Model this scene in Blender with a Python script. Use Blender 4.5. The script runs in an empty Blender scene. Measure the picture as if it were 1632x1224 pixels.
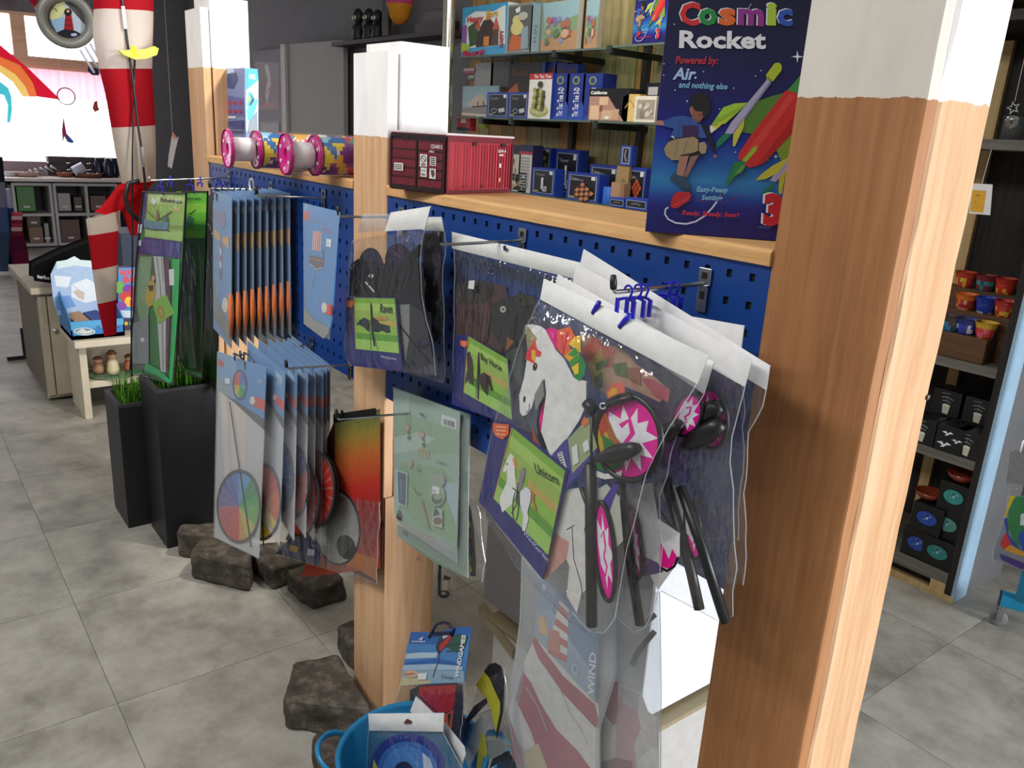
import bpy, math, random
from mathutils import Vector, Matrix, noise
sc = bpy.context.scene
COL = sc.collection
# ------------------------------------------------------------------ camera
F, YAW, PIT, ROL = 1300.226, 0.903115, 0.296379, 0.0584663
CAM = Vector((0.66022, -0.91368, 1.534331))
fw = Vector((-math.sin(YAW)*math.cos(PIT), math.cos(YAW)*math.cos(PIT), -math.sin(PIT)))
r0 = Vector((math.cos(YAW), math.sin(YAW), 0)); u0 = r0.cross(fw)
RT = r0*math.cos(ROL)+u0*math.sin(ROL); UP = -r0*math.sin(ROL)+u0*math.cos(ROL)
cd = bpy.data.cameras.new('camera'); cam = bpy.data.objects.new('camera', cd); COL.objects.link(cam)
M3 = Matrix((RT, UP, -fw)).transposed()
cam.matrix_world = Matrix.Translation(CAM) @ M3.to_4x4()
cd.sensor_fit = 'HORIZONTAL'; cd.sensor_width = 36.0; cd.lens = 36.0*F/1632.0
cd.clip_start = 0.02; cd.clip_end = 100
sc.camera = cam
# ------------------------------------------------------------------ world, lights, exposure
sc.view_settings.view_transform = 'Standard'; sc.view_settings.look = 'None'
sc.view_settings.gamma = 1.0; sc.view_settings.use_curve_mapping = False
sc.view_settings.exposure = 0.0
sc.cycles.transparent_max_bounces = 40
sc.cycles.max_bounces = 8
sc.cycles.sample_clamp_indirect = 4.0
w = bpy.data.worlds.new('world'); sc.world = w; w.use_nodes = True
bgn = w.node_tree.nodes['Background']; bgn.inputs[0].default_value = (0.93, 0.96, 1.0, 1); bgn.inputs[1].default_value = 0.27
def area(name, loc, target, sx, sy, power, col):
    l = bpy.data.lights.new(name, 'AREA'); l.shape = 'RECTANGLE'; l.size = sx; l.size_y = sy; l.energy = power; l.color = col
    o = bpy.data.objects.new(name, l); COL.objects.link(o); o.location = loc
    o.rotation_euler = (Vector(target)-Vector(loc)).to_track_quat('-Z', 'Y').to_euler()
    return o
area('daylight_right_window', (4.4, 2.6, 1.6), (-1.0, 0.5, 1.0), 2.4, 1.4, 420, (0.95, 0.97, 1.0))
sl = bpy.data.lights.new('ceiling_spot', 'SPOT'); sl.energy = 190; sl.color = (1.0, 0.94, 0.84); sl.spot_size = math.radians(62); sl.spot_blend = 0.7; sl.shadow_soft_size = 0.12
so_ = bpy.data.objects.new('ceiling_spot', sl); COL.objects.link(so_); so_.location = (-1.0, 0.75, 2.7); so_.rotation_euler = (Vector((-2.15, 0.15, 1.4))-Vector((-1.0, 0.75, 2.7))).to_track_quat('-Z', 'Y').to_euler()
area('ceiling_lamp_toys', (-2.2, 1.3, 2.8), (-2.6, 2.3, 1.5), 0.9, 0.3, 20, (1.0, 0.95, 0.85))
area('added_front_fill', (-1.3, -1.7, 2.85), (-1.4, -0.9, 0.0), 1.4, 0.3, 46, (1.0, 0.98, 0.95))  # added fill over the front aisle to brighten the floor
area('added_glint_strip', (-0.2, -1.9, 2.7), (-0.3, -0.3, 1.0), 1.4, 0.08, 15, (1.0, 0.99, 0.97))  # added strip, put in for glints on the clear film
# ------------------------------------------------------------------ pixel <-> place
def ray(x, y): return fw + RT*((x-816)/F) - UP*((y-612)/F)
def aP(x, y, O, N):
    d = ray(x, y); return CAM + d*((Vector(O)-CAM).dot(N)/d.dot(N))
def aY(x, y, Y=0.0): d = ray(x, y); return CAM + d*((Y-CAM.y)/d.y)
def aX(x, y, X=0.0): d = ray(x, y); return CAM + d*((X-CAM.x)/d.x)
def aZ(x, y, Z=0.0): d = ray(x, y); return CAM + d*((Z-CAM.z)/d.z)
def K(x0, y0, s, pts): return [(x0+a/s, y0+b/s) for a, b in pts]
# ------------------------------------------------------------------ colours and materials
def lin(v): return v/12.92 if v <= 0.04045 else ((v+0.055)/1.055)**2.4
def C(h): h = h.lstrip('#'); return tuple(lin(int(h[i:i+2], 16)/255) for i in (0, 2, 4))+(1.0,)
MATS = {}
class NT:
    def __init__(s, name):
        s.m = bpy.data.materials.new(name); s.m.use_nodes = True; s.t = s.m.node_tree; s.n = s.t.nodes; s.l = s.t.links
        s.b = s.n['Principled BSDF']; s.out = s.n['Material Output']
    def node(s, typ, **kw):
        n = s.n.new(typ)
        for k, v in kw.items():
            if k.startswith('i_'): n.inputs[k[2:].replace('_', ' ')].default_value = v
            else: setattr(n, k, v)
        return n
    def ln(s, a, b): s.l.new(a, b)
    def ramp(s, fac, stops):
        r = s.n.new('ShaderNodeValToRGB'); e = r.color_ramp.elements
        while len(e) < len(stops): e.new(0.5)
        for k, (p, c) in enumerate(stops): e[k].position = p; e[k].color = c
        s.ln(fac, r.inputs[0]); return r.outputs[0]
    def coords(s, scale=(1, 1, 1), kind='Object'):
        tc = s.n.new('ShaderNodeTexCoord'); mp = s.n.new('ShaderNodeMapping'); mp.inputs['Scale'].default_value = scale
        s.ln(tc.outputs[kind], mp.inputs[0]); return mp.outputs[0]
    def geo(s, scale=(1, 1, 1)):
        g = s.n.new('ShaderNodeNewGeometry'); mp = s.n.new('ShaderNodeMapping'); mp.inputs['Scale'].default_value = scale
        s.ln(g.outputs['Position'], mp.inputs[0]); return mp.outputs[0]
    def noise(s, vec, sc_, det=4, rough=0.6):
        n = s.n.new('ShaderNodeTexNoise'); n.inputs['Scale'].default_value = sc_; n.inputs['Detail'].default_value = det; n.inputs['Roughness'].default_value = rough
        s.ln(vec, n.inputs['Vector']); return n.outputs['Fac']
    def bump(s, h, st, d=0.002):
        b = s.n.new('ShaderNodeBump'); b.inputs['Strength'].default_value = st; b.inputs['Distance'].default_value = d
        s.ln(h, b.inputs['Height']); s.ln(b.outputs[0], s.b.inputs['Normal'])
    def base(s, c):
        if isinstance(c, tuple): s.b.inputs['Base Color'].default_value = c
        else: s.ln(c, s.b.inputs['Base Color'])
    def fin(s, rough=0.5, metal=0.0, spec=0.5):
        s.b.inputs['Roughness'].default_value = rough; s.b.inputs['Metallic'].default_value = metal; s.b.inputs['Specular IOR Level'].default_value = spec
        return s.m
def plain(key, col, rough=0.5, metal=0.0, var=0.06, sc_=30, bump=0.0, spec=0.5):
    if key in MATS: return MATS[key]
    t = NT(key); c = C(col) if isinstance(col, str) else col
    v = t.geo(); n = t.noise(v, sc_)
    d = tuple(x*(1-var*2) for x in c[:3])+(1,); e = tuple(min(1, x*(1+var)) for x in c[:3])+(1,)
    t.base(t.ramp(n, [(0.3, d), (0.7, e)]))
    if bump: t.bump(n, bump)
    MATS[key] = t.fin(rough, metal, spec); return MATS[key]
def printmat(key, rough=0.45, spec=0.5, grain=0.05):
    if key in MATS: return MATS[key]
    t = NT(key); a = t.node('ShaderNodeVertexColor', layer_name='Col')
    n = t.noise(t.geo(), 60, 3); mx = t.node('ShaderNodeMixRGB', blend_type='MULTIPLY'); mx.inputs[0].default_value = 1
    t.ln(a.outputs[0], mx.inputs[1]); t.ln(t.ramp(n, [(0.3, (1-grain*2,)*3+(1,)), (0.7, (1, 1, 1, 1))]), mx.inputs[2])
    t.base(mx.outputs[0]); MATS[key] = t.fin(rough, 0, spec); return MATS[key]
def wood(key, c1, c2, zpaint=None, paint='#e9e6e2', axis='z', rough=0.65, knots=True, wav=14):
    if key in MATS: return MATS[key]
    t = NT(key)
    sc1 = {'z': (1, 1, 0.06), 'x': (0.06, 1, 1), 'y': (1, 0.06, 1)}[axis]
    v = t.geo(sc1); n1 = t.noise(v, 60, 5, 0.7); n2 = t.noise(v, 9, 3)
    mx = t.node('ShaderNodeMath', operation='ADD'); mm = t.node('ShaderNodeMath', operation='MULTIPLY'); mm.inputs[1].default_value = 0.55
    m2 = t.node('ShaderNodeMath', operation='MULTIPLY'); m2.inputs[1].default_value = 0.45
    t.ln(n1, mm.inputs[0]); t.ln(n2, m2.inputs[0]); t.ln(mm.outputs[0], mx.inputs[0]); t.ln(m2.outputs[0], mx.inputs[1])
    col = t.ramp(mx.outputs[0], [(0.36, C(c2)), (0.62, C(c1))])
    if knots:
        vo = t.node('ShaderNodeTexVoronoi'); vo.inputs['Scale'].default_value = 5.5
        sk = {'z': (1, 1, 0.8), 'x': (0.8, 1, 1), 'y': (1, .8, 1)}[axis]
        t.ln(t.geo(sk), vo.inputs['Vector'])
        kf = t.ramp(vo.outputs['Distance'], [(0.03, (0.32, 0.14, 0.05, 1)), (0.075, (1, 1, 1, 1))])
        m = t.node('ShaderNodeMixRGB', blend_type='MULTIPLY'); m.inputs[0].default_value = 0.85
        t.ln(col, m.inputs[1]); t.ln(kf, m.inputs[2]); col = m.outputs[0]
    if zpaint is not None:
        g = t.node('ShaderNodeNewGeometry'); sx = t.node('ShaderNodeSeparateXYZ'); t.ln(g.outputs['Position'], sx.inputs[0])
        nn = t.noise(t.geo(), 45, 3); ma = t.node('ShaderNodeMath', operation='MULTIPLY_ADD'); ma.inputs[1].default_value = 0.012
        t.ln(nn, ma.inputs[0]); t.ln(sx.outputs['Z'], ma.inputs[2])
        gt = t.node('ShaderNodeMath', operation='GREATER_THAN'); gt.inputs[1].default_value = zpaint+0.006; t.ln(ma.outputs[0], gt.inputs[0])
        m = t.node('ShaderNodeMixRGB'); t.ln(gt.outputs[0], m.inputs[0]); t.ln(col, m.inputs[1]); 
        pc = t.ramp(t.noise(t.geo((1, 1, .3)), 25, 4), [(0.2, tuple(x*.86 for x in C(paint)[:3])+(1,)), (0.6, C(paint))]); t.ln(pc, m.inputs[2]); col = m.outputs[0]
    t.base(col); t.bump(n1, 0.25, 0.0012); MATS[key] = t.fin(rough, 0, .3); return MATS[key]
def film(key, tint=(0.93, 0.95, 0.97), haze=0.05, gl=0.10, rough=0.07, bsc=55, bst=0.5, hcol=(0.8, 0.83, 0.86, 1)):
    if key in MATS: return MATS[key]
    t = NT(key); t.n.remove(t.b)
    tr = t.node('ShaderNodeBsdfTransparent'); tr.inputs[0].default_value = tint+(1,)
    gs = t.node('ShaderNodeBsdfGlossy'); gs.inputs['Roughness'].default_value = rough
    df = t.node('ShaderNodeBsdfDiffuse'); df.inputs[0].default_value = hcol
    v = t.geo((1, 1, 0.55)); n = t.noise(v, bsc, 3, 0.55)
    vo = t.node('ShaderNodeTexVoronoi', feature='DISTANCE_TO_EDGE'); vo.inputs['Scale'].default_value = bsc*.35; t.ln(v, vo.inputs['Vector'])
    ad = t.node('ShaderNodeMath', operation='ADD'); t.ln(n, ad.inputs[0]); t.ln(vo.outputs['Distance'], ad.inputs[1])
    b = t.node('ShaderNodeBump'); b.inputs['Strength'].default_value = bst; b.inputs['Distance'].default_value = 0.01; t.ln(ad.outputs[0], b.inputs['Height'])
    t.ln(b.outputs[0], gs.inputs['Normal'])
    m1 = t.node('ShaderNodeMixShader'); m1.inputs[0].default_value = haze; t.ln(tr.outputs[0], m1.inputs[1]); t.ln(df.outputs[0], m1.inputs[2])
    lw = t.node('ShaderNodeLayerWeight'); lw.inputs['Blend'].default_value = 0.25
    mu = t.node('ShaderNodeMath', operation='MULTIPLY_ADD'); mu.inputs[1].default_value = 0.22; mu.inputs[2].default_value = gl; t.ln(lw.outputs['Facing'], mu.inputs[0])
    m2 = t.node('ShaderNodeMixShader'); t.ln(mu.outputs[0], m2.inputs[0]); t.ln(m1.outputs[0], m2.inputs[1]); t.ln(gs.outputs[0], m2.inputs[2])
    t.ln(m2.outputs[0], t.out.inputs[0]); MATS[key] = t.m; return t.m
def emit(key, col, st):
    if key in MATS: return MATS[key]
    t = NT(key); t.b.inputs['Base Color'].default_value = (0, 0, 0, 1); t.b.inputs['Emission Color'].default_value = C(col); t.b.inputs['Emission Strength'].default_value = st
    MATS[key] = t.m; return t.m
def transl(key, k=.6):
    t = NT(key); a = t.node('ShaderNodeVertexColor', layer_name='Col'); t.base(a.outputs[0]); t.fin(.8, 0, .2)
    tr = t.node('ShaderNodeBsdfTranslucent'); t.ln(a.outputs[0], tr.inputs[0]); mx = t.node('ShaderNodeMixShader'); mx.inputs[0].default_value = k
    t.ln(t.b.outputs[0], mx.inputs[1]); t.ln(tr.outputs[0], mx.inputs[2]); t.ln(mx.outputs[0], t.out.inputs[0]); MATS[key] = t.m; return t.m
SEAM = film('sealed_seam', (.9, .91, .93), .22, .06, .15, 30, .2, (.9, .92, .95, 1))
MILK = film('milky_film', (.8, .81, .83), .62, .02, .4, 40, .3, (.80, .80, .82, 1))
SHEER = transl('sheer_cloth')
PRINT = printmat('printed_card'); FAB = printmat('dyed_fabric', 0.8, 0.2, 0.09); GLOSSP = printmat('glossy_print', 0.2, 0.6)
CLEAR = film('clear_film', (.965,.972,.98), .012, .045, .07, 26, 1.6); FROST = film('frosted_film', (0.88, 0.90, 0.91), .20, 0.02, 0.3, 40, 0.3); SEMI = film('matte_film', (0.92, 0.93, 0.94), 0.15, 0.02, 0.2, 45, 0.4)
METAL = plain('zinc_metal', '#b9bdbf', 0.28, 1.0, 0.05); BLACKR = plain('black_rubber', '#141414', 0.5); BLUEC = plain('blue_clip_plastic', '#1a1ab0', 0.35)
NAVYC = plain('navy_clip_plastic', '#10153c', 0.35); BLACKP = plain('black_rod_plastic', '#17171a', 0.4); WHITEP = plain('white_plastic', '#e6e6e6', 0.4)
# ------------------------------------------------------------------ mesh builder
WO = {}
CNT = [0]
def nm(name): return name
class MB:
    def __init__(s): s.v = []; s.f = []; s.c = []
    def add(s, vs, fs, col=(0.8, 0.8, 0.8, 1)):
        b = len(s.v); s.v += [Vector(p) for p in vs]
        for k, f in enumerate(fs): s.f.append([b+i for i in f]); s.c.append(col[k] if isinstance(col, list) else col)
        return s
    def obox(s, o, U, V, W, col=(0.8, 0.8, 0.8, 1)):
        o, U, V, W = map(Vector, (o, U, V, W))
        p = [o, o+U, o+U+V, o+V, o+W, o+U+W, o+U+V+W, o+V+W]
        if U.cross(V).dot(W) < 0: p = [p[0], p[3], p[2], p[1], p[4], p[7], p[6], p[5]]
        return s.add(p, [(0, 3, 2, 1), (4, 5, 6, 7), (0, 1, 5, 4), (1, 2, 6, 5), (2, 3, 7, 6), (3, 0, 4, 7)], col)
    def box(s, a, b, col=(0.8, 0.8, 0.8, 1)):
        x0, y0, z0 = [min(a[i], b[i]) for i in range(3)]; x1, y1, z1 = [max(a[i], b[i]) for i in range(3)]
        return s.obox((x0, y0, z0), (x1-x0, 0, 0), (0, y1-y0, 0), (0, 0, z1-z0), col)
    def tube(s, pts, r, n=8, col=(0.8, 0.8, 0.8, 1), closed=False):
        pts = [Vector(p) for p in pts]; N = len(pts); b = len(s.v); prev = None
        for i, p in enumerate(pts):
            a = pts[i-1] if (i > 0 or closed) else p; c = pts[(i+1) % N] if (i < N-1 or closed) else p
            t = (c-a).normalized()
            if prev is None: x = t.orthogonal().normalized()
            else:
                x = prev-t*prev.dot(t)
                x = x.normalized() if x.length > 1e-6 else t.orthogonal().normalized()
            prev = x; y = t.cross(x); rr = r[i] if isinstance(r, (list, tuple)) else r
            for k in range(n):
                q = 2*math.pi*k/n; s.v.append(p+(x*math.cos(q)+y*math.sin(q))*rr)
        for i in range(N if closed else N-1):
            j = (i+1) % N
            for k in range(n): s.f.append([b+i*n+k, b+i*n+(k+1) % n, b+j*n+(k+1) % n, b+j*n+k]); s.c.append(col)
        if not closed:
            s.f.append([b+k for k in range(n)][::-1]); s.c.append(col); s.f.append([b+(N-1)*n+k for k in range(n)]); s.c.append(col)
        return s
    def lathe(s, prof, o, ax=(0, 0, 1), n=16, col=(0.8, 0.8, 0.8, 1)):
        o = Vector(o); ax = Vector(ax).normalized(); x = ax.orthogonal().normalized(); y = ax.cross(x); b = len(s.v)
        for r, h in prof:
            for k in range(n):
                q = 2*math.pi*k/n; s.v.append(o+ax*h+(x*math.cos(q)+y*math.sin(q))*max(r, 1e-5))
        for i in range(len(prof)-1):
            cc = col[i] if isinstance(col, list) else col
            for k in range(n): s.f.append([b+i*n+k, b+i*n+(k+1) % n, b+(i+1)*n+(k+1) % n, b+(i+1)*n+k]); s.c.append(cc)
        return s
    def grid(s, P, col=(0.8, 0.8, 0.8, 1), closed=False):
        nr = len(P); nc = len(P[0]); b = len(s.v)
        for row in P: s.v += [Vector(q) for q in row]
        for i in range(nr-1):
            for j in range(nc if closed else nc-1):
                k = (j+1) % nc; s.f.append([b+i*nc+j, b+i*nc+k, b+(i+1)*nc+k, b+(i+1)*nc+j]); s.c.append(col(i, j) if callable(col) else col)
        return s
    def build(s, name, mat, parent=None, smooth=False, bevel=0, sub=0, disp=0, auto=False):
        if parent is not None: off = WO[parent.name]
        else:
            lo = [min(p[i] for p in s.v) for i in range(3)]; hi = [max(p[i] for p in s.v) for i in range(3)]
            off = Vector(((lo[0]+hi[0])/2, (lo[1]+hi[1])/2, lo[2]))
        me = bpy.data.meshes.new(name); me.from_pydata([tuple(p-off) for p in s.v], [], s.f)
        a = me.color_attributes.new('Col', 'FLOAT_COLOR', 'CORNER'); buf = []
        for f, c in zip(s.f, s.c): buf += list(c)*len(f)
        if len(buf) == len(a.data)*4: a.data.foreach_set('color', buf)
        me.materials.append(mat)
        if smooth:
            me.shade_smooth()
        me.validate(); me.update()
        o = bpy.data.objects.new(name, me); COL.objects.link(o)
        if parent is not None: o.parent = parent; WO[o.name] = off.copy()
        else: o.location = off; WO[o.name] = off.copy()
        if bevel:
            b = o.modifiers.new('bevel', 'BEVEL'); b.width = bevel; b.segments = 2; b.limit_method = 'ANGLE'; b.angle_limit = 0.6
        return o
def tag(o, label=None, cat=None, group=None, kind=None):
    if label: o['label'] = label
    if cat: o['category'] = cat
    if group: o['group'] = group
    if kind: o['kind'] = kind
    return o
def thing(name, label, cat, loc, group=None):
    o = bpy.data.objects.new(name, None); COL.objects.link(o); o.location = Vector(loc); o.empty_display_size = 0.05
    WO[o.name] = Vector(loc); return tag(o, label, cat, group)
def struct(name, mb, mat, parent=None, **k):
    o = mb.build(name, mat, parent, **k)
    if parent is None: o['kind'] = 'structure'
    return o
def dup(root, off, label=None, rotz=0):
    def cp(o, par):
        c = o.copy(); COL.objects.link(c); c.parent = par
        for ch in [x for x in CH.get(o.name, [])]: cp(x, c)
        return c
    c = cp(root, None); c.location = root.location+Vector(off); c.rotation_euler.z += rotz
    if label: c['label'] = label
    return c
CH = {}
def index_children():
    CH.clear()
    for o in COL.objects:
        if o.parent: CH.setdefault(o.parent.name, []).append(o)
# ------------------------------------------------------------------ text and flat print
TXT = {}
def textmesh(s, bold=0.0):
    k = (s, bold)
    if k in TXT: return TXT[k]
    cu = bpy.data.curves.new('t', 'FONT'); cu.body = s; cu.size = 1.0; cu.offset = bold; cu.resolution_u = 2
    o = bpy.data.objects.new('t', cu); COL.objects.link(o)
    bpy.context.view_layer.update(); dg = bpy.context.evaluated_depsgraph_get()
    me = bpy.data.meshes.new_from_object(o.evaluated_get(dg)); vs = [(v.co.x, v.co.y) for v in me.vertices]; fs = [list(p.vertices) for p in me.polygons]
    bpy.data.objects.remove(o); bpy.data.meshes.remove(me); bpy.data.curves.remove(cu)
    w_ = max([v[0] for v in vs] or [1]); TXT[k] = (vs, fs, w_); return TXT[k]
class Art:
    """flat print lying on one plane; shapes stack in layers a fraction of a millimetre apart"""
    def __init__(s, O, N, base=0.0006, eps=0.00012, m=None, k=None):
        s.O = Vector(O); s.N = Vector(N).normalized(); s.b = base; s.e = eps; s.L = 0; s.mb = MB(); s.m = m; s.k = k or (0, 0, 1)
    def map(s, p):
        x, y = s.k[0]+p[0]/s.k[2], s.k[1]+p[1]/s.k[2]
        q = s.m(x, y) if s.m else aP(x, y, s.O, s.N)
        return q+s.N*(s.b+s.e*s.L)
    def poly(s, pts, col, up=True):
        if isinstance(col, str): col = C(col)
        s.mb.add([s.map(p) for p in pts], [list(range(len(pts)))], col); s.L += 1; return s
    def rect(s, x0, y0, x1, y1, col): return s.poly([(x0, y0), (x1, y0), (x1, y1), (x0, y1)], col)
    def ell(s, cx, cy, rx, ry, col, rot=0, n=24, a0=0, a1=2*math.pi):
        c, d = math.cos(rot), math.sin(rot); full = abs(a1-a0) > 6.28
        pts = [(cx+rx*math.cos(t)*c-ry*math.sin(t)*d, cy+rx*math.cos(t)*d+ry*math.sin(t)*c) for t in [a0+(a1-a0)*i/(n if full else n-1) for i in range(n)]]
        if not full: pts.append((cx, cy))
        return s.poly(pts, col)
    def line(s, pts, wd, col, closed=False):
        if isinstance(col, str): col = C(col)
        P = [Vector(p) for p in pts]; N = len(P); A = []; B = []
        for i in range(N):
            a = P[i-1] if (i > 0 or closed) else P[i]; c = P[(i+1) % N] if (i < N-1 or closed) else P[i]
            d = (c-a); d = d.normalized() if d.length > 1e-6 else Vector((1, 0)); n_ = Vector((-d.y, d.x))*wd/2
            A.append(s.map(P[i]+n_)); B.append(s.map(P[i]-n_))
        for i in range(N if closed else N-1):
            j = (i+1) % N; s.mb.add([A[i], A[j], B[j], B[i]], [(0, 1, 2, 3)], col)
        s.L += 1; return s
    def ring(s, cx, cy, rx, ry, wd, col, rot=0, n=28):
        c, d = math.cos(rot), math.sin(rot)
        return s.line([(cx+rx*math.cos(t)*c-ry*math.sin(t)*d, cy+rx*math.cos(t)*d+ry*math.sin(t)*c) for t in [2*math.pi*i/n for i in range(n)]], wd, col, True)
    def text(s, t, o, a, b, col, bold=0.0, fit=None):
        """o: lower left, a: vector of one text height along the line, b: vector of one text height upwards"""
        vs, fs, w_ = textmesh(t, bold); cols = C(col) if isinstance(col, str) else col
        if fit: k = fit/(w_*math.hypot(*a)); a = (a[0]*k, a[1]*k)
        s.mb.add([s.map((o[0]+x*a[0]+y*b[0], o[1]+x*a[1]+y*b[1])) for x, y in vs], fs, cols); s.L += 1; return s
    def build(s, name, parent, mat=None):
        o = s.mb.build(name, mat or PRINT, parent); return o
def blobs(art, poly_bounds, n, cols, smin, smax, seed=1):
    rnd = random.Random(seed); x0, y0, x1, y1 = poly_bounds
    for i in range(n):
        cx, cy = rnd.uniform(x0, x1), rnd.uniform(y0, y1); r = rnd.uniform(smin, smax)
        pts = [(cx+r*rnd.uniform(.6, 1.2)*math.cos(t), cy+r*rnd.uniform(.6, 1.2)*math.sin(t)) for t in [2*math.pi*k/7 for k in range(7)]]
        pts = [(min(max(a, x0), x1), min(max(b, y0), y1)) for a, b in pts]
        art.poly(pts, rnd.choice(cols))
def resample(P, n):
    P = [Vector(p) for p in P]; d = [0]
    for a, b in zip(P, P[1:]): d.append(d[-1]+(b-a).length)
    out = []
    for i in range(n):
        t = d[-1]*i/(n-1); k = 0
        while k < len(P)-2 and d[k+1] < t: k += 1
        q = (t-d[k])/max(1e-9, d[k+1]-d[k]); out.append(P[k].lerp(P[k+1], min(1, max(0, q))))
    return out
def sheet(L, R, N, off=0.0, bulge=0.0, amp=0.003, nu=14, nv=20, seed=0, fr=9.0):
    """crumpled sheet between a left and a right edge (3D polylines)"""
    L = resample(L, nv); R = resample(R, nv); N = Vector(N); G = []
    for i in range(nv):
        row = []
        for j in range(nu):
            u, v = j/(nu-1), i/(nv-1); p = L[i].lerp(R[i], u)
            e = min(1, 2.2*math.sin(math.pi*u))*min(1, 5*math.sin(math.pi*v))
            q = noise.noise(p*fr*1.0+Vector((seed*7.3, seed, 0)))*amp+abs(noise.noise(Vector((p.x*fr*2.2, p.z*fr*.8, seed))))*amp
            row.append(p+N*(off*(0.25+0.75*e)+bulge*e+q*(0.3+0.7*e)))
        G.append(row)
    return G
def pY(pts, Y): return [aY(a, b, Y) for a, b in pts]
NY = Vector((0, -1, 0))
def bagfilm(parent, L, R, Y, thick=0.008, mat=None, amp=0.004, seed=0, nu=14, nv=20, names=('front_film', 'back_film'), seam=True, bmat=None):
    mat = mat or CLEAR; L3, R3 = pY(L, Y), pY(R, Y)
    if mat is CLEAR:
        def wig(P_, sg):
            Q = resample(P_, 22)
            for i, p in enumerate(Q[1:], 1): p.x += noise.noise(Vector((p.z*22, seed*3.7, sg)))*.009+noise.noise(Vector((p.z*70, seed, sg)))*.003
            return Q
        L3, R3 = wig(L3, 1), wig(R3, 5)
    a = MB().grid(sheet(L3, R3, NY, thick, 0, amp, nu, nv, seed)).build(names[0], mat, parent, smooth=True)
    b = MB().grid(sheet(L3, R3, NY, -thick, 0, amp*.6, nu, nv, seed+3)).build(names[1], bmat or mat, parent, smooth=True)
    if seam:
        D = max(.35, (Vector(L3[0])-CAM).length)
        for E_ in (resample(L3, 14), resample(R3, 14)):
            E_ = [p+Vector((noise.noise(p*30)*.0012, -.0005, 0)) for p in E_]; MB().tube(E_, .0006*min(D, 1.6), 4).build('seam', SEAM, parent)
    return a, b
def clip(parent, x, y, z, mat=None, w_=0.05, drop=0.022, r=0.006, tilt=0.0):
    """hanger clip: an open ring over the wire, a bar and two prongs"""
    mat = mat or BLUEC; m = MB(); ct, st = math.cos(tilt), math.sin(tilt)
    ring = [(x+(r*1.15)*math.sin(t), y, z+(r*1.15)*math.cos(t)) for t in [(-2.2+4.4*k/9) for k in range(10)]]
    m.tube(ring+[(x+0.002, y, z-0.012)], 0.0016, 6)
    zb = z-0.014
    def q(dx, dz): return (x+dx*ct+dz*st, y, zb+dz*ct-dx*st)
    m.tube([q(-w_/2, 0), q(-w_*.2, .003), q(w_*.2, .003), q(w_/2, 0)], 0.0022, 6)
    for sgn in (-1, 1):
        m.obox(Vector(q(sgn*w_/2-.003, .002))+Vector((0, -.004, 0)), Vector((.006*ct, 0, -.006*st)), (0, .0025, 0), Vector((-drop*st, 0, -drop*ct)))
    return m.build('hanger_clip', mat, parent, smooth=False)
# ================================================================== SETTING
def tilemat():
    t = NT('vinyl_tile'); oi = t.node('ShaderNodeObjectInfo'); v = t.geo((1, 1, 1))
    ad = t.node('ShaderNodeVectorMath', operation='ADD'); cb = t.node('ShaderNodeCombineXYZ'); ml = t.node('ShaderNodeMath', operation='MULTIPLY'); ml.inputs[1].default_value = 37
    t.ln(oi.outputs['Random'], ml.inputs[0]); t.ln(ml.outputs[0], cb.inputs[0]); t.ln(ml.outputs[0], cb.inputs[2]); t.ln(v, ad.inputs[0]); t.ln(cb.outputs[0], ad.inputs[1])
    n1 = t.noise(ad.outputs[0], 5.5, 7, 0.62); n2 = t.noise(ad.outputs[0], 34, 3, 0.6)
    c = t.ramp(n1, [(0.32, C('#827f77')), (0.47, C('#9c9990')), (0.66, C('#b0ada4'))])
    m = t.node('ShaderNodeMixRGB', blend_type='MULTIPLY'); m.inputs[0].default_value = 0.5; t.ln(c, m.inputs[1]); t.ln(t.ramp(n2, [(0.3, (.8, .8, .8, 1)), (0.7, (1, 1, 1, 1))]), m.inputs[2])
    t.base(m.outputs[0]); t.bump(n2, 0.12, 0.001); return t.fin(0.5, 0, 0.35)
TM = tilemat()
fl = struct('floor', MB().box((-12, -2.4, -0.05), (2.2, 2.5, -0.004)), plain('floor_joint', '#9c9a92', 0.8))
T = 0.575; tb = MB().box((0.0009, 0.0009, -0.004), (T-0.0009, T-0.0009, 0.0)); tile_me = None
x = -1.42-T*18
while x < 2.0:
    y = -0.57-T*3
    while y < 2.45:
        x1, y1 = min(x+T, 2.2), min(y+T, 2.5)
        if tile_me is None or y1-y < T-0.001 or x1-x < T-0.001:
            o = MB().box((x+0.0009, y+0.0009, -0.004), (x1-0.0009, y1-0.0009, 0.0)).build('floor_tile', TM, fl)
            if y1-y > T-0.001 and x1-x > T-0.001:
                tile_me = o.data; ref = (x, y)
        else:
            o = bpy.data.objects.new('floor_tile', tile_me); COL.objects.link(o); o.parent = fl; o.location = (x-ref[0], y-ref[1], 0); WO[o.name] = WO[fl.name]
        y += T
    x += T
WALLM = plain('grey_wall_paint', '#77777b', 0.85, 0, .03, 4)
WHITEM = plain('white_wall_paint', '#c9c6c2', 0.8, 0, .03, 4)
struct('wall_back', MB().box((-12, 2.5, 0), (2.2, 2.6, 2.95)), WALLM)
XW = -10.6
wl = MB().box((XW-.15, -2.4, 0), (XW, 2.5, .72)).box((XW-.15, -2.4, 2.62), (XW, 2.5, 2.95)).box((XW-.15, -2.4, .72), (XW, -1.9, 2.62)).box((XW-.15, 1.62, .72), (XW, 2.5, 2.62))
struct('wall_left', wl, WALLM)
struct('ceiling', MB().box((-12, -2.4, 2.95), (2.2, 2.6, 3.05)), WHITEM)
struct('baseboard_back', MB().box((-10.6, 2.485, 0), (-1.6, 2.5, .08)), plain('dark_skirting', '#3a3a3d', .6))
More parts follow.
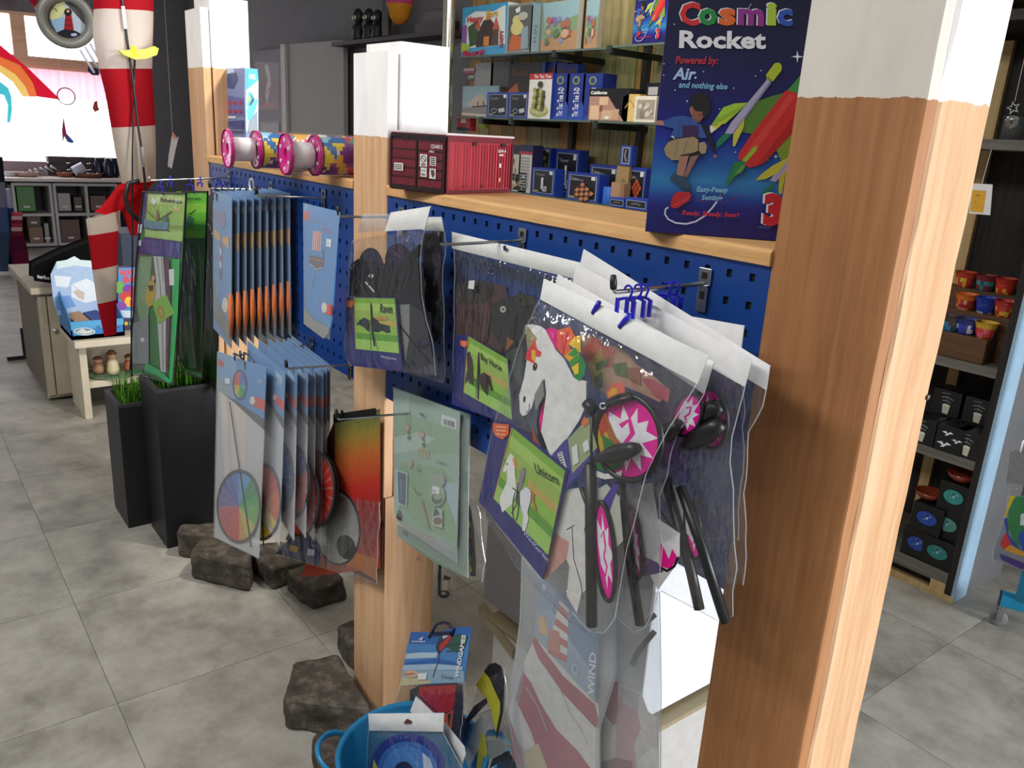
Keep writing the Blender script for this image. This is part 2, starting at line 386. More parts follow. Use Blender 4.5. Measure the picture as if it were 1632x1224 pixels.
# shop window in the left wall: frame, transom and bright panes
FR = wood('pale_window_wood', '#dcb79b', '#c89f80', knots=False, axis='y')
wm = MB()
zt = aX(60, 95, XW+.02).z; 
wm.box((XW-.02, -1.9, .72), (XW+.06, 1.62, .80)).box((XW-.02, -1.9, 2.50), (XW+.06, 1.62, 2.62)).box((XW-.02, -1.9, zt-.10), (XW+.06, 1.62, zt+.03))
win = struct('window_1', wm, FR)
for px in (30,):
    yy = aX(px, 60, XW+.02).y; struct('mullion', MB().box((XW-.02, yy-.07, zt+.03), (XW+.05, yy+.07, 2.5)), FR, win)
struct('mullion', MB().box((XW-.02, -.9, .8), (XW+.05, -.78, zt-.1)), FR, win)
PANE = emit('bright_daylight_pane', '#fbf9ff', 4.0)
for a, b in ((-1.9, -.84), (-.84, 1.62)): struct('window_pane', MB().box((XW-.05, a, .80), (XW-.04, b, zt-.10)), PANE, win)
struct('window_pane', MB().box((XW-.05, -1.9, zt+.03), (XW-.04, 1.62, 2.5)), PANE, win)
# pink pelmet cloth under the transom
m = MB(); yA, yB = aX(-60, 105, XW+.1).y, aX(225, 105, XW+.1).y; zb = zt-.10
G = [[(XW+.1+.015*math.sin(60*(yA+(yB-yA)*j/60)), yA+(yB-yA)*j/60, zb-(.30 if i else 0)*(1+.08*math.sin(9*j))) for j in range(61)] for i in range(2)]
tag(m.grid(G, C('#f2b4c0')).build('pelmet', SHEER), 'pale pink gathered pelmet cloth under the transom of the bright shop window', 'pelmet')
# plank cladding behind the glass shelves
CL = [wood('plank_tan', '#c79b62', '#8f6636'), wood('plank_green', '#b3a67a', '#7b7148'), wood('plank_grey', '#a3895c', '#6d5836')]
cw = struct('wall_cladding', MB().box((-4.3, 2.478, 0.3), (-1.5, 2.4995, 2.9)), plain('dark_gap', '#2a2118', .9))
rnd = random.Random(5); x = -4.28
while x < -1.6:
    wd = rnd.uniform(.115, .16); o = MB().box((x, 2.452+rnd.uniform(0, .006), 0.3), (x+wd-.006, 2.478, 2.9)).build('plank', CL[rnd.choice([0, 1, 1, 2, 0])], cw, bevel=.002); x += wd
# far door, stair string
dm = struct('door_1', MB().obox((aY(456, 222, 2.3).x, 2.3, 0), (aY(531, 222, 2.3).x-aY(456, 222, 2.3).x, 0.1, 0), (0, .04, 0), (0, 0, 2.21)), plain('door_paint', '#9d9b98', .6, 0, .02, 3))
dx = aY(456, 222, 2.3).x
MB().box((dx-.04, 2.28, 0), (dx+.06, 2.34, 2.21)).build('door_edge', plain('door_edge_paint', '#c4c0bb', .6), dm)
MB().tube([(dx+.12, 2.29, 1.0), (dx+.12, 2.24, 1.0), (dx+.24, 2.24, 1.0)], .01).build('door_handle', METAL, dm)
a, b = aY(150, 60, 2.42), aY(300, 295, 2.42)
m = MB(); d = (b-a)
m.obox(a, d, (0, .07, 0), (0, 0, -.55)); struct('trim_1', m, plain('stair_string', '#3c3c40', .7))

# ================================================================== DIVIDER: posts, rail, perforated panels
E1, E2 = '#d8b08a', '#b98c60'
def post(name, x0, zb, zc, zp, label, seed, F1=None):
    t = thing(name, label, 'post', (x0+.08, .08, 0))
    WM = wood('post_wood_%d' % seed, E1, E2, zpaint=zp, paint='#efecea')
    n = 40; bm = MB(); rr = random.Random(seed)
    # front board with a slightly uneven sawn edge
    G = []
    for i in range(n+1):
        z = zb*i/n; j = rr.uniform(-.0006, .0006)
        G.append([(x0, .0, z), (x0+.158+j, .0, z), (x0+.160+j, .002, z), (x0+.160+j, .0245, z), (x0+.156, .0255, z), (x0, .0255, z)])
    bm.grid(G, closed=True); b0 = len(bm.v)-6; bm.f.append([b0+k for k in range(6)]); bm.c.append((1, 1, 1, 1))
    bm.build('front_board', wood('post_board_%d' % seed, F1[0], F1[1], zpaint=zp, paint=F1[2]) if F1 else WM, t)
    cb = MB(); G = []
    for i in range(n+1):
        z = zc*i/n; j = rr.uniform(-.0008, .0008)
        G.append([(x0+.002, .0315, z), (x0+.157, .0315, z), (x0+.160+j, .036, z), (x0+.160+j, .152, z), (x0+.156+j, .157, z), (x0+.002, .157, z)])
    cb.grid(G, closed=True); b0 = len(cb.v)-6; cb.f.append([b0+k for k in range(6)]); cb.c.append((1, 1, 1, 1))
    cb.build('core_beam', WM, t)
    cb2 = MB().box((x0+.004, .0255, 0), (x0+.140, .0315, zb-.002)); cb2.build('groove_shade_strip', plain('groove_shade_brown', '#3c2412', .9), t)  # dark brown strip colours in the shade of the groove
    return t
pC = post('post', .030, 2.06, 2.09, 1.597, 'nearest tall wooden post with white painted top, right of the unicorn bags', 3, ('#a8754a', '#83552f', '#cfc8be'))
pB = post('post', -1.150, 1.690, 1.712, 1.513, 'middle wooden post with white painted top beside the red container box', 7)
pA = post('post', -2.380, 1.868, 1.905, 1.688, 'farthest wooden post with blown-out white top behind the fishing bags', 11)
# screws in the posts
sm = plain('screw_steel', '#6e6a64', .4, .8)
for (px, py, Y) in [(1226, 500, 0), (1394, 494, 0), (1371, 615, 0)]:
    q = aY(px, py, Y); MB().lathe([(0.0, -.002), (.0016, -.002), (.0034, -.0005), (.0036, .0)], (q.x, q.y-.0002, q.z), (0, -1, 0), 10).build('screw', sm, pC, smooth=True)
for (px, py) in [(1478, 633), (1169, 864)]:
    q = aX(px, py, .19) if px > 1400 else aY(px, py, 0); ax = (1, 0, 0) if px > 1400 else (0, -1, 0)
    MB().lathe([(0.0, -.001), (.0016, -.001), (.0038, .0005), (.004, .002), (.0, .002)], q, ax, 10).build('screw', sm, pC, smooth=True)
# cover strip on the middle post (lower half)
q1, q2 = aX(606, 795, -.99), aX(612, 1120, -.99)
MB().box((-.990, .001, .02), (-.9815, .150, q1.z)).build('cover_board', wood('post_wood_cover', E1, E2), pB, bevel=.001)
RW = wood('rail_wood', '#ddb27c', '#bd8a52', axis='x', knots=False)
def rail(x0, x1, label):
    m = MB(); n = 30; rr = random.Random(int(abs(x0)*100)); G = []
    for i in range(n+1):
        x = x0+(x1-x0)*i/n; j = rr.uniform(-.001, .001)
        G.append([(x, -.004+j, 1.390), (x, -.004+j*2, 1.407), (x, .0, 1.4115), (x, .214, 1.4115), (x, .218+j, 1.407), (x, .218, 1.390)])
    m.grid(G, closed=True); m.f += [[0, 1, 2, 3, 4, 5][::-1], [n*6+k for k in range(6)]]; m.c += [(1, 1, 1, 1)]*2
    return tag(m.build('shelf_board', RW), label, 'shelf')
rail(-.989, .029, 'near wooden top board carrying the container box and the rocket box')
rail(-2.219, -1.151, 'far wooden top board under the clear kite tubes')
BLUE = plain('blue_panel_lacquer', '#153c80', .30, 0, .03, 8)
DARKH = plain('hole_shade', '#05070c', .9)  # near-black colour stands in for shade inside holes and slots
def panel(x0, x1, xh, nh, label):
    t = thing('perforated_panel', label, 'panel', ((x0+x1)/2, 0.01, .913))
    m = MB(); Yf = 0.003; p = .038; hw, hh = .0045, .0055; z0, z1 = .913, 1.3885; rows = 12
    ch = []; zt_, zb_ = 1.370+p/2, 1.370-p*(rows-1)-p/2; xl, xr = xh-p*(nh-1)-p/2, xh+p/2
    for k in range(nh):
        for j in range(rows):
            cx, cz = xh-p*k, 1.370-p*j
            o = [(cx-p/2, cz-p/2), (cx+p/2, cz-p/2), (cx+p/2, cz+p/2), (cx-p/2, cz+p/2)]; i_ = [(cx-hw, cz-hh), (cx+hw, cz-hh), (cx+hw, cz+hh), (cx-hw, cz+hh)]
            vs = [(a, Yf, b) for a, b in o]+[(a, Yf, b) for a, b in i_]+[(a, Yf+.0035, b) for a, b in i_]
            fs = []
            for q in range(4): r = (q+1) % 4; fs += [(q, r, 4+r, 4+q), (4+q, 4+r, 8+r, 8+q)]
            m.add(vs, fs)
    for a, b, c_, d in ((x0, z0, x1, zb_), (x0, zt_, x1, z1), (x0, zb_, xl, zt_), (xr, zb_, x1, zt_)):
        if c_-a > 1e-4 and d-b > 1e-4: m.add([(a, Yf, b), (c_, Yf, b), (c_, Yf, d), (a, Yf, d)], [(0, 1, 2, 3)])
    m.build('face_sheet', BLUE, t)
    MB().box((x0, Yf+.0002, z0), (x1, .022, z0+.0015)).box((x0, Yf-.0004, z1-.0018), (x1, .022, z1)).box((x0, Yf+.0002, z0), (x0+.0015, .022, z1)).box((x1-.0015, Yf+.0002, z0), (x1, .022, z1)).build('edge_flange', plain('blue_flange', '#2a569e', .25), t)
    MB().box((x0+.002, .0075, z0+.002), (x1-.002, .0090, z1-.003)).build('hole_shade_sheet', DARKH, t)  # added dark sheet that makes the holes look shaded
    return t
panel(-.989, .029, 0.0, 26, 'near blue perforated metal panel behind the raven and unicorn bags')
panel(-2.219, -1.151, -1.194, 27, 'far blue perforated metal panel behind the blue fish and windmill bags')
def hook(x, z, L, dz, label, cap=True, capup=True, th=.0027, bw=.011):
    t = thing('display_hook', label, 'hook', (x, 0, z-.03), 'metal display hooks on the perforated panels')
    MB().box((x-bw, -.0012, z-.002), (x+bw, .001, z+.022)).box((x-bw*.8, -.006, z-.004), (x+bw*.8, -.001, z-.001)).box((x-bw*.8, -.0025, z-.040), (x+bw*.8, -.0005, z-.004)).build('bracket', METAL, t, bevel=.0008)
    MB().box((x-bw*.42, -.0016, z+.007), (x+bw*.42, -.0010, z+.016)).box((x-bw*.38, -.0030, z-.022), (x+bw*.38, -.0022, z-.011)).build('slot', DARKH, t)
    pts = [(x, -.002, z), (x, -L*.5, z+dz*.5), (x, -L, z+dz), (x, -L-.003, z+dz+.004), (x, -L-.004, z+dz+.012)]
    MB().tube(pts, th, 8).build('wire', METAL, t, smooth=True)
    if cap: MB().tube([(x, -L-.0035, z+dz+.004), (x, -L-.0045, z+dz+.012), (x, -L-.006, z+dz+.022)], [.0042, .0048, .0036], 8).build('end_cap', BLACKR, t, smooth=True)
    return t
hook(-2.018, 1.352, .238, -.012, 'leftmost upper metal hook carrying the green fisherman bags', cap=False)
hook(-1.668, 1.345, .169, .0, 'upper metal hook carrying the stack of blue lighthouse bags')
hook(-1.317, 1.352, .170, .006, 'upper metal hook carrying the single viking ship bag')
hook(-.922, 1.348, .145, .003, 'upper metal hook beside the middle post carrying the raven bags')
hook(-.494, 1.354, .169, -.002, 'upper metal hook carrying the bay horse bag')
hook(-.076, 1.349, .174, .0, 'rightmost metal hook with black tip carrying the unicorn bags', th=.003)
hook(-1.404, .947, .214, -.007, 'lower metal hook carrying the windmill bags', cap=False)
hook(-1.172, .949, .165, .010, 'lower metal hook with small black tip left of the middle post')
hook(-.811, .931, .206, .018, 'lower metal hook crossing in front of the middle post')
# stone setts weighting the posts
SM = None
def stonemat():
    t = NT('basalt_stone'); v = t.geo(); n = t.noise(v, 22, 6, .7); n2 = t.noise(v, 90, 3, .6)
    c = t.ramp(n, [(0.3, C('#2b2823')), (0.5, C('#47413a')), (0.66, C('#675f55')), (0.74, C('#857c70'))]); t.base(c)
    ad = t.node('ShaderNodeMath', operation='ADD'); t.ln(n, ad.inputs[0]); t.ln(n2, ad.inputs[1]); t.bump(ad.outputs[0], .7, .004); return t.fin(.8, 0, .3)
SM = stonemat()
def stone(pts, z0, z1, label, group, seed):
    """a rough sett: four floor-plan corners, bottom and top height"""
    n = 12; m = MB(); P = [Vector((a, b, 0)) for a, b in pts]
    def pt(u, v, w_):
        q = P[0].lerp(P[1], u).lerp(P[3].lerp(P[2], u), v); q.z = z0+(z1-z0)*w_
        c = sum(P, Vector())/4; c.z = (z0+z1)/2; d = q-c
        k = [abs(2*u-1), abs(2*v-1), abs(2*w_-1)]; s_ = sorted(k); rnd_ = max(0, s_[1]-.86)*.38+max(0, s_[0]-.8)*.15
        q = c+d*(1-rnd_); nz = noise.noise(q*13+Vector((seed*3.1, 0, 0)))*.010+noise.noise(q*40+Vector((seed, 5, 0)))*.004
        q = q+d.normalized()*nz
        q.z = max(q.z, z0+.0005); return q
    R = [i/(n-1) for i in range(n)]
    for f in ('b', 't', 'x0', 'x1', 'y0', 'y1'):
        G = [[{'b': lambda: pt(v, u, 0), 't': lambda: pt(u, v, 1), 'x0': lambda: pt(0, u, v), 'x1': lambda: pt(1, v, u), 'y0': lambda: pt(v, 0, u), 'y1': lambda: pt(u, 1, v)}[f]() for u in R] for v in R]
        m.grid(G)
    o = m.build('stone_sett', SM, smooth=False); return tag(o, label, 'stone', group)
def zp(pts, z): return [tuple(aZ(a, b, z)[:2]) for a, b in pts]
g = 'basalt setts at the post feet'
stone(zp([(450, 1112), (593, 1128), (540, 1040), (470, 1052)], .105), 0, .105, 'large dark stone sett left of the middle post, front one', g, 1)
stone([(-1.30, .02), (-1.16, .02), (-1.16, .16), (-1.30, .16)], 0, .10, 'dark stone sett half hidden behind the middle post', g, 2)
stone([(-.93, -.23), (-.76, -.27), (-.70, -.13), (-.90, -.10)], 0, .095, 'dark stone sett beside the blue tub', g, 3)
stone(zp([(303, 882), (400, 905), (402, 862), (325, 850)], .10), 0, .105, 'stone sett at the far post nearest the camera', g, 4)
stone(zp([(281, 848), (345, 858), (345, 832), (290, 834)], .10), 0, .10, 'stone sett touching the black planter', g, 5)
stone([(-1.93, -.03), (-1.74, -.01), (-1.74, .12), (-1.92, .10)], 0, .085, 'stone sett in shade under the windmill bags', g, 6)
stone([(-1.72, .03), (-1.55, .05), (-1.56, .18), (-1.72, .17)], 0, .08, 'farthest right stone sett in shade under the windmill bags', g, 7)
# ================================================================== GOODS ON THE NEAR PANEL
def bagthing(label, cat, loc, group=None, name='hanging_bag'): return thing(name, label, cat, loc, group)
def header(parent, q, Y, mat=None, th=.0012, col='#e3e3e3', seed=1, name='header_card'):
    """stiff white header: px quad TL,TR,BR,BL"""
    P = pY(q, Y); m = MB(); G = sheet([P[0], P[3]], [P[1], P[2]], NY, 0, .004, .0025, 12, 4, seed)
    m.grid(G, C(col)); m.grid([[p-NY*th for p in r] for r in G], C(col))
    return m.build(name, mat or PRINT, parent, smooth=True)
# ---- unicorn bags (hook at x=-.076), drawn from behind to front
k3 = (760, 440, 3.43); k4 = (740, 640, 3.43); k5 = (740, 880, 3.547)
def Kk(k, pts): return K(k[0], k[1], k[2], pts)
G_U = 'clear bags with unicorn wind spinners'
WHITEF = C('#e4e3e0'); PINK = C('#e8148c')
def spinner(parent, k, cx, cy, rx, ry, rot, Y, ringpx, cols=('#e6189a', '#e9e6ea'), n=7, name='spinner_wheel'):
    """round fabric spinner seen at an angle: black hoop, pink cloth, white flame pattern"""
    c, s = math.cos(rot), math.sin(rot)
    def pp(a, b): return (cx+a*c-b*s, cy+a*s+b*c)
    art = Art((0, Y, 0), NY, .0005, k=k); art.poly([pp(rx*math.cos(t), ry*math.sin(t)) for t in [2*math.pi*i/28 for i in range(28)]], cols[0])
    rr = random.Random(int(cx+cy)); pts = []
    for i in range(n):
        a = -2.2+4.6*i/n; b = a+2.3/n; r1, r2 = (rr.uniform(.75, .92), rr.uniform(.42, .58))
        pts += [(rx*r1*math.cos(a), ry*r1*math.sin(a)), (rx*r2*math.cos(b), ry*r2*math.sin(b))]
    art.poly([pp(a, b) for a, b in pts]+[pp(-rx*.5, ry*.25), pp(-rx*.6, -ry*.2)], cols[1])
    art.line([pp(rx*a, ry*b) for a, b in ((-.2, -.3), (.1, -.42), (.15, -.1), (-.1, .1), (.12, .3), (-.15, .5))], max(rx, 30)*.16, cols[0])
    o = art.build(name, parent, FAB)
    x0, y0, kk = k
    ring = [aY(x0+pp(rx*math.cos(t), ry*math.sin(t))[0]/kk, y0+pp(rx*math.cos(t), ry*math.sin(t))[1]/kk, Y-.001) for t in [2*math.pi*i/36 for i in range(36)]]
    w_ = .62*(aY(x0+ringpx/kk, y0, Y)-aY(x0, y0, Y)).length/2
    MB().tube(ring, w_, 6, closed=True).build('hoop', BLACKP, o, smooth=True)
    return o
def rod(parent, k, pts, Y, wpx, name='rod', mat=None):
    P = [aY(k[0]+a/k[2], k[1]+b/k[2], Y) for a, b in pts]; r = (aY(k[0]+wpx/k[2], k[1], Y)-aY(k[0], k[1], Y)).length/2
    return MB().tube(P, r, 8).build(name, mat or BLACKP, parent, smooth=True)
def grip(parent, k, a, b, Y, wpx):
    A, B = [Vector(aY(k[0]+p[0]/k[2], k[1]+p[1]/k[2], Y)) for p in (a, b)]; r = (aY(k[0]+wpx/k[2], k[1], Y)-aY(k[0], k[1], Y)).length/2
    N = 9; pts = [A.lerp(B, i/(N-1)) for i in range(N)]; rs = [r*f for f in (.28, .5, .75, .95, 1, 1, .92, .8, .55)]
    o = MB().tube(pts, rs, 10).build('grip', BLACKP, parent, smooth=True)
    for i in (4, 5, 6): pass
    return o
def navycard(parent, k, outer, inner, Y, title, to, ta, tb, shield, seedart=None, script=None, base=.0005, tbold=0.0, N_=None):
    a = Art((0, Y, 0), NY, base, k=k); a.poly(outer, '#27286e')
    for i in range(9):
        pass
    gx = [p[0] for p in inner]; a.poly(inner, '#86b13c')
    # paler and darker meadow bands following the card
    def q(u, v):
        A, B, C_, D = [Vector(p) for p in inner]; return tuple(A.lerp(B, u).lerp(D.lerp(C_, u), v))
    for (v0, v1, c) in ((0, .1, '#7fae3e'), (.1, .25, '#a3c760'), (.25, .42, '#98b553'), (.42, .52, '#bda65a' if seedart != 'plain' else '#98b553'), (.52, .68, '#8dba48'), (.68, .8, '#5f9a32'), (.8, 1, '#9cc862')):
        u0 = .45 if c == '#bda65a' else 0
        a.poly([q(u0, v0), q(1, v0), q(1, v1), q(u0, v1)], c)
    a.line([inner[0], inner[3]], 5, '#c9a23e')
    if seedart: seedart(a, q)
    if title: a.text(title, to, ta, tb, '#1c2410', .012, fit={'Unicorn': 150, 'Bay Horse': 150, 'Raven': 84}[title])
    if shield:
        cx, cy, r = shield; a.poly([(cx-r, cy-r*.9), (cx+r, cy-r*.7), (cx+r*.95, cy+r*.5), (cx+r*.2, cy+r*1.15), (cx-r*.7, cy+r*.7), (cx-r, cy)], '#e0632c')
        for i in range(3): a.line([(cx-r*.6, cy-r*.45+i*r*.45), (cx+r*.6, cy-r*.35+i*r*.45)], r*.16, '#f0b08c')
    if script: a.text(script[0], script[1], script[2], script[3], '#c9c6ea')
    A = a.build('printed_card', parent)
    O = pY([(k[0]+p[0]/k[2], k[1]+p[1]/k[2]) for p in outer], Y)
    m = MB(); n = len(O); m.add([p-NY*.0004 for p in O]+[p-NY*.0014 for p in O], [list(range(n)), list(range(n, 2*n))[::-1]]+[[i, (i+1) % n, n+(i+1) % n, n+i] for i in range(n)], C('#232460'))
    m.build('card_back', PRINT, parent); return A
def ub(label, Y, hq, L, R, seed, thick=.009):
    t = bagthing(label, 'bag', (-.076, Y, 1.30), G_U); header(t, hq, Y, seed=seed)
    bagfilm(t, L, R, Y, thick, amp=.006, seed=seed); return t
# rearmost to front
t = ub('clear unicorn bag with short straight white header rising towards the panel bracket', -.060, [(1000, 487), (1186, 519), (1180, 566), (1010, 540)], [(1010, 540), (1040, 700), (1060, 860)], [(1180, 566), (1186, 700), (1175, 860)], 21)
clip(t, -.076, -.060, 1.349, w_=.03)
t = ub('rearmost clear unicorn bag with rounded clear flap at far right', -.085, [(930, 397), (1227, 583), (1221, 622), (920, 440)], [(920, 440), (930, 700), (950, 860)], [(1221, 622), (1205, 668), (1190, 690), (1188, 800), (1180, 930)], 22)
clip(t, -.076, -.075, 1.349, w_=.03)
t = ub('clear unicorn bag whose header sits just left of the rounded flap', -.105, [(919, 420), (1199, 572), (1187, 617), (910, 462)], [(910, 462), (915, 700), (960, 880)], [(1187, 617), (1165, 700), (1172, 860), (1167, 1001), (1115, 973), (1053, 941)], 23)
clip(t, -.076, -.120, 1.349, w_=.03)
spinner(t, k3, 1275, 780, 95, 165, -.1, -.100, 16)
a = Art((0, -.098, 0), NY, .0005, k=k4); a.poly([(1030, 470), (1120, 560), (1190, 700), (1240, 740), (1200, 470), (1080, 440)], '#d8d6d4'); a.line([(1040, 500), (1075, 600), (1120, 665), (1165, 695)], 7, '#1a1a1a'); a.poly([(1170, 390), (1225, 370), (1240, 430), (1180, 450)], '#4f3f8e'); a.build('fabric_body', t, FAB)
spinner(t, k4, 1250, 700, 42, 160, -.12, -.097, 12)
grip(t, k3, (1180, 800), (1335, 705), -.104, 52)
grip(t, k3, (1110, 950), (1338, 805), -.110, 56)
rod(t, k4, [(1180, 460), (1300, 800), (1430, 1210)], -.112, 24)
rod(t, k4, [(1100, 420), (1240, 930), (1285, 1135)], -.102, 24)
t = ub('second clear unicorn bag, directly behind the front one, its white header edge showing', -.130, [(889, 437), (1138, 577), (1122, 628), (882, 468)], [(882, 468), (870, 600), (880, 760), (900, 880)], [(1122, 628), (1075, 700), (1052, 800), (1050, 940), (1025, 1020), (985, 985)], 24)
clip(t, -.076, -.132, 1.349, w_=.03)
a = Art((0, -.122, 0), NY, .0005, k=k3)
a.poly([(570, 335), (620, 320), (690, 380), (760, 380), (830, 420), (870, 480), (960, 540), (1050, 620), (1000, 690), (900, 640), (800, 600), (700, 640), (640, 600), (600, 480)], '#cfa284')
a.poly([(575, 400), (640, 330), (690, 360), (640, 480), (590, 470)], '#d9694f'); a.poly([(600, 480), (690, 400), (700, 560), (640, 600)], '#c9b24a'); a.poly([(680, 370), (760, 400), (740, 500), (700, 500)], '#cc6a55')
a.poly([(640, 560), (690, 520), (690, 610), (650, 620)], '#4d7a42'); a.poly([(740, 480), (820, 470), (830, 560), (760, 540)], '#6f8048'); a.poly([(820, 500), (900, 500), (900, 600), (840, 570)], '#a86b4c')
a.poly([(900, 560), (960, 560), (1060, 620), (1050, 690), (980, 660)], '#c85a63'); a.poly([(650, 480), (730, 440), (720, 480), (660, 520)], '#6e7f3c')
a.build('fabric_mane', t, FAB)
spinner(t, k3, 1150, 760, 75, 120, .3, -.118, 12)
grip(t, k3, (980, 900), (1112, 808), -.128, 50)
spinner(t, k4, 925, 770, 40, 205, -.12, -.120, 14)
rod(t, k4, [(850, 440), (905, 860), (960, 1220)], -.128, 24)
a = Art((0, -.115, 0), NY, .0005, k=k4); a.poly([(880, 480), (1030, 440), (1060, 640), (1180, 720), (1170, 880), (1060, 1030), (950, 820)], '#cfccc9'); a.poly([(1075, 780), (1110, 760), (1165, 850), (1130, 915), (1070, 900)], '#e8148c'); a.poly([(1080, 770), (1120, 860), (1140, 800), (1180, 850), (1180, 720)], '#d9d6dc')
a.line([(1170, 850), (1150, 900), (1110, 925), (1070, 905)], 14, '#141414'); a.poly([(950, 830), (1060, 880), (1090, 930), (960, 960)], '#54306e'); a.build('fabric_body', t, FAB)
# front bag
FR_Y = -.158
t = bagthing('front clear bag with a white unicorn head, rainbow mane and a navy Unicorn card', 'bag', (-.076, FR_Y, 1.28), G_U)
header(t, [(866.5, 444), (1129, 567), (1111, 612), (860.6, 477)], FR_Y, seed=5, col='#e9eae8')
bagfilm(t, [(860.6, 477), (850, 500), (837, 522), (812, 603), (792, 656), (763, 799), (864, 925)], [(1111, 612), (1092, 650), (1045, 720), (1010, 830), (978, 985), (957, 1025), (915, 978)], FR_Y, .020, amp=.008, seed=6, nu=18, nv=26)
clip(t, -.076, -.150, 1.349, w_=.03)
m = MB()
for (a_, b_) in (((670, 140), (635, 205)), ((835, 210), (780, 280))):
    A, B = [aY(k3[0]+p[0]/k3[2], k3[1]+p[1]/k3[2], FR_Y-.004) for p in (a_, b_)]; MB().tube([A, A.lerp(B, .5), B], [.0032, .0038, .0035], 6).build('hanger_prong', BLUEC, t, smooth=True)
b = FR_Y+.006
a = Art((0, b+.004, 0), NY, .0003, k=k3)
a.poly([(380, 650), (345, 700), (328, 790), (335, 880), (360, 950), (385, 940)], '#141414'); a.poly([(382, 665), (355, 710), (342, 790), (350, 850), (375, 850)], '#e8148c'); a.poly([(300, 820), (360, 960), (340, 960), (310, 900)], '#b8532f')
a.build('far_spinner', t, FAB)
big = spinner(t, k3, 830, 885, 178, 232, -.12, b, 30, n=8)
a = Art((0, b-.0012, 0), NY, .0003, k=k3)
a.poly([(640, 760), (700, 740), (760, 880), (830, 960), (800, 1040), (720, 1060), (640, 1030)], '#a86a30'); a.poly([(640, 830), (690, 800), (720, 880), (760, 950), (700, 1040), (650, 980)], '#c8a02c'); a.poly([(680, 860), (740, 900), (780, 960), (740, 1010), (700, 960)], '#3a7a38'); a.poly([(650, 780), (700, 760), (720, 830), (680, 880)], '#b5492c'); a.poly([(640, 1010), (720, 1040), (800, 1000), (790, 1050), (720, 1070), (640, 1050)], '#2f6e3a'); a.poly([(700, 1000), (780, 1000), (740, 1030)], '#d9b63c')
a.poly([(710, 640), (740, 590), (790, 580), (810, 600), (812, 640), (770, 650), (720, 670)], '#d96a5a'); a.poly([(720, 640), (745, 610), (770, 610), (770, 645), (725, 660)], '#dba13a')
a.poly([(640, 1055), (700, 1080), (760, 1075), (800, 1060), (790, 1100), (700, 1110), (640, 1090)], '#dcdad6')
a.build('tail_fabric', t, FAB)
grip(t, k3, (650, 1003), (880, 938), b-.010, 50)
rod(t, k3, [(690, 712), (850, 660)], b-.006, 18); rod(t, k3, [(600, 690), (640, 740)], b-.004, 34, 'hub')
rod(t, k3, [(630, 720), (632, 1224)], b-.004, 12)
R_ = MB().tube([aY(760+(690+16*math.cos(q))/3.43, 440+(710+16*math.sin(q))/3.43, b-.009) for q in [6.28*i/10 for i in range(10)]], .0012, 5, closed=True).build('ring_clip', WHITEP, t, smooth=True)
# head
a = Art((0, b-.003, 0), NY, .0003, k=k3)
a.poly([(268, 268), (300, 262), (352, 275), (372, 290), (400, 330), (430, 400), (480, 455), (525, 545), (572, 568), (606, 575), (606, 650), (600, 700), (560, 790), (500, 880), (440, 960), (410, 1010), (372, 905), (352, 850), (380, 640), (372, 560), (320, 650), (300, 720), (272, 758), (250, 765), (236, 745), (232, 650), (258, 560), (272, 470), (285, 420)], '#e3e2df')
a.poly([(268, 262), (300, 300), (330, 340), (300, 420), (280, 420), (270, 330)], '#a09a70')
a.poly([(318, 345), (332, 400), (355, 415), (350, 440), (320, 440), (318, 480), (296, 470), (270, 455), (275, 410), (300, 380)], '#e64a3c'); a.poly([(300, 400), (325, 410), (318, 470), (300, 450)], '#e8b93a'); a.line([(300, 385), (285, 440)], 8, '#e8308c'); a.line([(325, 400), (345, 430)], 7, '#e8308c')
a.ell(320, 495, 11, 22, '#2a1512', .2); a.ell(323, 490, 4, 8, '#b46a50'); a.ell(262, 672, 5, 17, '#1c1c1c', .1)
a.line([(290, 695), (290, 725), (272, 750)], 3, '#444444'); a.poly([(365, 560), (345, 600), (318, 650), (325, 740), (350, 690), (372, 650)], '#8b8b84')
a.line([(606, 575), (604, 760)], 5, '#252525')
a.build('unicorn_head', t, FAB)
a = Art((0, b-.0042, 0), NY, .0003, k=k3)
P_ = [((375, 292), (415, 280), (445, 296), (440, 360), (455, 410), (425, 390), (405, 350)), ((445, 296), (510, 275), (538, 330), (500, 370), (520, 420), (480, 440), (440, 400)), ((538, 330), (570, 322), (568, 420), (540, 400), (500, 370)), ((480, 440), (520, 400), (560, 400), (555, 470), (520, 480)), ((560, 420), (596, 480), (590, 540), (560, 570), (525, 548), (540, 500))]
for q, c in zip(P_, ('#e22884', '#ec6a3e', '#eec030', '#e8a832', '#2f8e48')): a.poly(q, c)
a.poly([(440, 330), (470, 320), (470, 400), (450, 400)], '#ee5a56'); a.poly([(500, 430), (540, 390), (560, 420), (530, 440)], '#3d9a46'); a.poly([(505, 470), (550, 430), (570, 450), (520, 500)], '#46963a'); a.poly([(520, 500), (560, 470), (560, 530), (540, 540)], '#e9c72d'); a.poly([(400, 300), (430, 310), (425, 350)], '#ee4f9c')
a.line([(500, 300), (480, 380), (470, 430)], 6, '#e84a78')
a.build('rainbow_mane', t, FAB)
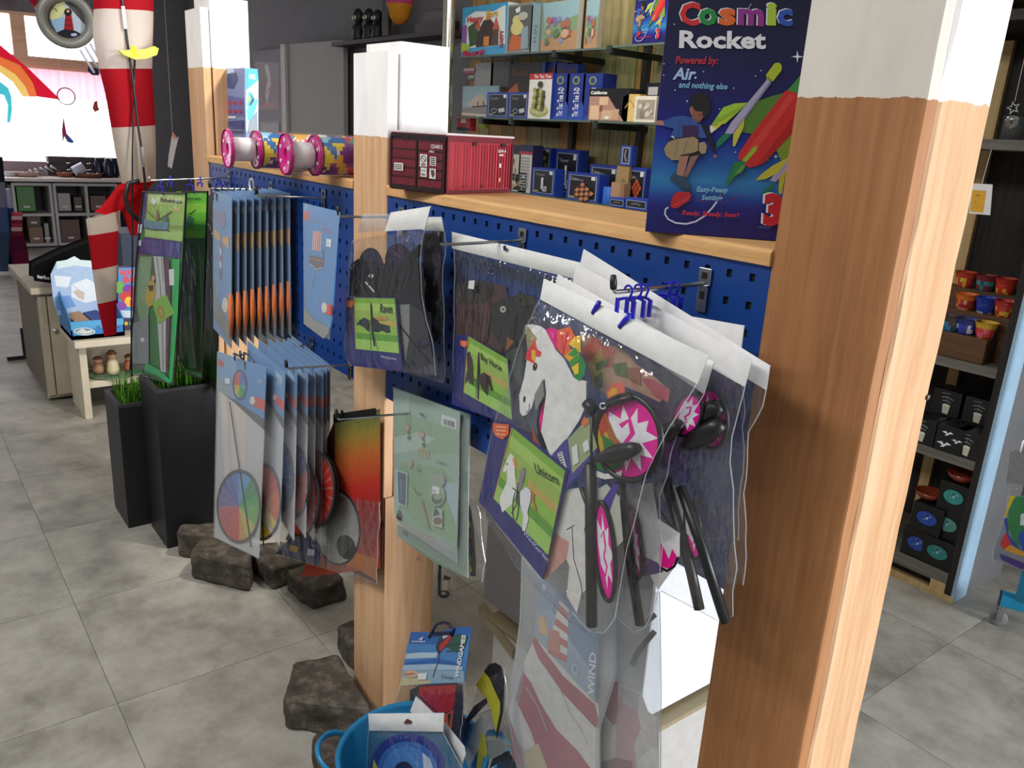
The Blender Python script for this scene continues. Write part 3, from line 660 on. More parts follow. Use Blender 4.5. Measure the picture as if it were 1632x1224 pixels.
# lower body cloth, long spinner, rods
a = Art((0, b+.001, 0), NY, .0003, k=k4)
a.poly([(560, 480), (640, 470), (680, 600), (655, 700), (690, 860), (690, 1010), (640, 1050), (615, 1155), (560, 1060), (575, 900), (500, 720), (500, 590)], '#d6d4cf'); a.poly([(500, 720), (575, 770), (560, 860), (440, 975), (430, 960)], '#c9968c'); a.line([(590, 690), (600, 860), (640, 1000), (650, 1080)], 4, '#2a2a2a'); a.line([(560, 700), (605, 675)], 4, '#2a2a2a')
a.poly([(690, 500), (780, 450), (850, 520), (870, 760), (830, 800), (800, 640)], '#b9bcae'); a.poly([(745, 560), (820, 450), (850, 450), (790, 620)], '#54408f')
a.build('body_fabric', t, FAB)
spinner(t, k4, 768, 820, 52, 272, -.09, b-.002, 20, n=6)
rod(t, k4, [(690, 340), (692, 800), (697, 1225)], b-.006, 30)
rod(t, k4, [(640, 470), (700, 640)], b-.005, 14)
# cards
def hart(a, q):
    a.poly([(238, 372), (226, 388), (214, 376), (240, 312), (256, 280), (276, 300), (282, 400), (290, 500), (268, 556), (232, 586), (212, 606), (200, 560), (200, 520), (222, 470), (236, 440)], '#e5e6e2'); a.poly([(266, 304), (286, 320), (292, 370), (276, 350)], '#e88a52'); a.ell(240, 340, 4, 6, '#2a2a2a', n=8)
    a.poly([(316, 370), (332, 358), (340, 380), (318, 470), (300, 495), (298, 470)], '#8f7a94'); a.ring(286, 570, 16, 80, 5, '#4a4450', .05); a.line([(300, 440), (290, 560), (262, 610)], 4, '#2c2a30'); a.line([(270, 470), (310, 500)], 6, '#26242a')
    a.poly([(312, 490), (345, 464), (372, 488), (368, 540), (352, 600), (358, 640), (338, 710), (322, 700), (330, 620), (312, 560)], '#dfe0e6'); a.line([(368, 488), (384, 500), (380, 540), (398, 592)], 12, '#c0753f')
navycard(t, k4, [(165, 95), (275, 135), (570, 375), (430, 972), (80, 548)], [(265, 142), (553, 378), (462, 838), (165, 530)], b-.0065, 'Unicorn', (395, 385), (68, 38), (-15, -80), (208, 155, 44), hart, ('WindGarden', (330, 720), (26, 30), (10, -34)))
a = Art((0, b-.005, 0), NY, .0003, k=k4)
a.poly([(480, 290), (548, 212), (600, 180), (725, 250), (720, 290), (540, 492)], '#4a3f8c'); a.poly([(568, 205), (680, 85), (728, 250), (592, 392)], '#9aa87c'); a.poly([(510, 285), (535, 270), (562, 365), (540, 375)], '#d8d8d8')
for i in range(6): a.line([(516+3*i, 290+14*i), (534+3*i, 280+14*i)], 5, '#26262a')
a.poly([(640, 120), (660, 80), (690, 110), (660, 138)], '#d8703e'); a.poly([(590, 250), (620, 230), (630, 330), (600, 350)], '#dadcda'); a.poly([(650, 230), (680, 200), (690, 260), (660, 280)], '#dcdedc')
a.build('small_card', t)
# ---- bay horse bag
k2 = (720, 380, 3.827)
BY = -.05
t = bagthing('clear bag with brown horse spinner and green Bay Horse card', 'bag', (-.494, BY, 1.3), 'clear bags with horse and bird spinners')
header(t, K(*k2, [(0, -40), (960, 190), (960, 300), (0, 60)]), BY, seed=8, col='#d9d9d6')
bagfilm(t, K(*k2, [(15, 60), (20, 300), (5, 1000)]), K(*k2, [(900, 290), (880, 600), (560, 1210)]), BY, .01, amp=.006, seed=9)
a = Art((0, BY+.004, 0), NY, .0003, k=k2)
a.poly([(30, 300), (120, 250), (330, 290), (340, 440), (300, 700), (200, 640), (100, 600), (25, 620)], '#4c3434'); a.poly([(30, 280), (240, 260), (280, 330), (200, 390), (120, 400), (40, 390)], '#33302c')
a.poly([(240, 400), (330, 360), (420, 340), (520, 380), (500, 520), (430, 620), (330, 700), (240, 560)], '#2f2c2c'); a.poly([(340, 600), (380, 630), (330, 690)], '#8f5a38')
for i in range(8): a.line([(60+26*i, 420+(i % 3)*20), (48+26*i, 560), (60+22*i, 640)], 8, ['#5e3d38', '#3a2626', '#6a4a40', '#2d2224'][i % 4])
a.poly([(400, 330), (500, 350), (520, 400), (420, 420)], '#3a352e'); a.ell(424, 376, 8, 12, '#0c0c0c'); a.ell(318, 432, 18, 20, '#b8b2a8'); a.ell(318, 432, 9, 9, '#555550')
a.poly([(330, 690), (440, 650), (430, 900), (350, 800)], '#38463a'); a.line([(330, 700), (450, 620)], 10, '#1c1c20')
a.build('horse_spinner', t, FAB)
def bayart(a, q):
    a.poly([(96, 700), (112, 690), (130, 740), (140, 860), (138, 895), (118, 885), (104, 860), (84, 892), (86, 850), (100, 800)], '#3a2c22'); a.poly([(164, 700), (172, 690), (176, 820), (170, 985), (162, 980), (158, 860)], '#20211a'); a.line([(140, 860), (185, 870)], 5, '#241f18'); a.line([(150, 850), (155, 975)], 3, '#3a3a30')
    a.poly([(176, 830), (205, 815), (225, 835), (232, 880), (225, 960), (208, 940), (190, 915), (176, 880)], '#33271d'); a.poly([(212, 822), (240, 840), (250, 900), (262, 930), (244, 925), (232, 880)], '#2a2018')
navycard(t, k2, [(25, 590), (100, 590), (345, 740), (385, 1150), (0, 1010)], [(106, 597), (340, 735), (372, 1105), (78, 940)], BY-.004, 'Bay Horse', (182, 735), (37, 22), (-4, -58), (80, 640, 22), bayart, None)
a = Art((0, BY-.006, 0), NY, .0003, k=k2); a.poly([(105, 258), (142, 255), (135, 310), (100, 305)], '#dfe0e2'); a.build('price_sticker', t)
a = Art((0, BY-.008, 0), NY, .0, k=k2); a.poly([(312, 48), (328, 40), (338, 72), (316, 76)], '#101a50'); a.build('euro_slot', t)
# ---- raven bags
kr = (540, 320, 4.22); RY = -.105
t = bagthing('rear clear raven bag, its white header sticking out at the right', 'bag', (-.922, -.06, 1.3), 'clear bags with horse and bird spinners')
header(t, K(*kr, [(560, 110), (690, 108), (708, 205), (560, 200)]), -.06, seed=11, col='#c9c9c6')
bagfilm(t, K(*kr, [(400, 200), (400, 700), (430, 1150)]), K(*kr, [(708, 205), (722, 230), (700, 600), (722, 1170), (700, 1225)]), -.06, .01, amp=.006, seed=12)
a = Art((0, -.055, 0), NY, .0003, k=kr); a.poly([(560, 220), (700, 210), (700, 560), (690, 900), (640, 960), (580, 700)], '#1e1d22'); a.poly([(590, 745), (622, 748), (625, 900), (600, 900)], '#8b8f8c'); a.poly([(620, 300), (690, 260), (690, 600), (640, 560)], '#2c2838'); a.build('raven_spinner', t, FAB)
t = bagthing('front clear raven bag with black bird spinner and green Raven card', 'bag', (-.922, RY, 1.3), 'clear bags with horse and bird spinners')
header(t, K(*kr, [(350, 78), (618, 36), (578, 190), (310, 205)]), RY, seed=13, col='#dcdcda')
header(t, K(*kr, [(155, 88), (350, 88), (325, 200), (120, 215)]), RY+.006, mat=SEMI, seed=14, name='clear_flap')
bagfilm(t, K(*kr, [(88, 262), (60, 500), (48, 700), (45, 1050), (85, 1112)]), K(*kr, [(578, 190), (545, 450), (575, 700), (640, 1000), (658, 1178)]), RY, .016, amp=.009, seed=15, nu=18, nv=26)
a = Art((0, RY+.005, 0), NY, .0003, k=kr)
a.ell(215, 480, 92, 165, '#1d1a26'); a.ell(212, 470, 80, 145, '#2d2740'); a.ell(400, 400, 88, 112, '#141318'); a.ell(402, 390, 74, 95, '#2a2036')
a.poly([(80, 430), (130, 390), (250, 420), (400, 420), (540, 400), (590, 560), (560, 690), (380, 760), (300, 660), (70, 640)], '#211f24')
a.poly([(480, 350), (545, 290), (565, 300), (560, 360), (510, 410), (480, 480)], '#101012'); a.line([(395, 310), (425, 360), (440, 320)], 9, '#5a2a50'); a.line([(380, 340), (420, 385)], 6, '#6a4a5a')
a.poly([(400, 700), (480, 695), (482, 900), (455, 1080), (420, 1020)], '#7a7d7c'); a.poly([(480, 690), (580, 760), (640, 1090), (560, 1120), (450, 1100), (480, 900)], '#34363a')
a.ell(575, 960, 42, 38, '#1e1c28'); a.ell(575, 950, 26, 20, '#33304a'); a.line([(385, 800), (480, 920), (620, 1090)], 12, '#17171a'); a.ell(222, 505, 17, 12, '#d8d8d6'); a.ell(222, 505, 9, 6, '#2a2733')
a.line([(130, 520), (190, 645)], 5, '#5a5a60'); a.line([(185, 545), (250, 618)], 10, '#cfcfcf')
for i in range(10): a.line([(90+45*i, 420+(i*37) % 60), (80+42*i, 640-(i*23) % 70)], 7, ['#2c2a33', '#0f0f12', '#38343f'][i % 3])
a.build('raven_spinner', t, FAB)
def rvart(a, q):
    a.poly([(122, 832), (146, 802), (176, 784), (202, 798), (212, 850), (208, 882), (190, 868), (170, 848), (148, 836)], '#26303c'); a.poly([(232, 782), (262, 800), (284, 826), (346, 840), (352, 884), (330, 890), (296, 872), (268, 884), (240, 880), (226, 850)], '#242d38')
    a.poly([(216, 680), (228, 700), (236, 860), (252, 975), (240, 980), (224, 880)], '#1e242c'); a.line([(214, 800), (222, 1000)], 3, '#3c3c3c'); a.line([(240, 900), (268, 1000)], 3, '#3c3c3c'); a.poly([(240, 780), (330, 778), (340, 800), (260, 800)], '#b98a4a')
navycard(t, kr, [(52, 645), (385, 652), (432, 1150), (85, 1108), (45, 1050)], [(106, 652), (377, 657), (410, 1025), (120, 996)], RY-.004, 'Raven', (282, 750), (37, 2), (2, -84), (78, 690, 26), rvart, ('WindGarden', (290, 1055), (20, 3), (0, -26)))
# ---- tiger package under the raven bags
kt = (620, 600, 3.4)
t = bagthing('rear pale green tiger umbrella packet peeking out to the right', 'packet', (-.811, -.02, .93), 'milky tiger packets'); 
a = Art((0, -.022, 0), NY, .0003, k=kt); a.poly([(380, 190), (437, 205), (432, 560), (425, 1090), (250, 1010), (50, 870), (45, 800), (365, 950)], '#74907c'); a.poly([(385, 500), (430, 520), (428, 640), (385, 600)], '#4f7a56'); a.text('RACE', (368, 560), (16, 2), (0, -22), '#26302a'); a.poly([(65, 830), (110, 850), (100, 870), (75, 855)], '#3a5a3a'); a.build('printed_sheet', t)
bagfilm(t, K(*kt, [(380, 185), (45, 800), (50, 872)]), K(*kt, [(440, 205), (432, 560), (428, 1092)]), -.024, .006, SEMI, .003, 31, 8, 12)
t = bagthing('front pale green milky packet with tiger print, barcode and price label', 'packet', (-.811, -.03, .93), 'milky tiger packets')
TY = -.034
a = Art((0, TY, 0), NY, .0003, k=kt)
fr = [(26, 60), (384, 192), (376, 560), (368, 930), (48, 790), (30, 740)]
a.poly(fr, '#8fae98')
a.poly([(27, 180), (380, 300), (378, 420), (200, 420), (28, 330)], '#84a882'); a.poly([(28, 330), (160, 300), (250, 340), (150, 400), (28, 420)], '#a9c0b0'); a.poly([(60, 460), (300, 500), (374, 620), (200, 640), (110, 600), (60, 520)], '#7fa678'); a.poly([(110, 600), (330, 640), (370, 900), (180, 820), (60, 700)], '#86a97c'); a.poly([(270, 560), (376, 580), (370, 820), (330, 700)], '#9dbac0'); a.poly([(26, 60), (120, 95), (110, 200), (28, 200)], '#a3bcae'); a.poly([(30, 560), (60, 600), (60, 780), (30, 740)], '#a6bfae')
a.poly([(288, 205), (370, 230), (368, 288), (284, 262)], '#cfd3d2')
for i in range(9): a.line([(298+7*i, 228+2*i), (297+7*i, 258+2*i)], 2+(i % 3)*1.5, '#30343a')
for (x_, y_) in ((103, 275), (183, 312)): a.ell(x_, y_, 16, 20, '#a98a6c'); a.ell(x_, y_+2, 10, 13, '#bfa588'); a.line([(x_+4, y_+22), (x_+10, y_+52)], 10, '#a8b0a6'); a.ell(x_+8, y_+28, 7, 8, '#4e4a4c'); a.ell(x_+10, y_+56, 9, 10, '#4e5654')
a.text('TIGER', (158, 425), (25, 6), (2, -58), '#b9a266', .02); a.text('UMBRACE', (262, 468), (14, 4), (0, -24), '#33403a')
a.poly([(42, 500), (108, 522), (104, 706), (50, 690)], '#b5c6c6'); a.poly([(54, 512), (102, 528), (98, 700), (60, 680)], '#35506a'); a.line([(60, 540), (96, 552)], 6, '#27384c'); a.line([(72, 560), (76, 670)], 5, '#6f90a4')
a.poly([(60, 715), (75, 750), (74, 780), (48, 765)], '#2c2c34'); a.ell(62, 755, 8, 10, '#7a4a44')
a.line([(140, 600), (165, 640), (180, 628)], 8, '#60705c'); a.line([(185, 660), (225, 820)], 7, '#a07858'); a.ell(122, 470, 14, 22, '#b09a86'); a.ell(165, 500, 9, 10, '#748a80')
a.ell(270, 560, 44, 40, '#92a090'); a.ell(270, 640, 44, 60, '#8fae86'); a.ell(272, 660, 30, 30, '#3f5a3a'); a.ell(275, 650, 22, 14, '#92ac84'); a.poly([(255, 700), (300, 720), (300, 820), (240, 800)], '#a9beb0'); a.ell(275, 780, 24, 20, '#7a5c42'); a.poly([(262, 700), (290, 745), (250, 755)], '#31463a')
a.poly([(248, 590), (286, 598), (284, 636), (246, 630)], '#e6e9ea'); a.text('8,90', (250, 622), (9, 1.5), (0, -18), '#202020', .01)
a.poly([(182, 192), (205, 205), (198, 215), (180, 205)], '#11170f')
a.build('printed_sheet', t)
bagfilm(t, K(*kt, [(26, 55), (28, 400), (30, 745), (48, 800)]), K(*kt, [(386, 190), (378, 560), (368, 960), (368, 1012)]), TY, .006, SEMI, .003, 33, 12, 20)
# umbrella pack behind the tiger packets
t = bagthing('clear pack with colourful striped rim behind the tiger packets', 'packet', (-.6, -.01, .6))
a = Art((0, -.012, 0), NY, .0003, k=kt); a.poly([(428, 665), (445, 720), (462, 830), (472, 1000), (470, 1085), (440, 1080), (425, 780)], '#15151a')
for i, c in enumerate(('#cfd23a', '#d63a86', '#8a3aa0', '#3aa04a', '#d8d23a')): a.poly([(427, 760+60*i), (438+i*2, 790+60*i), (444+i*2, 820+60*i), (430, 810+60*i)], c)
a.build('striped_cloth', t, FAB)
bagfilm(t, K(*kt, [(425, 640), (430, 1090)]), K(*kt, [(480, 700), (520, 1000), (500, 1110)]), -.013, .008, CLEAR, .005, 35, 8, 10)
t = bagthing('small clear pouch with dark blue and white cord behind the middle post', 'pouch', (-1.2, .3, .3), name='hanging_pouch')
a = Art((0, .18, 0), NY, .0003, k=kt); a.poly([(300, 1075), (335, 1090), (330, 1105), (295, 1100)], '#16203f'); a.poly([(285, 1105), (320, 1110), (315, 1160), (285, 1160)], '#c8c4b4'); a.ell(300, 1180, 30, 22, '#16203f'); a.ell(295, 1175, 14, 9, '#aeb4b4'); a.build('cord_bundle', t, FAB)
m = MB(); bagfilm(t, K(*kt, [(262, 1000), (265, 1200)]), K(*kt, [(360, 1080), (355, 1215)]), .18, .01, CLEAR, .004, 36, 6, 8)
m = MB().box(tuple(aY(620+262/3.4, 600+1180/3.4, .19)), tuple(aY(620+285/3.4, 600+1000/3.4, .20))); m.build('backing_strip', BLACKP, t)
# ---- frosted windsock bags low on the right
WY = -.045
def windsock_bag(label, Y, L, R, seed, full=True):
    t = bagthing(label, 'bag', (-.2, Y, .5), 'long frosted windsock bags')
    bagfilm(t, L, R, Y, .012, FROST, .006, seed, 14, 20); return t
k = k5
t = windsock_bag('rear long frosted bag with folded red and white cloth, right side showing', -.02, K(*k, [(700, 150), (720, 700), (760, 1400)]), K(*k, [(1105, 225), (1112, 700), (1108, 1400)]), 41)
a = Art((0, -.012, 0), NY, .0003, k=k); a.poly([(750, 700), (860, 740), (1000, 790), (1040, 900), (1100, 940), (1100, 1400), (760, 1400)], '#c9c3bf'); a.poly([(760, 740), (870, 730), (870, 960), (840, 980), (760, 860)], '#9c3040'); a.poly([(880, 800), (960, 820), (1000, 1000), (960, 1080), (990, 1400), (860, 1400), (860, 980)], '#b98a8c'); a.poly([(980, 1180), (1060, 1100), (1100, 1100), (1100, 1400), (1000, 1400)], '#d6d2ce'); a.poly([(880, 760), (990, 800), (980, 900), (900, 860)], '#b0a6aa')
a.poly([(760, 980), (860, 990), (840, 1200), (760, 1180)], '#d8d0b4'); a.poly([(760, 1190), (860, 1160), (950, 1180), (970, 1400), (760, 1400)], '#7e2c38'); a.line([(1080, 445), (985, 560), (950, 640)], 34, '#6e6e70'); a.line([(1085, 350), (1000, 420)], 30, '#77777a')
a.build('folded_windsock', t, FAB)
t = windsock_bag('front long frosted bag with lighthouse card and red white striped windsock', WY, K(*k, [(330, 20), (318, 400), (250, 900), (330, 1400)]), K(*k, [(860, 60), (855, 700), (765, 1000), (770, 1400)]), 42)
a = Art((0, WY+.008, 0), NY, .0003, k=k)
a.poly([(400, 480), (480, 470), (760, 860), (770, 1400), (330, 1400), (250, 900), (330, 640)], '#d9d5d0')
a.poly([(400, 470), (440, 540), (560, 700), (740, 860), (770, 1000), (740, 990), (560, 800), (420, 600), (385, 510)], '#a32a3c')
a.poly([(330, 670), (380, 740), (430, 850), (520, 1000), (640, 1120), (720, 1230), (760, 1400), (560, 1400), (430, 1180), (380, 1020), (290, 830)], '#a8304a')
a.poly([(255, 930), (300, 1060), (380, 1200), (480, 1400), (330, 1400), (280, 1150)], '#a03048')
a.poly([(330, 1130), (420, 1080), (500, 1300), (480, 1400), (400, 1400), (350, 1260)], '#c9b684')
for (p, q) in (((450, 640), (600, 900)), ((560, 860), (700, 1080)), ((350, 760), (470, 1010))): a.line([p, ((p[0]+q[0])/2+14, (p[1]+q[1])/2), q], 6, '#b8b3ae')
a.build('striped_windsock', t, FAB)
a = Art((0, WY+.003, 0), NY, .0003, k=k)
a.poly([(412, 120), (560, 250), (765, 470), (738, 850), (400, 478)], '#5f7ba0'); a.poly([(412, 120), (520, 210), (500, 330), (405, 330)], '#7f93ad'); a.poly([(405, 330), (500, 330), (600, 500), (740, 700), (738, 850), (400, 478)], '#8ea0b6')
a.poly([(540, 270), (592, 320), (580, 610), (470, 560)], '#ddd9d6')
for i in range(4):
    y_ = 300+80*i; a.poly([(536-i*18, y_-10), (590-i*2, y_+45), (588-i*2, y_+85), (527-i*18, y_+28)], '#b94a34')
a.poly([(420, 380), (450, 350), (470, 420), (480, 470), (430, 460)], '#d9a860'); a.poly([(490, 430), (540, 450), (545, 580), (470, 540)], '#c06a4e')
a.text('WIND', (735, 810), (5, -86), (-52, -14), '#dfe3e6', .02); a.text('R', (440, 210), (40, 14), (6, -44), '#e8ecee', .03); a.text('GAMES', (620, 600), (6, 22), (30, -8), '#a9b6c6', .0)
a.ell(630, 660, 18, 32, '#b9c2cc', -.3); a.ell(630, 660, 11, 22, '#7088a6', -.3)
a.build('printed_card', t)
# ---- cartons behind the divider
GF = plain('foam_shade_grey', '#8b8a8c', .8, 0, .03, 60, .2); WF = plain('white_woven_board', '#e2e4ec', .7, 0, .03, 90, .2); CB = plain('kraft_cardboard', '#8f8468', .85, 0, .06, 20)  # the grey is shade on the white foam box, put into colour
xc = -.345; ZB = aX(1100, 1106, xc).z
yb0 = .30
xl = aY(774, 930, yb0).x; zt_ = .535
t = thing('foam_box', 'white foam box with shade painted grey on its front, on top of the carton behind the right hand bags', 'box', ((xl+xc)/2, .5, .28))
MB().box((xl, yb0, .285), (xc, .95, zt_)).build('tub', WF, t, bevel=.004)
MB().box((xl-.004, yb0-.004, zt_), (xc+.004, .954, .735)).build('lid', WF, t, bevel=.006)
MB().box((xl-.002, yb0-.0015, .288), (xc-.001, yb0+.002, zt_-.004)).box((xl-.006, yb0-.006, zt_+.002), (xc-.001, yb0-.003, .733)).build('front_shade_sheet', GF, t)  # thin grey sheets paint the shaded front of the white box
t = thing('carton', 'open white carton with red letters and raised brown flap under the foam box', 'box', ((xl+xc)/2, .5, 0))
xq = aY(786, 1020, yb0-.02).x
m = MB().box((xq, yb0-.02, 0), (xc+.01, .93, .262)); m.build('body', plain('white_carton', '#b5b3b0', .8), t)
MB().obox((xq-.02, yb0-.03, .262), (xc-xq+.05, 0, 0), (0, .30, .0), (0, -.006, .012)).build('flap', CB, t)
m = MB().obox((xq-.06, yb0-.03, .255), (.16, -.0, -.05), (0, .02, .0), (.0, .0, .03)); m.build('raised_flap', CB, t)
a = Art((0, yb0-.021, 0), NY, .0005, k=(740, 880, 3.547)); a.text('ZIS', (243, 560), (-4, -34), (38, 10), '#b23a34', .03, ); a.build('red_letters', t)
# white bubble sheet under foam box on the end side
# ---- blue tub with kite packs
tc = Vector((-.56, -.16, 0)); TR = .158; TH = .27
TUBM = plain('blue_tub_plastic', '#1b7cae', .35, 0, .03)
t = thing('plastic_tub', 'bright blue flexible plastic tub with loop handles full of kite packs', 'tub', tc)
prof = [(0, .004), (TR*.72, .0), (TR*.76, .01), (TR*.97, TH-.01), (TR*1.03, TH), (TR*1.0, TH+.006), (TR*.95, TH-.004), (TR*.74, .014), (0, .012)]
MB().lathe(prof, tc, n=40).build('tub_wall', TUBM, t, smooth=True)
for ang in (4.12, 1.0):
    d = Vector((math.cos(ang), math.sin(ang), 0)); s_ = Vector((-d.y, d.x, 0)); P = []
    for q in [math.pi*i/12 for i in range(13)]: P.append(tc+d*(TR*1.0+.045*math.sin(q)-.004)+s_*(.058*math.cos(q))+Vector((0, 0, TH-.004+.02*math.sin(q))))
    m = MB(); G = [[p+Vector((0, 0, -.009)), p+d*.006, p+Vector((0, 0, .009)), p-d*.006] for p in P]; m.grid(G, closed=True); m.build('loop_handle', TUBM, t, smooth=True)
kb = (620, 980, 5.017); KY = -.08
t = bagthing('kite pack with blue beach picture card and red folded kite standing in the tub', 'packet', (-.6, KY, .2), name='kite_pack')
a = Art((0, KY, 0), NY, .0003, k=kb)
cardq = [(175, 135), (400, 140), (520, 100), (665, 95), (605, 540), (340, 545), (88, 568)]
a.poly(cardq, '#2c64ae'); a.poly([(150, 230), (380, 235), (620, 170), (650, 150), (605, 540), (88, 568)], '#4a86c4'); a.poly([(140, 310), (250, 300), (390, 300), (380, 340), (130, 350)], '#b8cfe0'); a.poly([(125, 380), (380, 350), (560, 380), (600, 430), (600, 440), (110, 430)], '#2d66b2')
a.poly([(115, 400), (380, 390), (590, 410), (590, 440), (110, 440)], '#a9c6de'); a.poly([(110, 440), (600, 445), (605, 540), (340, 545), (88, 568)], '#93b4cc'); a.poly([(100, 500), (240, 500), (340, 530), (340, 545), (88, 568)], '#cfc59e')
a.poly([(420, 200), (560, 150), (640, 170), (610, 260), (540, 300), (470, 260)], '#31564e'); a.line([(420, 260), (560, 230), (630, 190)], 14, '#284a44'); a.line([(460, 290), (600, 280)], 12, '#2e5a52')
a.poly([(375, 260), (400, 190), (440, 150), (470, 135), (505, 155), (500, 200), (400, 315)], '#2b3a52'); a.poly([(410, 240), (490, 160), (505, 175), (480, 220), (420, 290), (405, 270)], '#b5332f'); a.poly([(430, 170), (465, 140), (490, 160), (440, 190)], '#c9cdd6'); a.line([(405, 315), (395, 380), (375, 430), (355, 500)], 6, '#6b5f6e')
a.poly([(240, 195), (280, 170), (268, 200), (262, 195)], '#e6ebf2'); a.text('RHOMBUS', (190, 218), (23, 0), (0, -22), '#cfdcec', .02)
a.text('WINDGAMES', (562, 500), (10, -57), (-44, -8), '#e8edf0', .035); a.text('Design', (425, 500), (36, 4), (0, -40), '#5c7890')
a.ell(185, 468, 62, 30, '#d8b8a0'); a.text('Rainbow', (130, 480), (24, -2), (0, -26), '#c0392b', .02); a.poly([(240, 462), (312, 462), (305, 512), (236, 516)], '#f0f0f0')
a.build('printed_card', t)
m = MB(); P = pY(K(*kb, cardq), KY+.0015); m.add(P, [list(range(len(P)))], C('#23304a')); m.build('card_back', PRINT, t)
P = pY(K(*kb, [(320, 178), (365, 100), (390, 70), (440, 60), (480, 72), (495, 100), (520, 105), (500, 165)]), KY-.002); MB().tube(P, .0030, 6).build('hanger', NAVYC, t, smooth=True)
P = pY(K(*kb, [(340, 150), (500, 145)]), KY-.001); MB().tube(P, .004, 6).build('hanger_bar', NAVYC, t)
a = Art((0, KY+.004, 0), NY, .0003, k=kb)
a.poly([(250, 560), (330, 530), (540, 540), (548, 700), (500, 780), (430, 790), (330, 770), (230, 640)], '#bb2230'); a.line([(250, 560), (545, 545)], 8, '#50141c'); a.line([(235, 640), (400, 790), (500, 770), (548, 690)], 10, '#2b2b2b')
a.poly([(440, 800), (545, 740), (510, 920), (440, 890)], '#d05a3a'); a.poly([(470, 800), (500, 780), (480, 900)], '#2a2626'); a.poly([(540, 545), (590, 560), (600, 800), (540, 980), (500, 930)], '#35323c'); a.poly([(170, 600), (250, 560), (230, 650), (350, 790), (170, 790)], '#2c2e33')
a.build('folded_kite', t, FAB)
bagfilm(t, K(*kb, [(88, 560), (60, 640), (20, 780)]), K(*kb, [(610, 540), (600, 800), (560, 1000)]), KY, .008, CLEAR, .006, 51, 12, 12)
# yellow and black kite pack
YY = -.04
t = bagthing('tall clear pack with black and yellow folded kite standing in the tub', 'packet', (-.5, YY, .2), name='kite_pack')
a = Art((0, YY, 0), NY, .0003, k=kb)
a.poly([(760, 450), (800, 395), (850, 380), (900, 410), (925, 520), (915, 780), (860, 1000), (850, 900), (890, 720)], '#25262a'); a.poly([(762, 455), (800, 500), (840, 590), (890, 700), (888, 780), (855, 940), (820, 760), (790, 690), (695, 560)], '#c9c42a'); a.poly([(680, 730), (780, 660), (790, 700), (640, 860), (540, 1000), (560, 920)], '#2b2833')
a.poly([(690, 860), (740, 800), (780, 800), (800, 900), (640, 1230), (600, 1130)], '#a9aaa6'); a.poly([(740, 930), (770, 960), (790, 1100), (740, 1240), (700, 1240), (715, 1080)], '#bdb52e'); a.poly([(560, 770), (660, 880), (600, 1080), (545, 980)], '#3a2f45'); a.poly([(830, 1150), (960, 1080), (1040, 1240), (800, 1240)], '#26282a'); a.poly([(790, 1000), (930, 985), (980, 1060), (800, 1160)], '#8c9690')
a.build('folded_kite', t, FAB)
bagfilm(t, K(*kb, [(700, 560), (600, 860), (560, 1240)]), K(*kb, [(925, 430), (940, 760), (1040, 1240)]), YY, .01, CLEAR, .008, 52, 12, 14)
# front packs with white headers and blue round kite
FY = -.215
t = bagthing('clear pack with diagonal white header leaning right in the tub', 'packet', (-.6, FY, .15), name='kite_pack')
header(t, K(*kb, [(215, 650), (440, 870), (605, 1060), (585, 1215)][:4]), FY+.02, seed=61); a = Art((0, FY+.016, 0), NY, .0003, k=kb); a.poly([(215, 650), (360, 785), (460, 870), (605, 1050), (615, 1110), (580, 1215), (330, 930), (170, 770)], '#e4e6e6'); a.poly([(420, 930), (440, 920), (460, 960), (455, 985), (425, 960)], '#7c3a2a'); a.build('header_face', t)
a = Art((0, FY+.024, 0), NY, .0003, k=kb); a.poly([(330, 930), (585, 1215), (560, 1240), (200, 1240)], '#2f333c'); a.build('kite_cloth', t, FAB)
t = bagthing('front clear pack with straight white header and blue round kite in the tub', 'packet', (-.65, FY, .15), name='kite_pack')
header(t, K(*kb, [(-165, 790), (438, 785), (432, 935), (-160, 925)]), FY, seed=62, col='#e2e4e6')
a = Art((0, FY, 0), NY, .006, k=kb); a.poly([(140, 850), (165, 820), (205, 840), (200, 862), (140, 862)], '#5a2f28'); a.build('euro_slot', t)
a = Art((0, FY+.004, 0), NY, .0003, k=kb)
a.poly([(-160, 930), (432, 935), (590, 1240), (-170, 1240)], '#3a6a8c'); a.ell(150, 1230, 300, 290, '#22328e'); a.ell(150, 1240, 240, 230, '#3d6fc0'); a.ell(140, 1250, 190, 200, '#4f8ad0'); a.poly([(270, 1100), (330, 1150), (360, 1240), (280, 1240)], '#c5cfe0'); a.ell(120, 1260, 80, 90, '#1b1f50'); a.poly([(-120, 1150), (-80, 1240), (-130, 1240)], '#c8c84a')
a.build('round_kite', t, FAB)
bagfilm(t, K(*kb, [(-160, 925), (-170, 1100), (-170, 1260)]), K(*kb, [(432, 935), (560, 1180), (600, 1260)]), FY, .008, CLEAR, .006, 63, 12, 12)

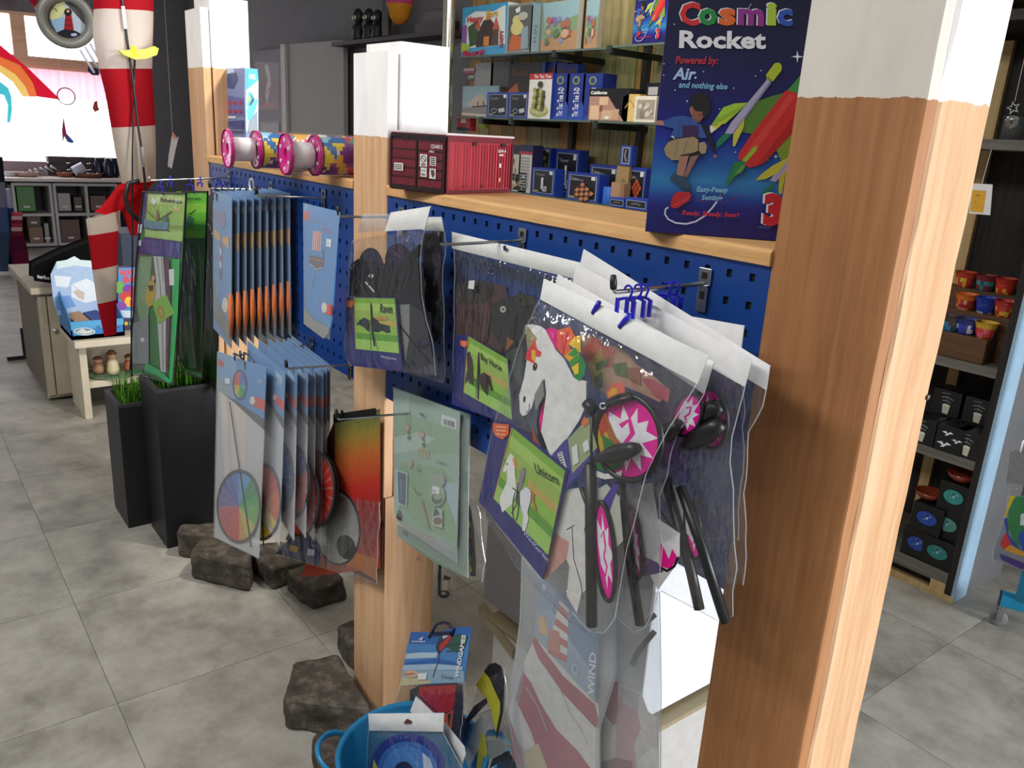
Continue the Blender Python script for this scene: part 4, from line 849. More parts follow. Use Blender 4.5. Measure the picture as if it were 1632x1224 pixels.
# ================================================================== GOODS ON THE FAR PANEL
SKY = '#4a8cc6'
def pxw(y): pass
def bluebag(label, Y, TL, TR, BR, BL, artf, k, mat=None, seed=1, group=None, full=True, cl=True, hookx=None, hookz=1.345, thick=.005, prongs=None):
    t = bagthing(label, 'bag', (hookx or aY(*TL, Y).x, Y, 1.0), group)
    a = Art((0, Y, 0), NY, .0003, k=k); artf(a); a.build('printed_card', t)
    m = MB(); P = pY([TL, TR, BR, BL], Y+.0012); m.add(P, [(0, 1, 2, 3)], C('#2f5a86')); m.build('card_back', PRINT, t)
    bagfilm(t, [TL, BL], [TR, BR], Y, thick, mat or SEMI, .003, seed, 8, 12)
    if hookx is not None: clip(t, hookx, Y, hookz, NAVYC, w_=.034, drop=.02, r=.005)
    return t
kv = (260, 180, 4)
def lightart(a, q):
    """q(u,v): place on the card, u across, v down"""
    P = lambda *L: [q(u, v) for u, v in L]
    a.poly(P((0, 0), (1, 0), (1, 1), (0, 1)), SKY)
    for i in range(7): a.poly(P((.0, .1+.1*i), (.35, .08+.1*i), (.3, .14+.1*i), (0, .17+.1*i)), '#5d97c8')
    a.poly(P((0, .80), (.3, .78), (1, .86), (1, .985), (0, .92)), '#6f6a64'); a.poly(P((0, .60), (.18, .7), (.3, .85), (0, .9)), '#7d7f7c')
    a.poly(P((.62, .70), (.8, .69), (1, .70), (1, .80), (.8, .79), (.62, .80)), '#d9412f')
    a.ell(*q(.66, .75), *(abs(q(.16, 0)[0]-q(0, 0)[0]), abs(q(0, .055)[1]-q(0, 0)[1])), '#e6ddcd')
def quad(TL, TR, BR, BL):
    A, B, C_, D = map(Vector, (TL, TR, BR, BL)); return lambda u, v: tuple(A.lerp(B, u).lerp(D.lerp(C_, u), v))
def la(a, TL, TR, BR, BL, front):
    q = quad(TL, TR, BR, BL); lightart(a, q)
    if front:
        a.poly([q(.08, .14), q(.62, .12), q(.7, .2), q(.5, .24), q(.1, .22)], '#7f7ca8'); a.text('Lighthouse', q(.12, .21), (3.4, .4), (0, -6), '#b86a86')
        a.poly([q(.05, .255), q(.40, .30), q(.44, .33), q(.05, .34)], '#d9a548'); a.poly([q(.52, .30), q(.86, .27), q(.88, .36), q(.52, .33)], '#e0a23c')
        for i in range(4): a.poly([q(.38, .34+.045*i), q(.48, .34+.045*i), q(.48, .385+.045*i), q(.38, .385+.045*i)], ['#c9454a', '#d8d8dc'][i % 2])
        a.poly([q(.36, .53), q(.5, .53), q(.46, .6), q(.38, .6)], '#5a5668')
    else:
        a.poly([q(.7, .27), q(1, .25), q(1, .37), q(.72, .34)], '#d9a040')
        a.poly([q(.78, .08), q(.9, .085), q(.9, .125), q(.76, .12)], '#d8dde2')
N_L = 9
for i in range(N_L):
    f = i/(N_L-1); Y = -.158+.138*f
    trx = 370+92*f; TR_ = (trx, 313-5*f); BR_ = (trx-1+3*f, 556-20*f)
    Pr = aY(*TR_, Y); Pl = Pr+Vector((-.150, 0, .003)); 
    def prj(P): 
        d = P-CAM; z = d.dot(fw); return (816+F*d.dot(RT)/z, 612-F*d.dot(UP)/z)
    TL_ = prj(Pl); Pb = aY(*BR_, Y); BL_ = prj(Pb+Vector((-.150, 0, .028)))
    names = ['front blue lighthouse windsock bag at the tip of its hook', 'blue lighthouse bag directly behind the front one', 'third blue lighthouse bag from the front of its hook', 'fourth blue lighthouse bag from the front of its hook', 'fifth blue lighthouse bag in the middle of its hook', 'fourth blue lighthouse bag counted from the panel', 'third blue lighthouse bag counted from the panel', 'blue lighthouse bag next to the one at the panel', 'rearmost blue lighthouse bag against the panel']
    t = bluebag(names[i], Y, TL_, TR_, BR_, BL_, lambda a: la(a, TL_, TR_, BR_, BL_, i == 0), (0, 0, 1), seed=70+i, group='blue lighthouse windsock bags', hookx=-1.668, mat=FROST if i == 0 else SEMI)
    # orange rolled cloth edge at the right side of the bag
    A, B = aY(trx-2, BR_[1]-88, Y), aY(trx-2, BR_[1]-18, Y); MB().tube([A, A.lerp(B, .5)+Vector((.004, 0, 0)), B], [.006, .009, .004], 6).build('orange_tube', plain('orange_cloth', '#d9763a', .8), t, smooth=True)
# white tag ring on the hook
q = aX(415, 297, -1.668); MB().tube([q+Vector((0.012*math.cos(t_), 0, .012*math.sin(t_))) for t_ in [6.283*i/14 for i in range(14)]], .0016, 6, closed=True)
rr_ = MB().tube([Vector((-1.55, -.10, 1.366))+Vector((.016*math.cos(t_), 0, .016*math.sin(t_))) for t_ in [6.283*i/16 for i in range(16)]], .0022, 6, closed=True).build('tie_ring', WHITEP, smooth=True)
tag(rr_, 'small white plastic ring on top of the row of blue lighthouse bags', 'ring')
# viking ship bag
TLv, TRv, BRv, BLv = (484, 323), (542, 338), (525, 541), (485, 516)
def vart(a):
    a.poly([(895, 578), (1128, 628), (1085, 1290), (1065, 1390), (905, 1340)], '#4589c6'); a.poly([(895, 630), (935, 625), (935, 690), (897, 680)], '#c9534a')
    a.text('Windspiel', (950, 700), (24, 4), (0, -34), '#7b7fae'); a.text('Viking ship', (1015, 745), (17, 6), (0, -30), '#c05a7a')
    a.poly([(960, 752), (1012, 760), (1004, 884), (952, 872)], '#e6d8d2')
    for i in range(4): a.line([(968+12*i, 756+i), (960+12*i, 876+2*i)], 6, '#cc3f3a')
    a.poly([(935, 905), (1025, 925), (1028, 975), (1000, 1000), (955, 990), (935, 950)], '#5e4e50'); a.line([(1025, 930), (1022, 870), (1030, 880)], 5, '#4a4048'); a.line([(940, 960), (980, 1000), (1020, 985)], 8, '#9db8cf'); a.line([(940, 925), (1020, 945)], 5, '#c77a5a'); a.line([(968, 1020), (972, 1050), (955, 1080), (960, 1120)], 2, '#31526e')
    a.poly([(1046, 800), (1078, 808), (1074, 858), (1044, 850)], '#e8edf0'); a.text('7,90', (1049, 836), (8, 1), (0, -14), '#5a7a9a')
    a.poly([(905, 1240), (960, 1310), (1065, 1370), (1062, 1400), (1030, 1440), (903, 1345)], '#8d9089'); a.poly([(1035, 1215), (1085, 1225), (1083, 1290), (1035, 1280)], '#cf3f33'); a.ell(1033, 1240, 17, 34, '#e6ddcd')
bluebag('single blue bag with striped sail viking ship picture', -.150, TLv, TRv, BRv, BLv, vart, kv, seed=90, hookx=-1.317, hookz=1.352)
# fisherman bags
kf = (190, 270, 6.12)
def prj(P):
    d = Vector(P)-CAM; z = d.dot(fw); return (816+F*d.dot(RT)/z, 612-F*d.dot(UP)/z)
GREENF = film('green_film', (0.55, 0.95, 0.6), .10, .06, .15, 30, .3, (.1, .5, .15, 1)); 
def fishbag(label, Y, L, R, k, artf, seed, zipside=True):
    t = bagthing(label, 'bag', (-2.018, Y, .8), 'green fisherman bags'); a = Art((0, Y, 0), NY, .0003, k=k); artf(a); a.build('printed_content', t, PRINT)
    bagfilm(t, L, R, Y, .007, CLEAR, .004, seed, 10, 18)
    P = pY(L, Y-.004)+pY(R, Y-.004)[::-1]
    MB().tube(P, .0028, 6, closed=True).build('black_piping', BLACKP, t)
    clip(t, -2.018, Y, 1.345+(-.012)*(-Y/.238), BLUEC, w_=.06, drop=.022, r=.006)
    clip(t, -2.018, Y+.03, 1.347, BLUEC, w_=.04, drop=.012, r=.006)
    return t
t = fishbag('rear green fisherman bag nearest the panel, mostly dark', -.03, [(322, 310), (318, 600)], [(352, 312), (346, 628)], kf, lambda a: a.poly([(815, 250), (980, 260), (950, 2170), (800, 2000)], '#143a1c'), 101)
def fa2(a):
    a.poly([(560, 215), (860, 215), (805, 2030), (640, 1950), (520, 1700)], '#1e7a2c'); a.poly([(560, 215), (860, 215), (835, 670), (560, 670)], '#74d23a'); a.poly([(560, 330), (860, 330), (850, 420), (560, 420)], '#a0e04e'); a.poly([(560, 540), (845, 530), (838, 600), (560, 600)], '#4cb838')
    a.poly([(560, 670), (835, 670), (820, 830), (560, 830)], '#24525a'); a.poly([(650, 480), (690, 450), (730, 480), (735, 560), (665, 580)], '#2c8a66'); a.line([(690, 440), (750, 395)], 12, '#285a3a'); a.text('fisherman', (560, 300), (61, 0), (0, -50), '#23502a', .01)
    a.poly([(650, 850), (700, 860), (770, 1500), (800, 1960), (740, 1960), (700, 1400)], '#4a3230'); a.poly([(715, 985), (740, 990), (755, 1130), (735, 1140)], '#8fae6c'); a.poly([(640, 1450), (700, 1400), (760, 1940), (690, 1940)], '#8fae94'); a.poly([(620, 1100), (735, 1260), (690, 1370), (600, 1400)], '#4c8a2c'); a.poly([(600, 1920), (800, 1990), (805, 2030), (640, 1960)], '#5ab87a')
t = fishbag('second green fisherman bag, behind the front one on its right', -.12, [(290, 305), (284, 450), (276, 590)], [(331, 305), (327, 440), (322, 604)], kf, fa2, 102)
def fa3(a):
    kx = 0
    a.poly([(225, 225), (650, 235), (625, 700), (590, 1300), (520, 2100), (250, 1990), (105, 1980), (150, 1000), (190, 560)], '#2c7a3c')
    a.poly([(225, 225), (285, 222), (250, 560), (190, 700), (170, 720)], '#4a4672'); a.poly([(170, 800), (240, 830), (230, 1300), (250, 1990), (105, 1980), (135, 1400)], '#5d6f66')
    a.poly([(285, 222), (652, 240), (612, 705), (250, 655), (262, 480)], '#98be54'); a.poly([(285, 250), (645, 270), (640, 350), (280, 335)], '#b5ce72'); a.poly([(262, 590), (625, 610), (615, 700), (252, 655)], '#a9cf78'); a.poly([(480, 540), (625, 550), (620, 590), (480, 580)], '#7d9e44'); a.poly([(540, 370), (600, 370), (600, 410), (530, 410)], '#c9b470')
    a.poly([(250, 660), (612, 705), (600, 870), (180, 820), (190, 740)], '#3e3a80'); 
    for i in range(6): a.line([(235+8*i, 690+22*i), (420, 712+22*i)], 6, '#6a68a4')
    a.poly([(500, 710), (540, 715), (520, 850), (490, 840)], '#5d5ca0'); a.poly([(560, 720), (600, 725), (590, 830), (570, 800)], '#5d5ca0')
    a.text('fisherman', (408, 314), (53, 6), (2, -62), '#2a3c20', .015, fit=212)
    a.poly([(330, 260), (368, 305), (348, 356), (320, 310)], '#e9eee8')
    a.poly([(252, 485), (300, 500), (400, 515), (495, 515), (480, 590), (400, 592), (300, 580), (250, 560)], '#5f8aa2'); a.line([(250, 565), (330, 588), (470, 592), (500, 600)], 10, '#24363c'); a.poly([(410, 500), (440, 460), (480, 450), (495, 510)], '#3f6a4a'); a.line([(400, 490), (520, 410)], 14, '#3c5638'); a.line([(275, 400), (350, 470)], 8, '#3c5638'); a.poly([(360, 500), (378, 380), (395, 440), (392, 505)], '#8a6a3c')
    a.poly([(195, 535), (235, 535), (225, 620), (190, 620)], '#dfe2e4'); a.poly([(200, 690), (228, 690), (225, 745), (198, 745)], '#c9ccd2')
    a.poly([(210, 850), (330, 850), (310, 1150), (300, 1400), (250, 1700), (180, 1300)], '#7fa67a'); a.poly([(330, 850), (355, 860), (360, 1150), (300, 1180)], '#2c5a30')
    a.poly([(345, 845), (440, 850), (465, 1060), (470, 1400), (470, 1980), (415, 1970), (385, 1500), (355, 1300), (370, 1080)], '#c6c8c6'); a.line([(380, 850), (410, 1100), (430, 1400), (440, 1960)], 8, '#77787c'); a.line([(425, 850), (440, 1100)], 8, '#8a8a8e')
    a.poly([(440, 860), (500, 880), (515, 1200), (500, 1600), (490, 1960), (465, 1960), (470, 1300)], '#5e3a4e'); a.poly([(530, 870), (605, 880), (585, 1400), (530, 2080), (500, 2050), (530, 1500)], '#34b060')
    a.poly([(498, 975), (548, 970), (548, 1128), (505, 1130)], '#e6e9ea')
    a.ell(320, 1210+0, 48, 130, '#c2a83a', .1); a.poly([(290, 1130), (350, 1130), (345, 1185), (310, 1190)], '#4a3420'); a.ell(345, 1060, 18, 26, '#d8a07a')
    a.poly([(150, 1500), (300, 1450), (300, 1900), (130, 1890)], '#8c9498'); a.ell(240, 1660, 20, 24, '#d8dcde')
    a.poly([(335, 1130), (475, 1380-330+0), (550, 1240), (415, 1340)], '#7dbb3c') if False else None
    a.poly([(335, 1300), (475, 1215), (555, 1400), (400, 1505)], '#86c04a'); a.ell(425, 1390, 32, 62, '#c0753c', -.2); a.ell(425, 1390, 18, 40, '#a9b848', -.2)
    a.poly([(270, 1880), (420, 1960), (520, 2060), (520, 2100), (390, 2010), (260, 1960)], '#38b070'); a.poly([(105, 1950), (250, 1950), (245, 1985), (105, 1985)], '#2a7a44')
t = fishbag('front green fisherman bag with rowing boat card and black piping', -.21, [(228, 306), (217, 420), (207, 593)], [(297, 308), (291, 430), (278, 613)], kf, fa3, 103)
# ---- windmill bags on the lower hook
N_W = 8
kw = (0, 0, 1); rights = [(425, 586), (455, 594), (474, 592), (491, 591), (503, 590), (515, 589), (521, 586), (526, 582)]
wl_ = ['front windmill bag with full rainbow wheel on the lower hook', 'second windmill bag with red yellow green wheel', 'third windmill bag with blue wheel', 'fourth windmill bag with red and violet wheel', 'fifth windmill bag with narrow red wheel edge', 'sixth windmill bag with dark red wheel', 'seventh windmill bag, close to the panel', 'rearmost windmill bag against the panel']
RB = ['#5aa6d8', '#2f9a58', '#3fae52', '#6cb84a', '#d8c64a', '#e0a03a', '#d94a3a', '#cf4a56', '#d0606a', '#7a6aa8', '#5d62b4', '#4d86c8']
wc = {0: RB, 1: ['#cf3a32', '#e0622e', '#e3c23a', '#d8c640', '#5a9a3a', '#3f7a34'], 2: ['#2c5aa0', '#2f6a9e', '#2a7a8a'], 3: ['#5a4a9a', '#cf3a34', '#d8402f', '#cf3a34', '#d8602c'], 4: ['#cf3a2c', '#d8402f'], 5: ['#c03028', '#d8402f', '#8f2428'], 6: ['#d8402f'], 7: ['#c04a2c']}
for i in range(N_W-1, -1, -1):
    Y = -.200+.175*i/(N_W-1); TR_ = rights[i]; Pr = aY(*TR_, Y); wdt = .255 if i == 0 else .25
    TL_ = prj(Pr+Vector((-wdt, 0, .022))) if i else (347, 560)
    hb = .47; BRx = [(412, 890), (445, 870), (468, 862), (487, 858), (500, 862), (512, 872), (519, 872), (524, 868)][i]
    Pb = aY(*BRx, Y); BL_ = prj(Pb+Vector((-wdt, 0, .06))) if i else (341, 856)
    q = quad(TL_, TR_, BRx, BL_)
    t = bagthing(wl_[i], 'bag', (-1.404, Y, .7), 'windmill bags on the lower hook')
    a = Art((0, Y, 0), NY, .0003, k=kw)
    a.poly([q(0, 0), q(1, 0), q(1, .27), q(.75, .255), q(.35, .225), q(0, .17)], '#4b8fcc'); a.poly([q(.35, .225), q(.75, .255), q(1, .27), q(1, .325), q(.4, .245)], '#4c4c48')
    a.poly([q(.75, .17), q(1, .17), q(1, .225), q(.75, .225)], '#d8402f'); e = abs(q(.05, 0)[0]-q(0, 0)[0])*1.1; a.ell(*q(.74, .195), e, e*1.5, '#e6e2d6')
    if i == 0:
        a.poly([q(0, 0), q(.35, .0), q(.5, .2), q(.35, .225), q(0, .17)], '#7fabd0'); a.poly([q(.0, .13), q(.2, .15), q(.35, .225), q(.2, .22), q(0, .2)], '#9aa8b0'); a.poly([q(.02, .04), q(.13, .045), q(.13, .075), q(.02, .07)], '#cc4a48')
        cx, cy = q(.48, .135)
        for j in range(12):
            A0 = 2*math.pi*j/12; a.poly([(cx, cy), (cx+9.5*math.cos(A0), cy+21*math.sin(A0)), (cx+9.5*math.cos(A0+.52), cy+21*math.sin(A0+.52))], RB[j])
        a.ring(cx, cy, 10.5, 23, 1.4, '#24303a'); a.poly([(360, 602), (368, 603), (368, 612), (360, 611)], '#e8ecee'); a.text('20', q(.85, .09), (8, 1), (0, -9), '#a9c4dc', .02)
    else: a.text('20', q(.78, .11), (8, 1), (0, -9), '#b9d0e2', .02); a.poly([q(.75, .03), q(.93, .04), q(.93, .075), q(.76, .07)], '#9ec3e0')
    a.build('printed_card', t)
    m = MB(); P = pY([q(0, 0), q(1, 0), q(1, .325), q(.4, .245), q(0, .2)], Y+.001); m.add(P, [tuple(range(5))], C('#31608e')); m.build('card_back', PRINT, t)
    bagfilm(t, [TL_, BL_], [TR_, BRx], Y, .007, SEMI, bmat=MILK, amp=.004, seed=110+i, nu=10, nv=16)
    # the wheel
    if i == 0: cx, cy, rx, ry = 381, 807, 34, 57
    else:
        rx, ry = 30, 60; cx, cy = [0, (418, 800), (437, 762), (463, 768), (478, 795), (503, 780), (508, 780), (512, 780)][i]
    cols = wc[i]; wb = Art((0, Y+.003, 0), NY, .0002, k=kw); nb = 20
    for j in range(nb):
        A0 = -math.pi/2+2*math.pi*j/nb; A1 = A0+.75*2*math.pi/nb; c_ = cols[int(j*len(cols)/nb)]; 
        wb.poly([(cx, cy), (cx+rx*math.cos(A0), cy+ry*math.sin(A0)), (cx+rx*math.cos(A1), cy+ry*math.sin(A1))], c_)
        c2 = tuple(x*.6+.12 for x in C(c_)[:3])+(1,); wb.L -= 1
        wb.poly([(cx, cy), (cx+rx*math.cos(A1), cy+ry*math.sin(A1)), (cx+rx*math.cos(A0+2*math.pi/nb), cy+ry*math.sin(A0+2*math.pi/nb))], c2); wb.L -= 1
    wo = wb.build('wheel_blades', t, FAB)
    P = [aY(cx+rx*math.cos(z), cy+ry*math.sin(z), Y+.002) for z in [2*math.pi*j/30 for j in range(30)]]; MB().tube(P, .0042, 6, closed=True).build('hoop', plain('dark_hoop', '#2f3136', .6), wo, smooth=True)
    A, B = (aY(366, 640, Y), aY(400, 872, Y)) if i == 0 else (aY(cx-6, cy-70, Y), aY(cx+2, cy+70, Y)); MB().tube([A, B], .0022, 6).build('stick', plain('dark_hoop', '#2f3136', .6), t)
    clip(t, -1.404, Y, .945, NAVYC, w_=.075, drop=.02, r=.005, tilt=.08)
# round peg end of the lower left hook
# ---- large colourful fish sock pack beside the middle post
FYY = -.03
t = bagthing('large red yellow fish windsock pack with round black eye beside the middle post', 'packet', (-1.25, FYY, .5), name='windsock_pack')
q0 = [(425, 850), (470, 850), (600, 930), (600, 655), (532, 668), (535, 740), (500, 700)]
a = Art((0, FYY, 0), NY, .0003, k=(0, 0, 1))
n_ = 36; stops = [(0, '#5d6a3a'), (.12, '#8f7a34'), (.25, '#b5602c'), (.45, '#b32a22'), (.75, '#8f1f22'), (1, '#a8452c')]
def gr(t_):
    for (a0, c0), (a1, c1) in zip(stops, stops[1:]):
        if t_ <= a1: f = (t_-a0)/(a1-a0); return tuple(x+(y-x)*f for x, y in zip(C(c0), C(c1)))
    return C(c1)
for j in range(n_):
    y0, y1 = 668+j*7, 668+(j+1)*7
    L0 = 534-max(0, (y0-740))*.30; a.poly([(max(455, L0), y0), (606, y0-14), (606, y1-14), (max(455, 534-max(0, (y1-740))*.30), y1)], gr(j/n_)); a.L -= 1
a.L += 1
a.poly([(500, 880), (567, 905), (600, 925), (600, 890), (530, 870)], '#b5672c'); a.ell(537, 840, 38, 62, '#1c1c1e', -.1); a.ell(537, 840, 35, 58, '#a3a19e', -.1); a.ell(552, 872, 15, 20, '#23282c', -.3)
a.poly([(470, 852), (512, 858), (510, 902), (440, 882), (452, 868)], '#26346e'); a.poly([(462, 868), (478, 872), (474, 880), (460, 878)], '#c99a3a'); a.text('XXS', (497, 872), (6, 1), (0, -8), '#a8b0d0'); a.poly([(491, 874), (502, 876), (501, 886), (490, 884)], '#dfe3ee')
a.poly([(532, 660), (600, 650), (600, 661), (532, 674)], '#161616'); a.build('fish_windsock', t, FAB)
m = MB(); P = pY([(455, 860), (534, 668), (606, 652), (600, 930)], FYY+.002); m.add(P, [(0, 1, 2, 3)], C('#5a2a22')); m.build('back_cloth', FAB, t)
bagfilm(t, [(440, 780), (445, 885)], [(606, 800), (600, 930)], FYY-.004, .004, CLEAR, .004, 130, 8, 8)
MB().tube([aY(545, 662, FYY-.004), aY(545, 655, FYY-.006)], .004, 8).build('toggle', BLACKR, t)
# ================================================================== ON TOP OF THE RAIL
RZ = 1.4117
# red container box
co = Vector(aZ(709, 310, RZ)); d1 = Vector((-.956, -.292, 0)); d2 = Vector((-.292, .956, 0)); W1, W2, Hc = .150, .225, .118
t = thing('container_box', 'dark red cardboard box printed like a shipping container on the near top board', 'box', co+d1*W1/2+d2*W2/2)
m = MB().obox(co, d1*W1, d2*W2, (0, 0, Hc-.004), C('#7c1f2c')); m.build('box_body', PRINT, t, bevel=.001)
MB().obox(co-d1*.002-d2*.002+Vector((0, 0, Hc-.004)), d1*(W1+.004), d2*(W2+.004), (0, 0, .004)).build('lid', plain('pale_lid', '#cfc4c2', .5), t, bevel=.001)
def face(O, U, V): 
    O, U, V = Vector(O), Vector(U), Vector(V); return lambda u, v: O+U*u-V*v      # u across, v down (0..1), O top left
NF = -d2; a = Art(co, NF, .0007, .0001, m=face(co+d1*W1+Vector((0, 0, Hc-.006)), -d1*W1, (0, 0, Hc-.008)))
a.rect(0, 0, 1, 1, '#5a1420'); a.rect(0, 0, 1, .10, '#1f1114')
for i in range(2):
    x0, x1 = (.03, .47) if i == 0 else (.52, .95)
    for j in range(5): a.rect(x0, .13+.165*j, x1, .265+.165*j, ['#6d1a28', '#641824'][j % 2]); a.rect(x0, .255+.165*j, x1, .285+.165*j, '#3c0e16')
a.rect(.0, .93, 1, 1, '#1f1114'); a.rect(.475, .1, .505, .97, '#1d0d10'); a.rect(.96, .05, 1, 1, '#2e0f14'); a.rect(0, .05, .03, 1, '#2e0f14')
a.text('123448 K', (.74, .225), (.055, 0), (0, -.10), '#d8ccc8', .02); a.text('4461', (.72, .305), (.05, 0), (0, -.07), '#d8ccc8', .01)
for (x0, y0, x1, y1) in ((.56, .34, .69, .56), (.74, .37, .85, .53), (.58, .58, .69, .74), (.74, .58, .85, .76), (.09, .53, .26, .67)): a.rect(x0, y0, x1, y1, '#d9d3cc')
a.ring(.625, .42, .045, .055, .012, '#35302e'); a.line([(.595, .385), (.655, .455)], .012, '#35302e'); a.rect(.585, .50, .665, .52, '#6b6460'); a.rect(.585, .53, .655, .545, '#6b6460')
for i in range(4): a.rect(.755, .385+.035*i, .835, .402+.035*i, '#4c4644')
a.text('DANGER', (.59, .64), (.021, 0), (0, -.04), '#3a3434'); a.poly([(.77, .6), (.82, .6), (.83, .68), (.80, .74), (.775, .68)], '#4c4644'); a.rect(.6, .68, .66, .71, '#7a7470')
for i in range(3): a.rect(.105, .555+.035*i, .24, .57+.035*i, '#77706a')
blobs(a, (.03, .02, .95, .14), 10, ['#2a0f14', '#3a141a'], .01, .03, 3); blobs(a, (.05, .80, .9, .95), 8, ['#8a3a44', '#3a1016'], .008, .02, 4)
a.build('door_print', t)
NF = -d1; a = Art(co, NF, .0007, .0001, m=face(co+Vector((0, 0, Hc-.006)), d2*W2, (0, 0, Hc-.008)))
a.rect(0, 0, 1, 1, '#9c2431'); 
for i in range(22): a.rect(.03+.043*i, .12, .048+.043*i, .93, ['#8c1f2c', '#a92a36', '#86202b'][i % 3])
a.rect(0, 0, 1, .09, '#6b1822'); a.rect(0, .95, 1, 1, '#5c1620'); a.rect(.0, 0, .02, 1, '#5c1620'); a.rect(.97, 0, 1, 1, '#4c1118'); a.rect(.36, .07, .42, .15, '#3c1014'); a.ell(.83, .12, .04, .04, '#2f1015')
a.text('2334 A', (.74, .25), (.045, 0), (0, -.07), '#e2d6d2', .02); a.text('4461', (.76, .32), (.04, 0), (0, -.06), '#e2d6d2', .02); a.rect(.77, .46, .80, .54, '#d6c8c4'); a.rect(.77, .73, .80, .81, '#c98a6a'); blobs(a, (.05, .85, .95, .95), 10, ['#2f1015', '#6b1822'], .006, .016, 8)
a.build('side_print', t)
# ---- rocket box, large, beside the nearest post; small one on the back shelf
BO = Vector(aZ(1028, 369, RZ)); BU = Vector((math.cos(math.radians(43)), math.sin(math.radians(43)), 0)); BN = Vector((BU.y, -BU.x, 0))
def rocket_art(a):
    a.k = (980, 0, 4)
    # night sky bands
    top, mid = '#101038', '#17187a'
    E_ = [(-400, '#0d0d2c'), (0, '#101034'), (300, '#121243'), (560, '#15155c'), (760, '#17187a'), (860, '#182a92'), (950, '#1b459f'), (1050, '#2260a8'), (1130, '#2f7cb4'), (1180, '#2a6cae'), (1240, '#1f3f98'), (1300, '#1c1c78'), (1380, '#1a1566'), (1500, '#181260')]
    for (y0, c0), (y1, c1) in zip(E_, E_[1:]):
        for j in range(6):
            f0, f1 = j/6, (j+1)/6; ya, yb = y0+(y1-y0)*f0, y0+(y1-y0)*f1; c = tuple(p+(q_-p)*f0 for p, q_ in zip(C(c0), C(c1)))
            x0 = lambda y: 300-(y-0)*.073; x1 = lambda y: 300-y*.073+1230; s0 = .05; s1 = .12
            a.poly([(x0(ya), ya), (x1(ya), ya+60), (x1(yb), yb+60), (x0(yb), yb)], c); a.L -= 1
    a.L += 1
    for (x_, y_) in ((313, 407), (460, 645), (311, 480), (565, 457), (757, 562), (895, 485), (931, 450), (865, 30), (378, 155), (668, 695), (383, 575), (766, 970), (976, 1020), (261, 752), (855, 45)): a.ell(x_, y_, 4, 4, '#cfe0f2', n=8)
    for (x_, y_, r) in ((1162, 362, 40), (1025, 998, 18), (460, 645, 10)):
        a.poly([(x_-r, y_), (x_-r*.15, y_-r*.15), (x_, y_-r), (x_+r*.15, y_-r*.15), (x_+r, y_), (x_+r*.15, y_+r*.15), (x_, y_+r), (x_-r*.15, y_+r*.15)], '#dfe9f6')
    # lettering
    X = 412; cols = ['#c92b32', '#27863f', '#d9652a', '#8a2f86', '#a3c13c', '#2b50a8']
    for ch, c, x_, w_, dy in zip('Cosmic', cols, (412, 535, 662, 778, 962, 1034), (132, 118, 110, 172, 70, 100), (0, 0, 0, 2, 2, 4)):
        h = 198 if ch != 'C' else 190
        vs, fs, tw = textmesh(ch, .055); sx = w_/tw
        for off, cc in ((-7, '#e8e4e8'), (0, c)): a.text(ch, (x_+off, 152+dy+off*.6), (sx, sx*.04), (sx*.0+6, -h), cc, .045)
    a.text('Rocket', (400, 302), (178, 2), (5, -150), '#e6e4ea', .034, fit=560)
    a.text('Powered by:', (382, 405), (60, 1), (14, -66), '#b82f3a', .03, fit=270); a.text('Air', (372, 505), (100, 2), (26, -104), '#a8c2e6', .03, fit=135); a.text('.', (505, 500), (70, 0), (10, -70), '#a8c2e6', .05)
    a.text('and nothing else', (405, 558), (50, 2), (12, -54), '#7fb6d6', .025, fit=310)
    # green rockets
    a.poly([(1215, 440), (1085, 590), (1010, 610), (860, 660), (790, 760), (800, 840), (900, 860), (1010, 800), (1200, 560)], '#4f7a2c'); a.poly([(1215, 440), (1150, 520), (1085, 590), (1180, 620), (1215, 560)], '#3a8a3e')
    a.poly([(1010, 920), (1090, 740), (1200, 620), (1200, 1000), (1060, 1030)], '#76912c')
    a.poly([(1085, 580), (1120, 580), (1215, 625), (1215, 690), (960, 1000), (900, 1060), (850, 1068), (785, 1010), (790, 975), (860, 870)], '#c22a2a'); a.poly([(1110, 600), (1150, 610), (900, 960), (840, 960)], '#cf3f38'); a.poly([(1215, 640), (1215, 760), (950, 1040), (900, 1060)], '#a82224')
    a.poly([(880, 940), (905, 925), (900, 960), (830, 1040), (810, 1020)], '#8fae2e'); a.poly([(760, 1030), (835, 1030), (800, 1100), (745, 1150), (700, 1180)], '#2f7a3a')
    a.poly([(960, 480), (1015, 405), (1045, 400), (1062, 420), (1060, 450), (1005, 520), (975, 515)], '#a8b92e'); a.poly([(975, 490), (1000, 515), (985, 530), (960, 505)], '#7c8a26')
    a.poly([(970, 505), (990, 525), (820, 760), (745, 855), (700, 850), (740, 780)], '#a8a4c0'); a.poly([(985, 520), (995, 530), (760, 850), (745, 855)], '#7c7898')
    a.poly([(845, 655), (760, 660), (690, 685), (625, 780), (612, 800), (700, 790), (800, 700)], '#a2c93a'); a.poly([(845, 655), (800, 700), (700, 770), (612, 800), (640, 760), (720, 720)], '#8fb432')
    a.poly([(740, 740), (640, 830), (605, 850), (608, 800), (650, 800), (760, 720)], '#c9c63a'); a.poly([(605, 800), (640, 820), (615, 850), (604, 835)], '#e2e6ea'); a.poly([(825, 750), (820, 810), (762, 935), (750, 930), (752, 860)], '#c2bf3e')
    a.poly([(700, 850), (740, 860), (680, 920), (645, 945), (650, 900)], '#1e7a4e')
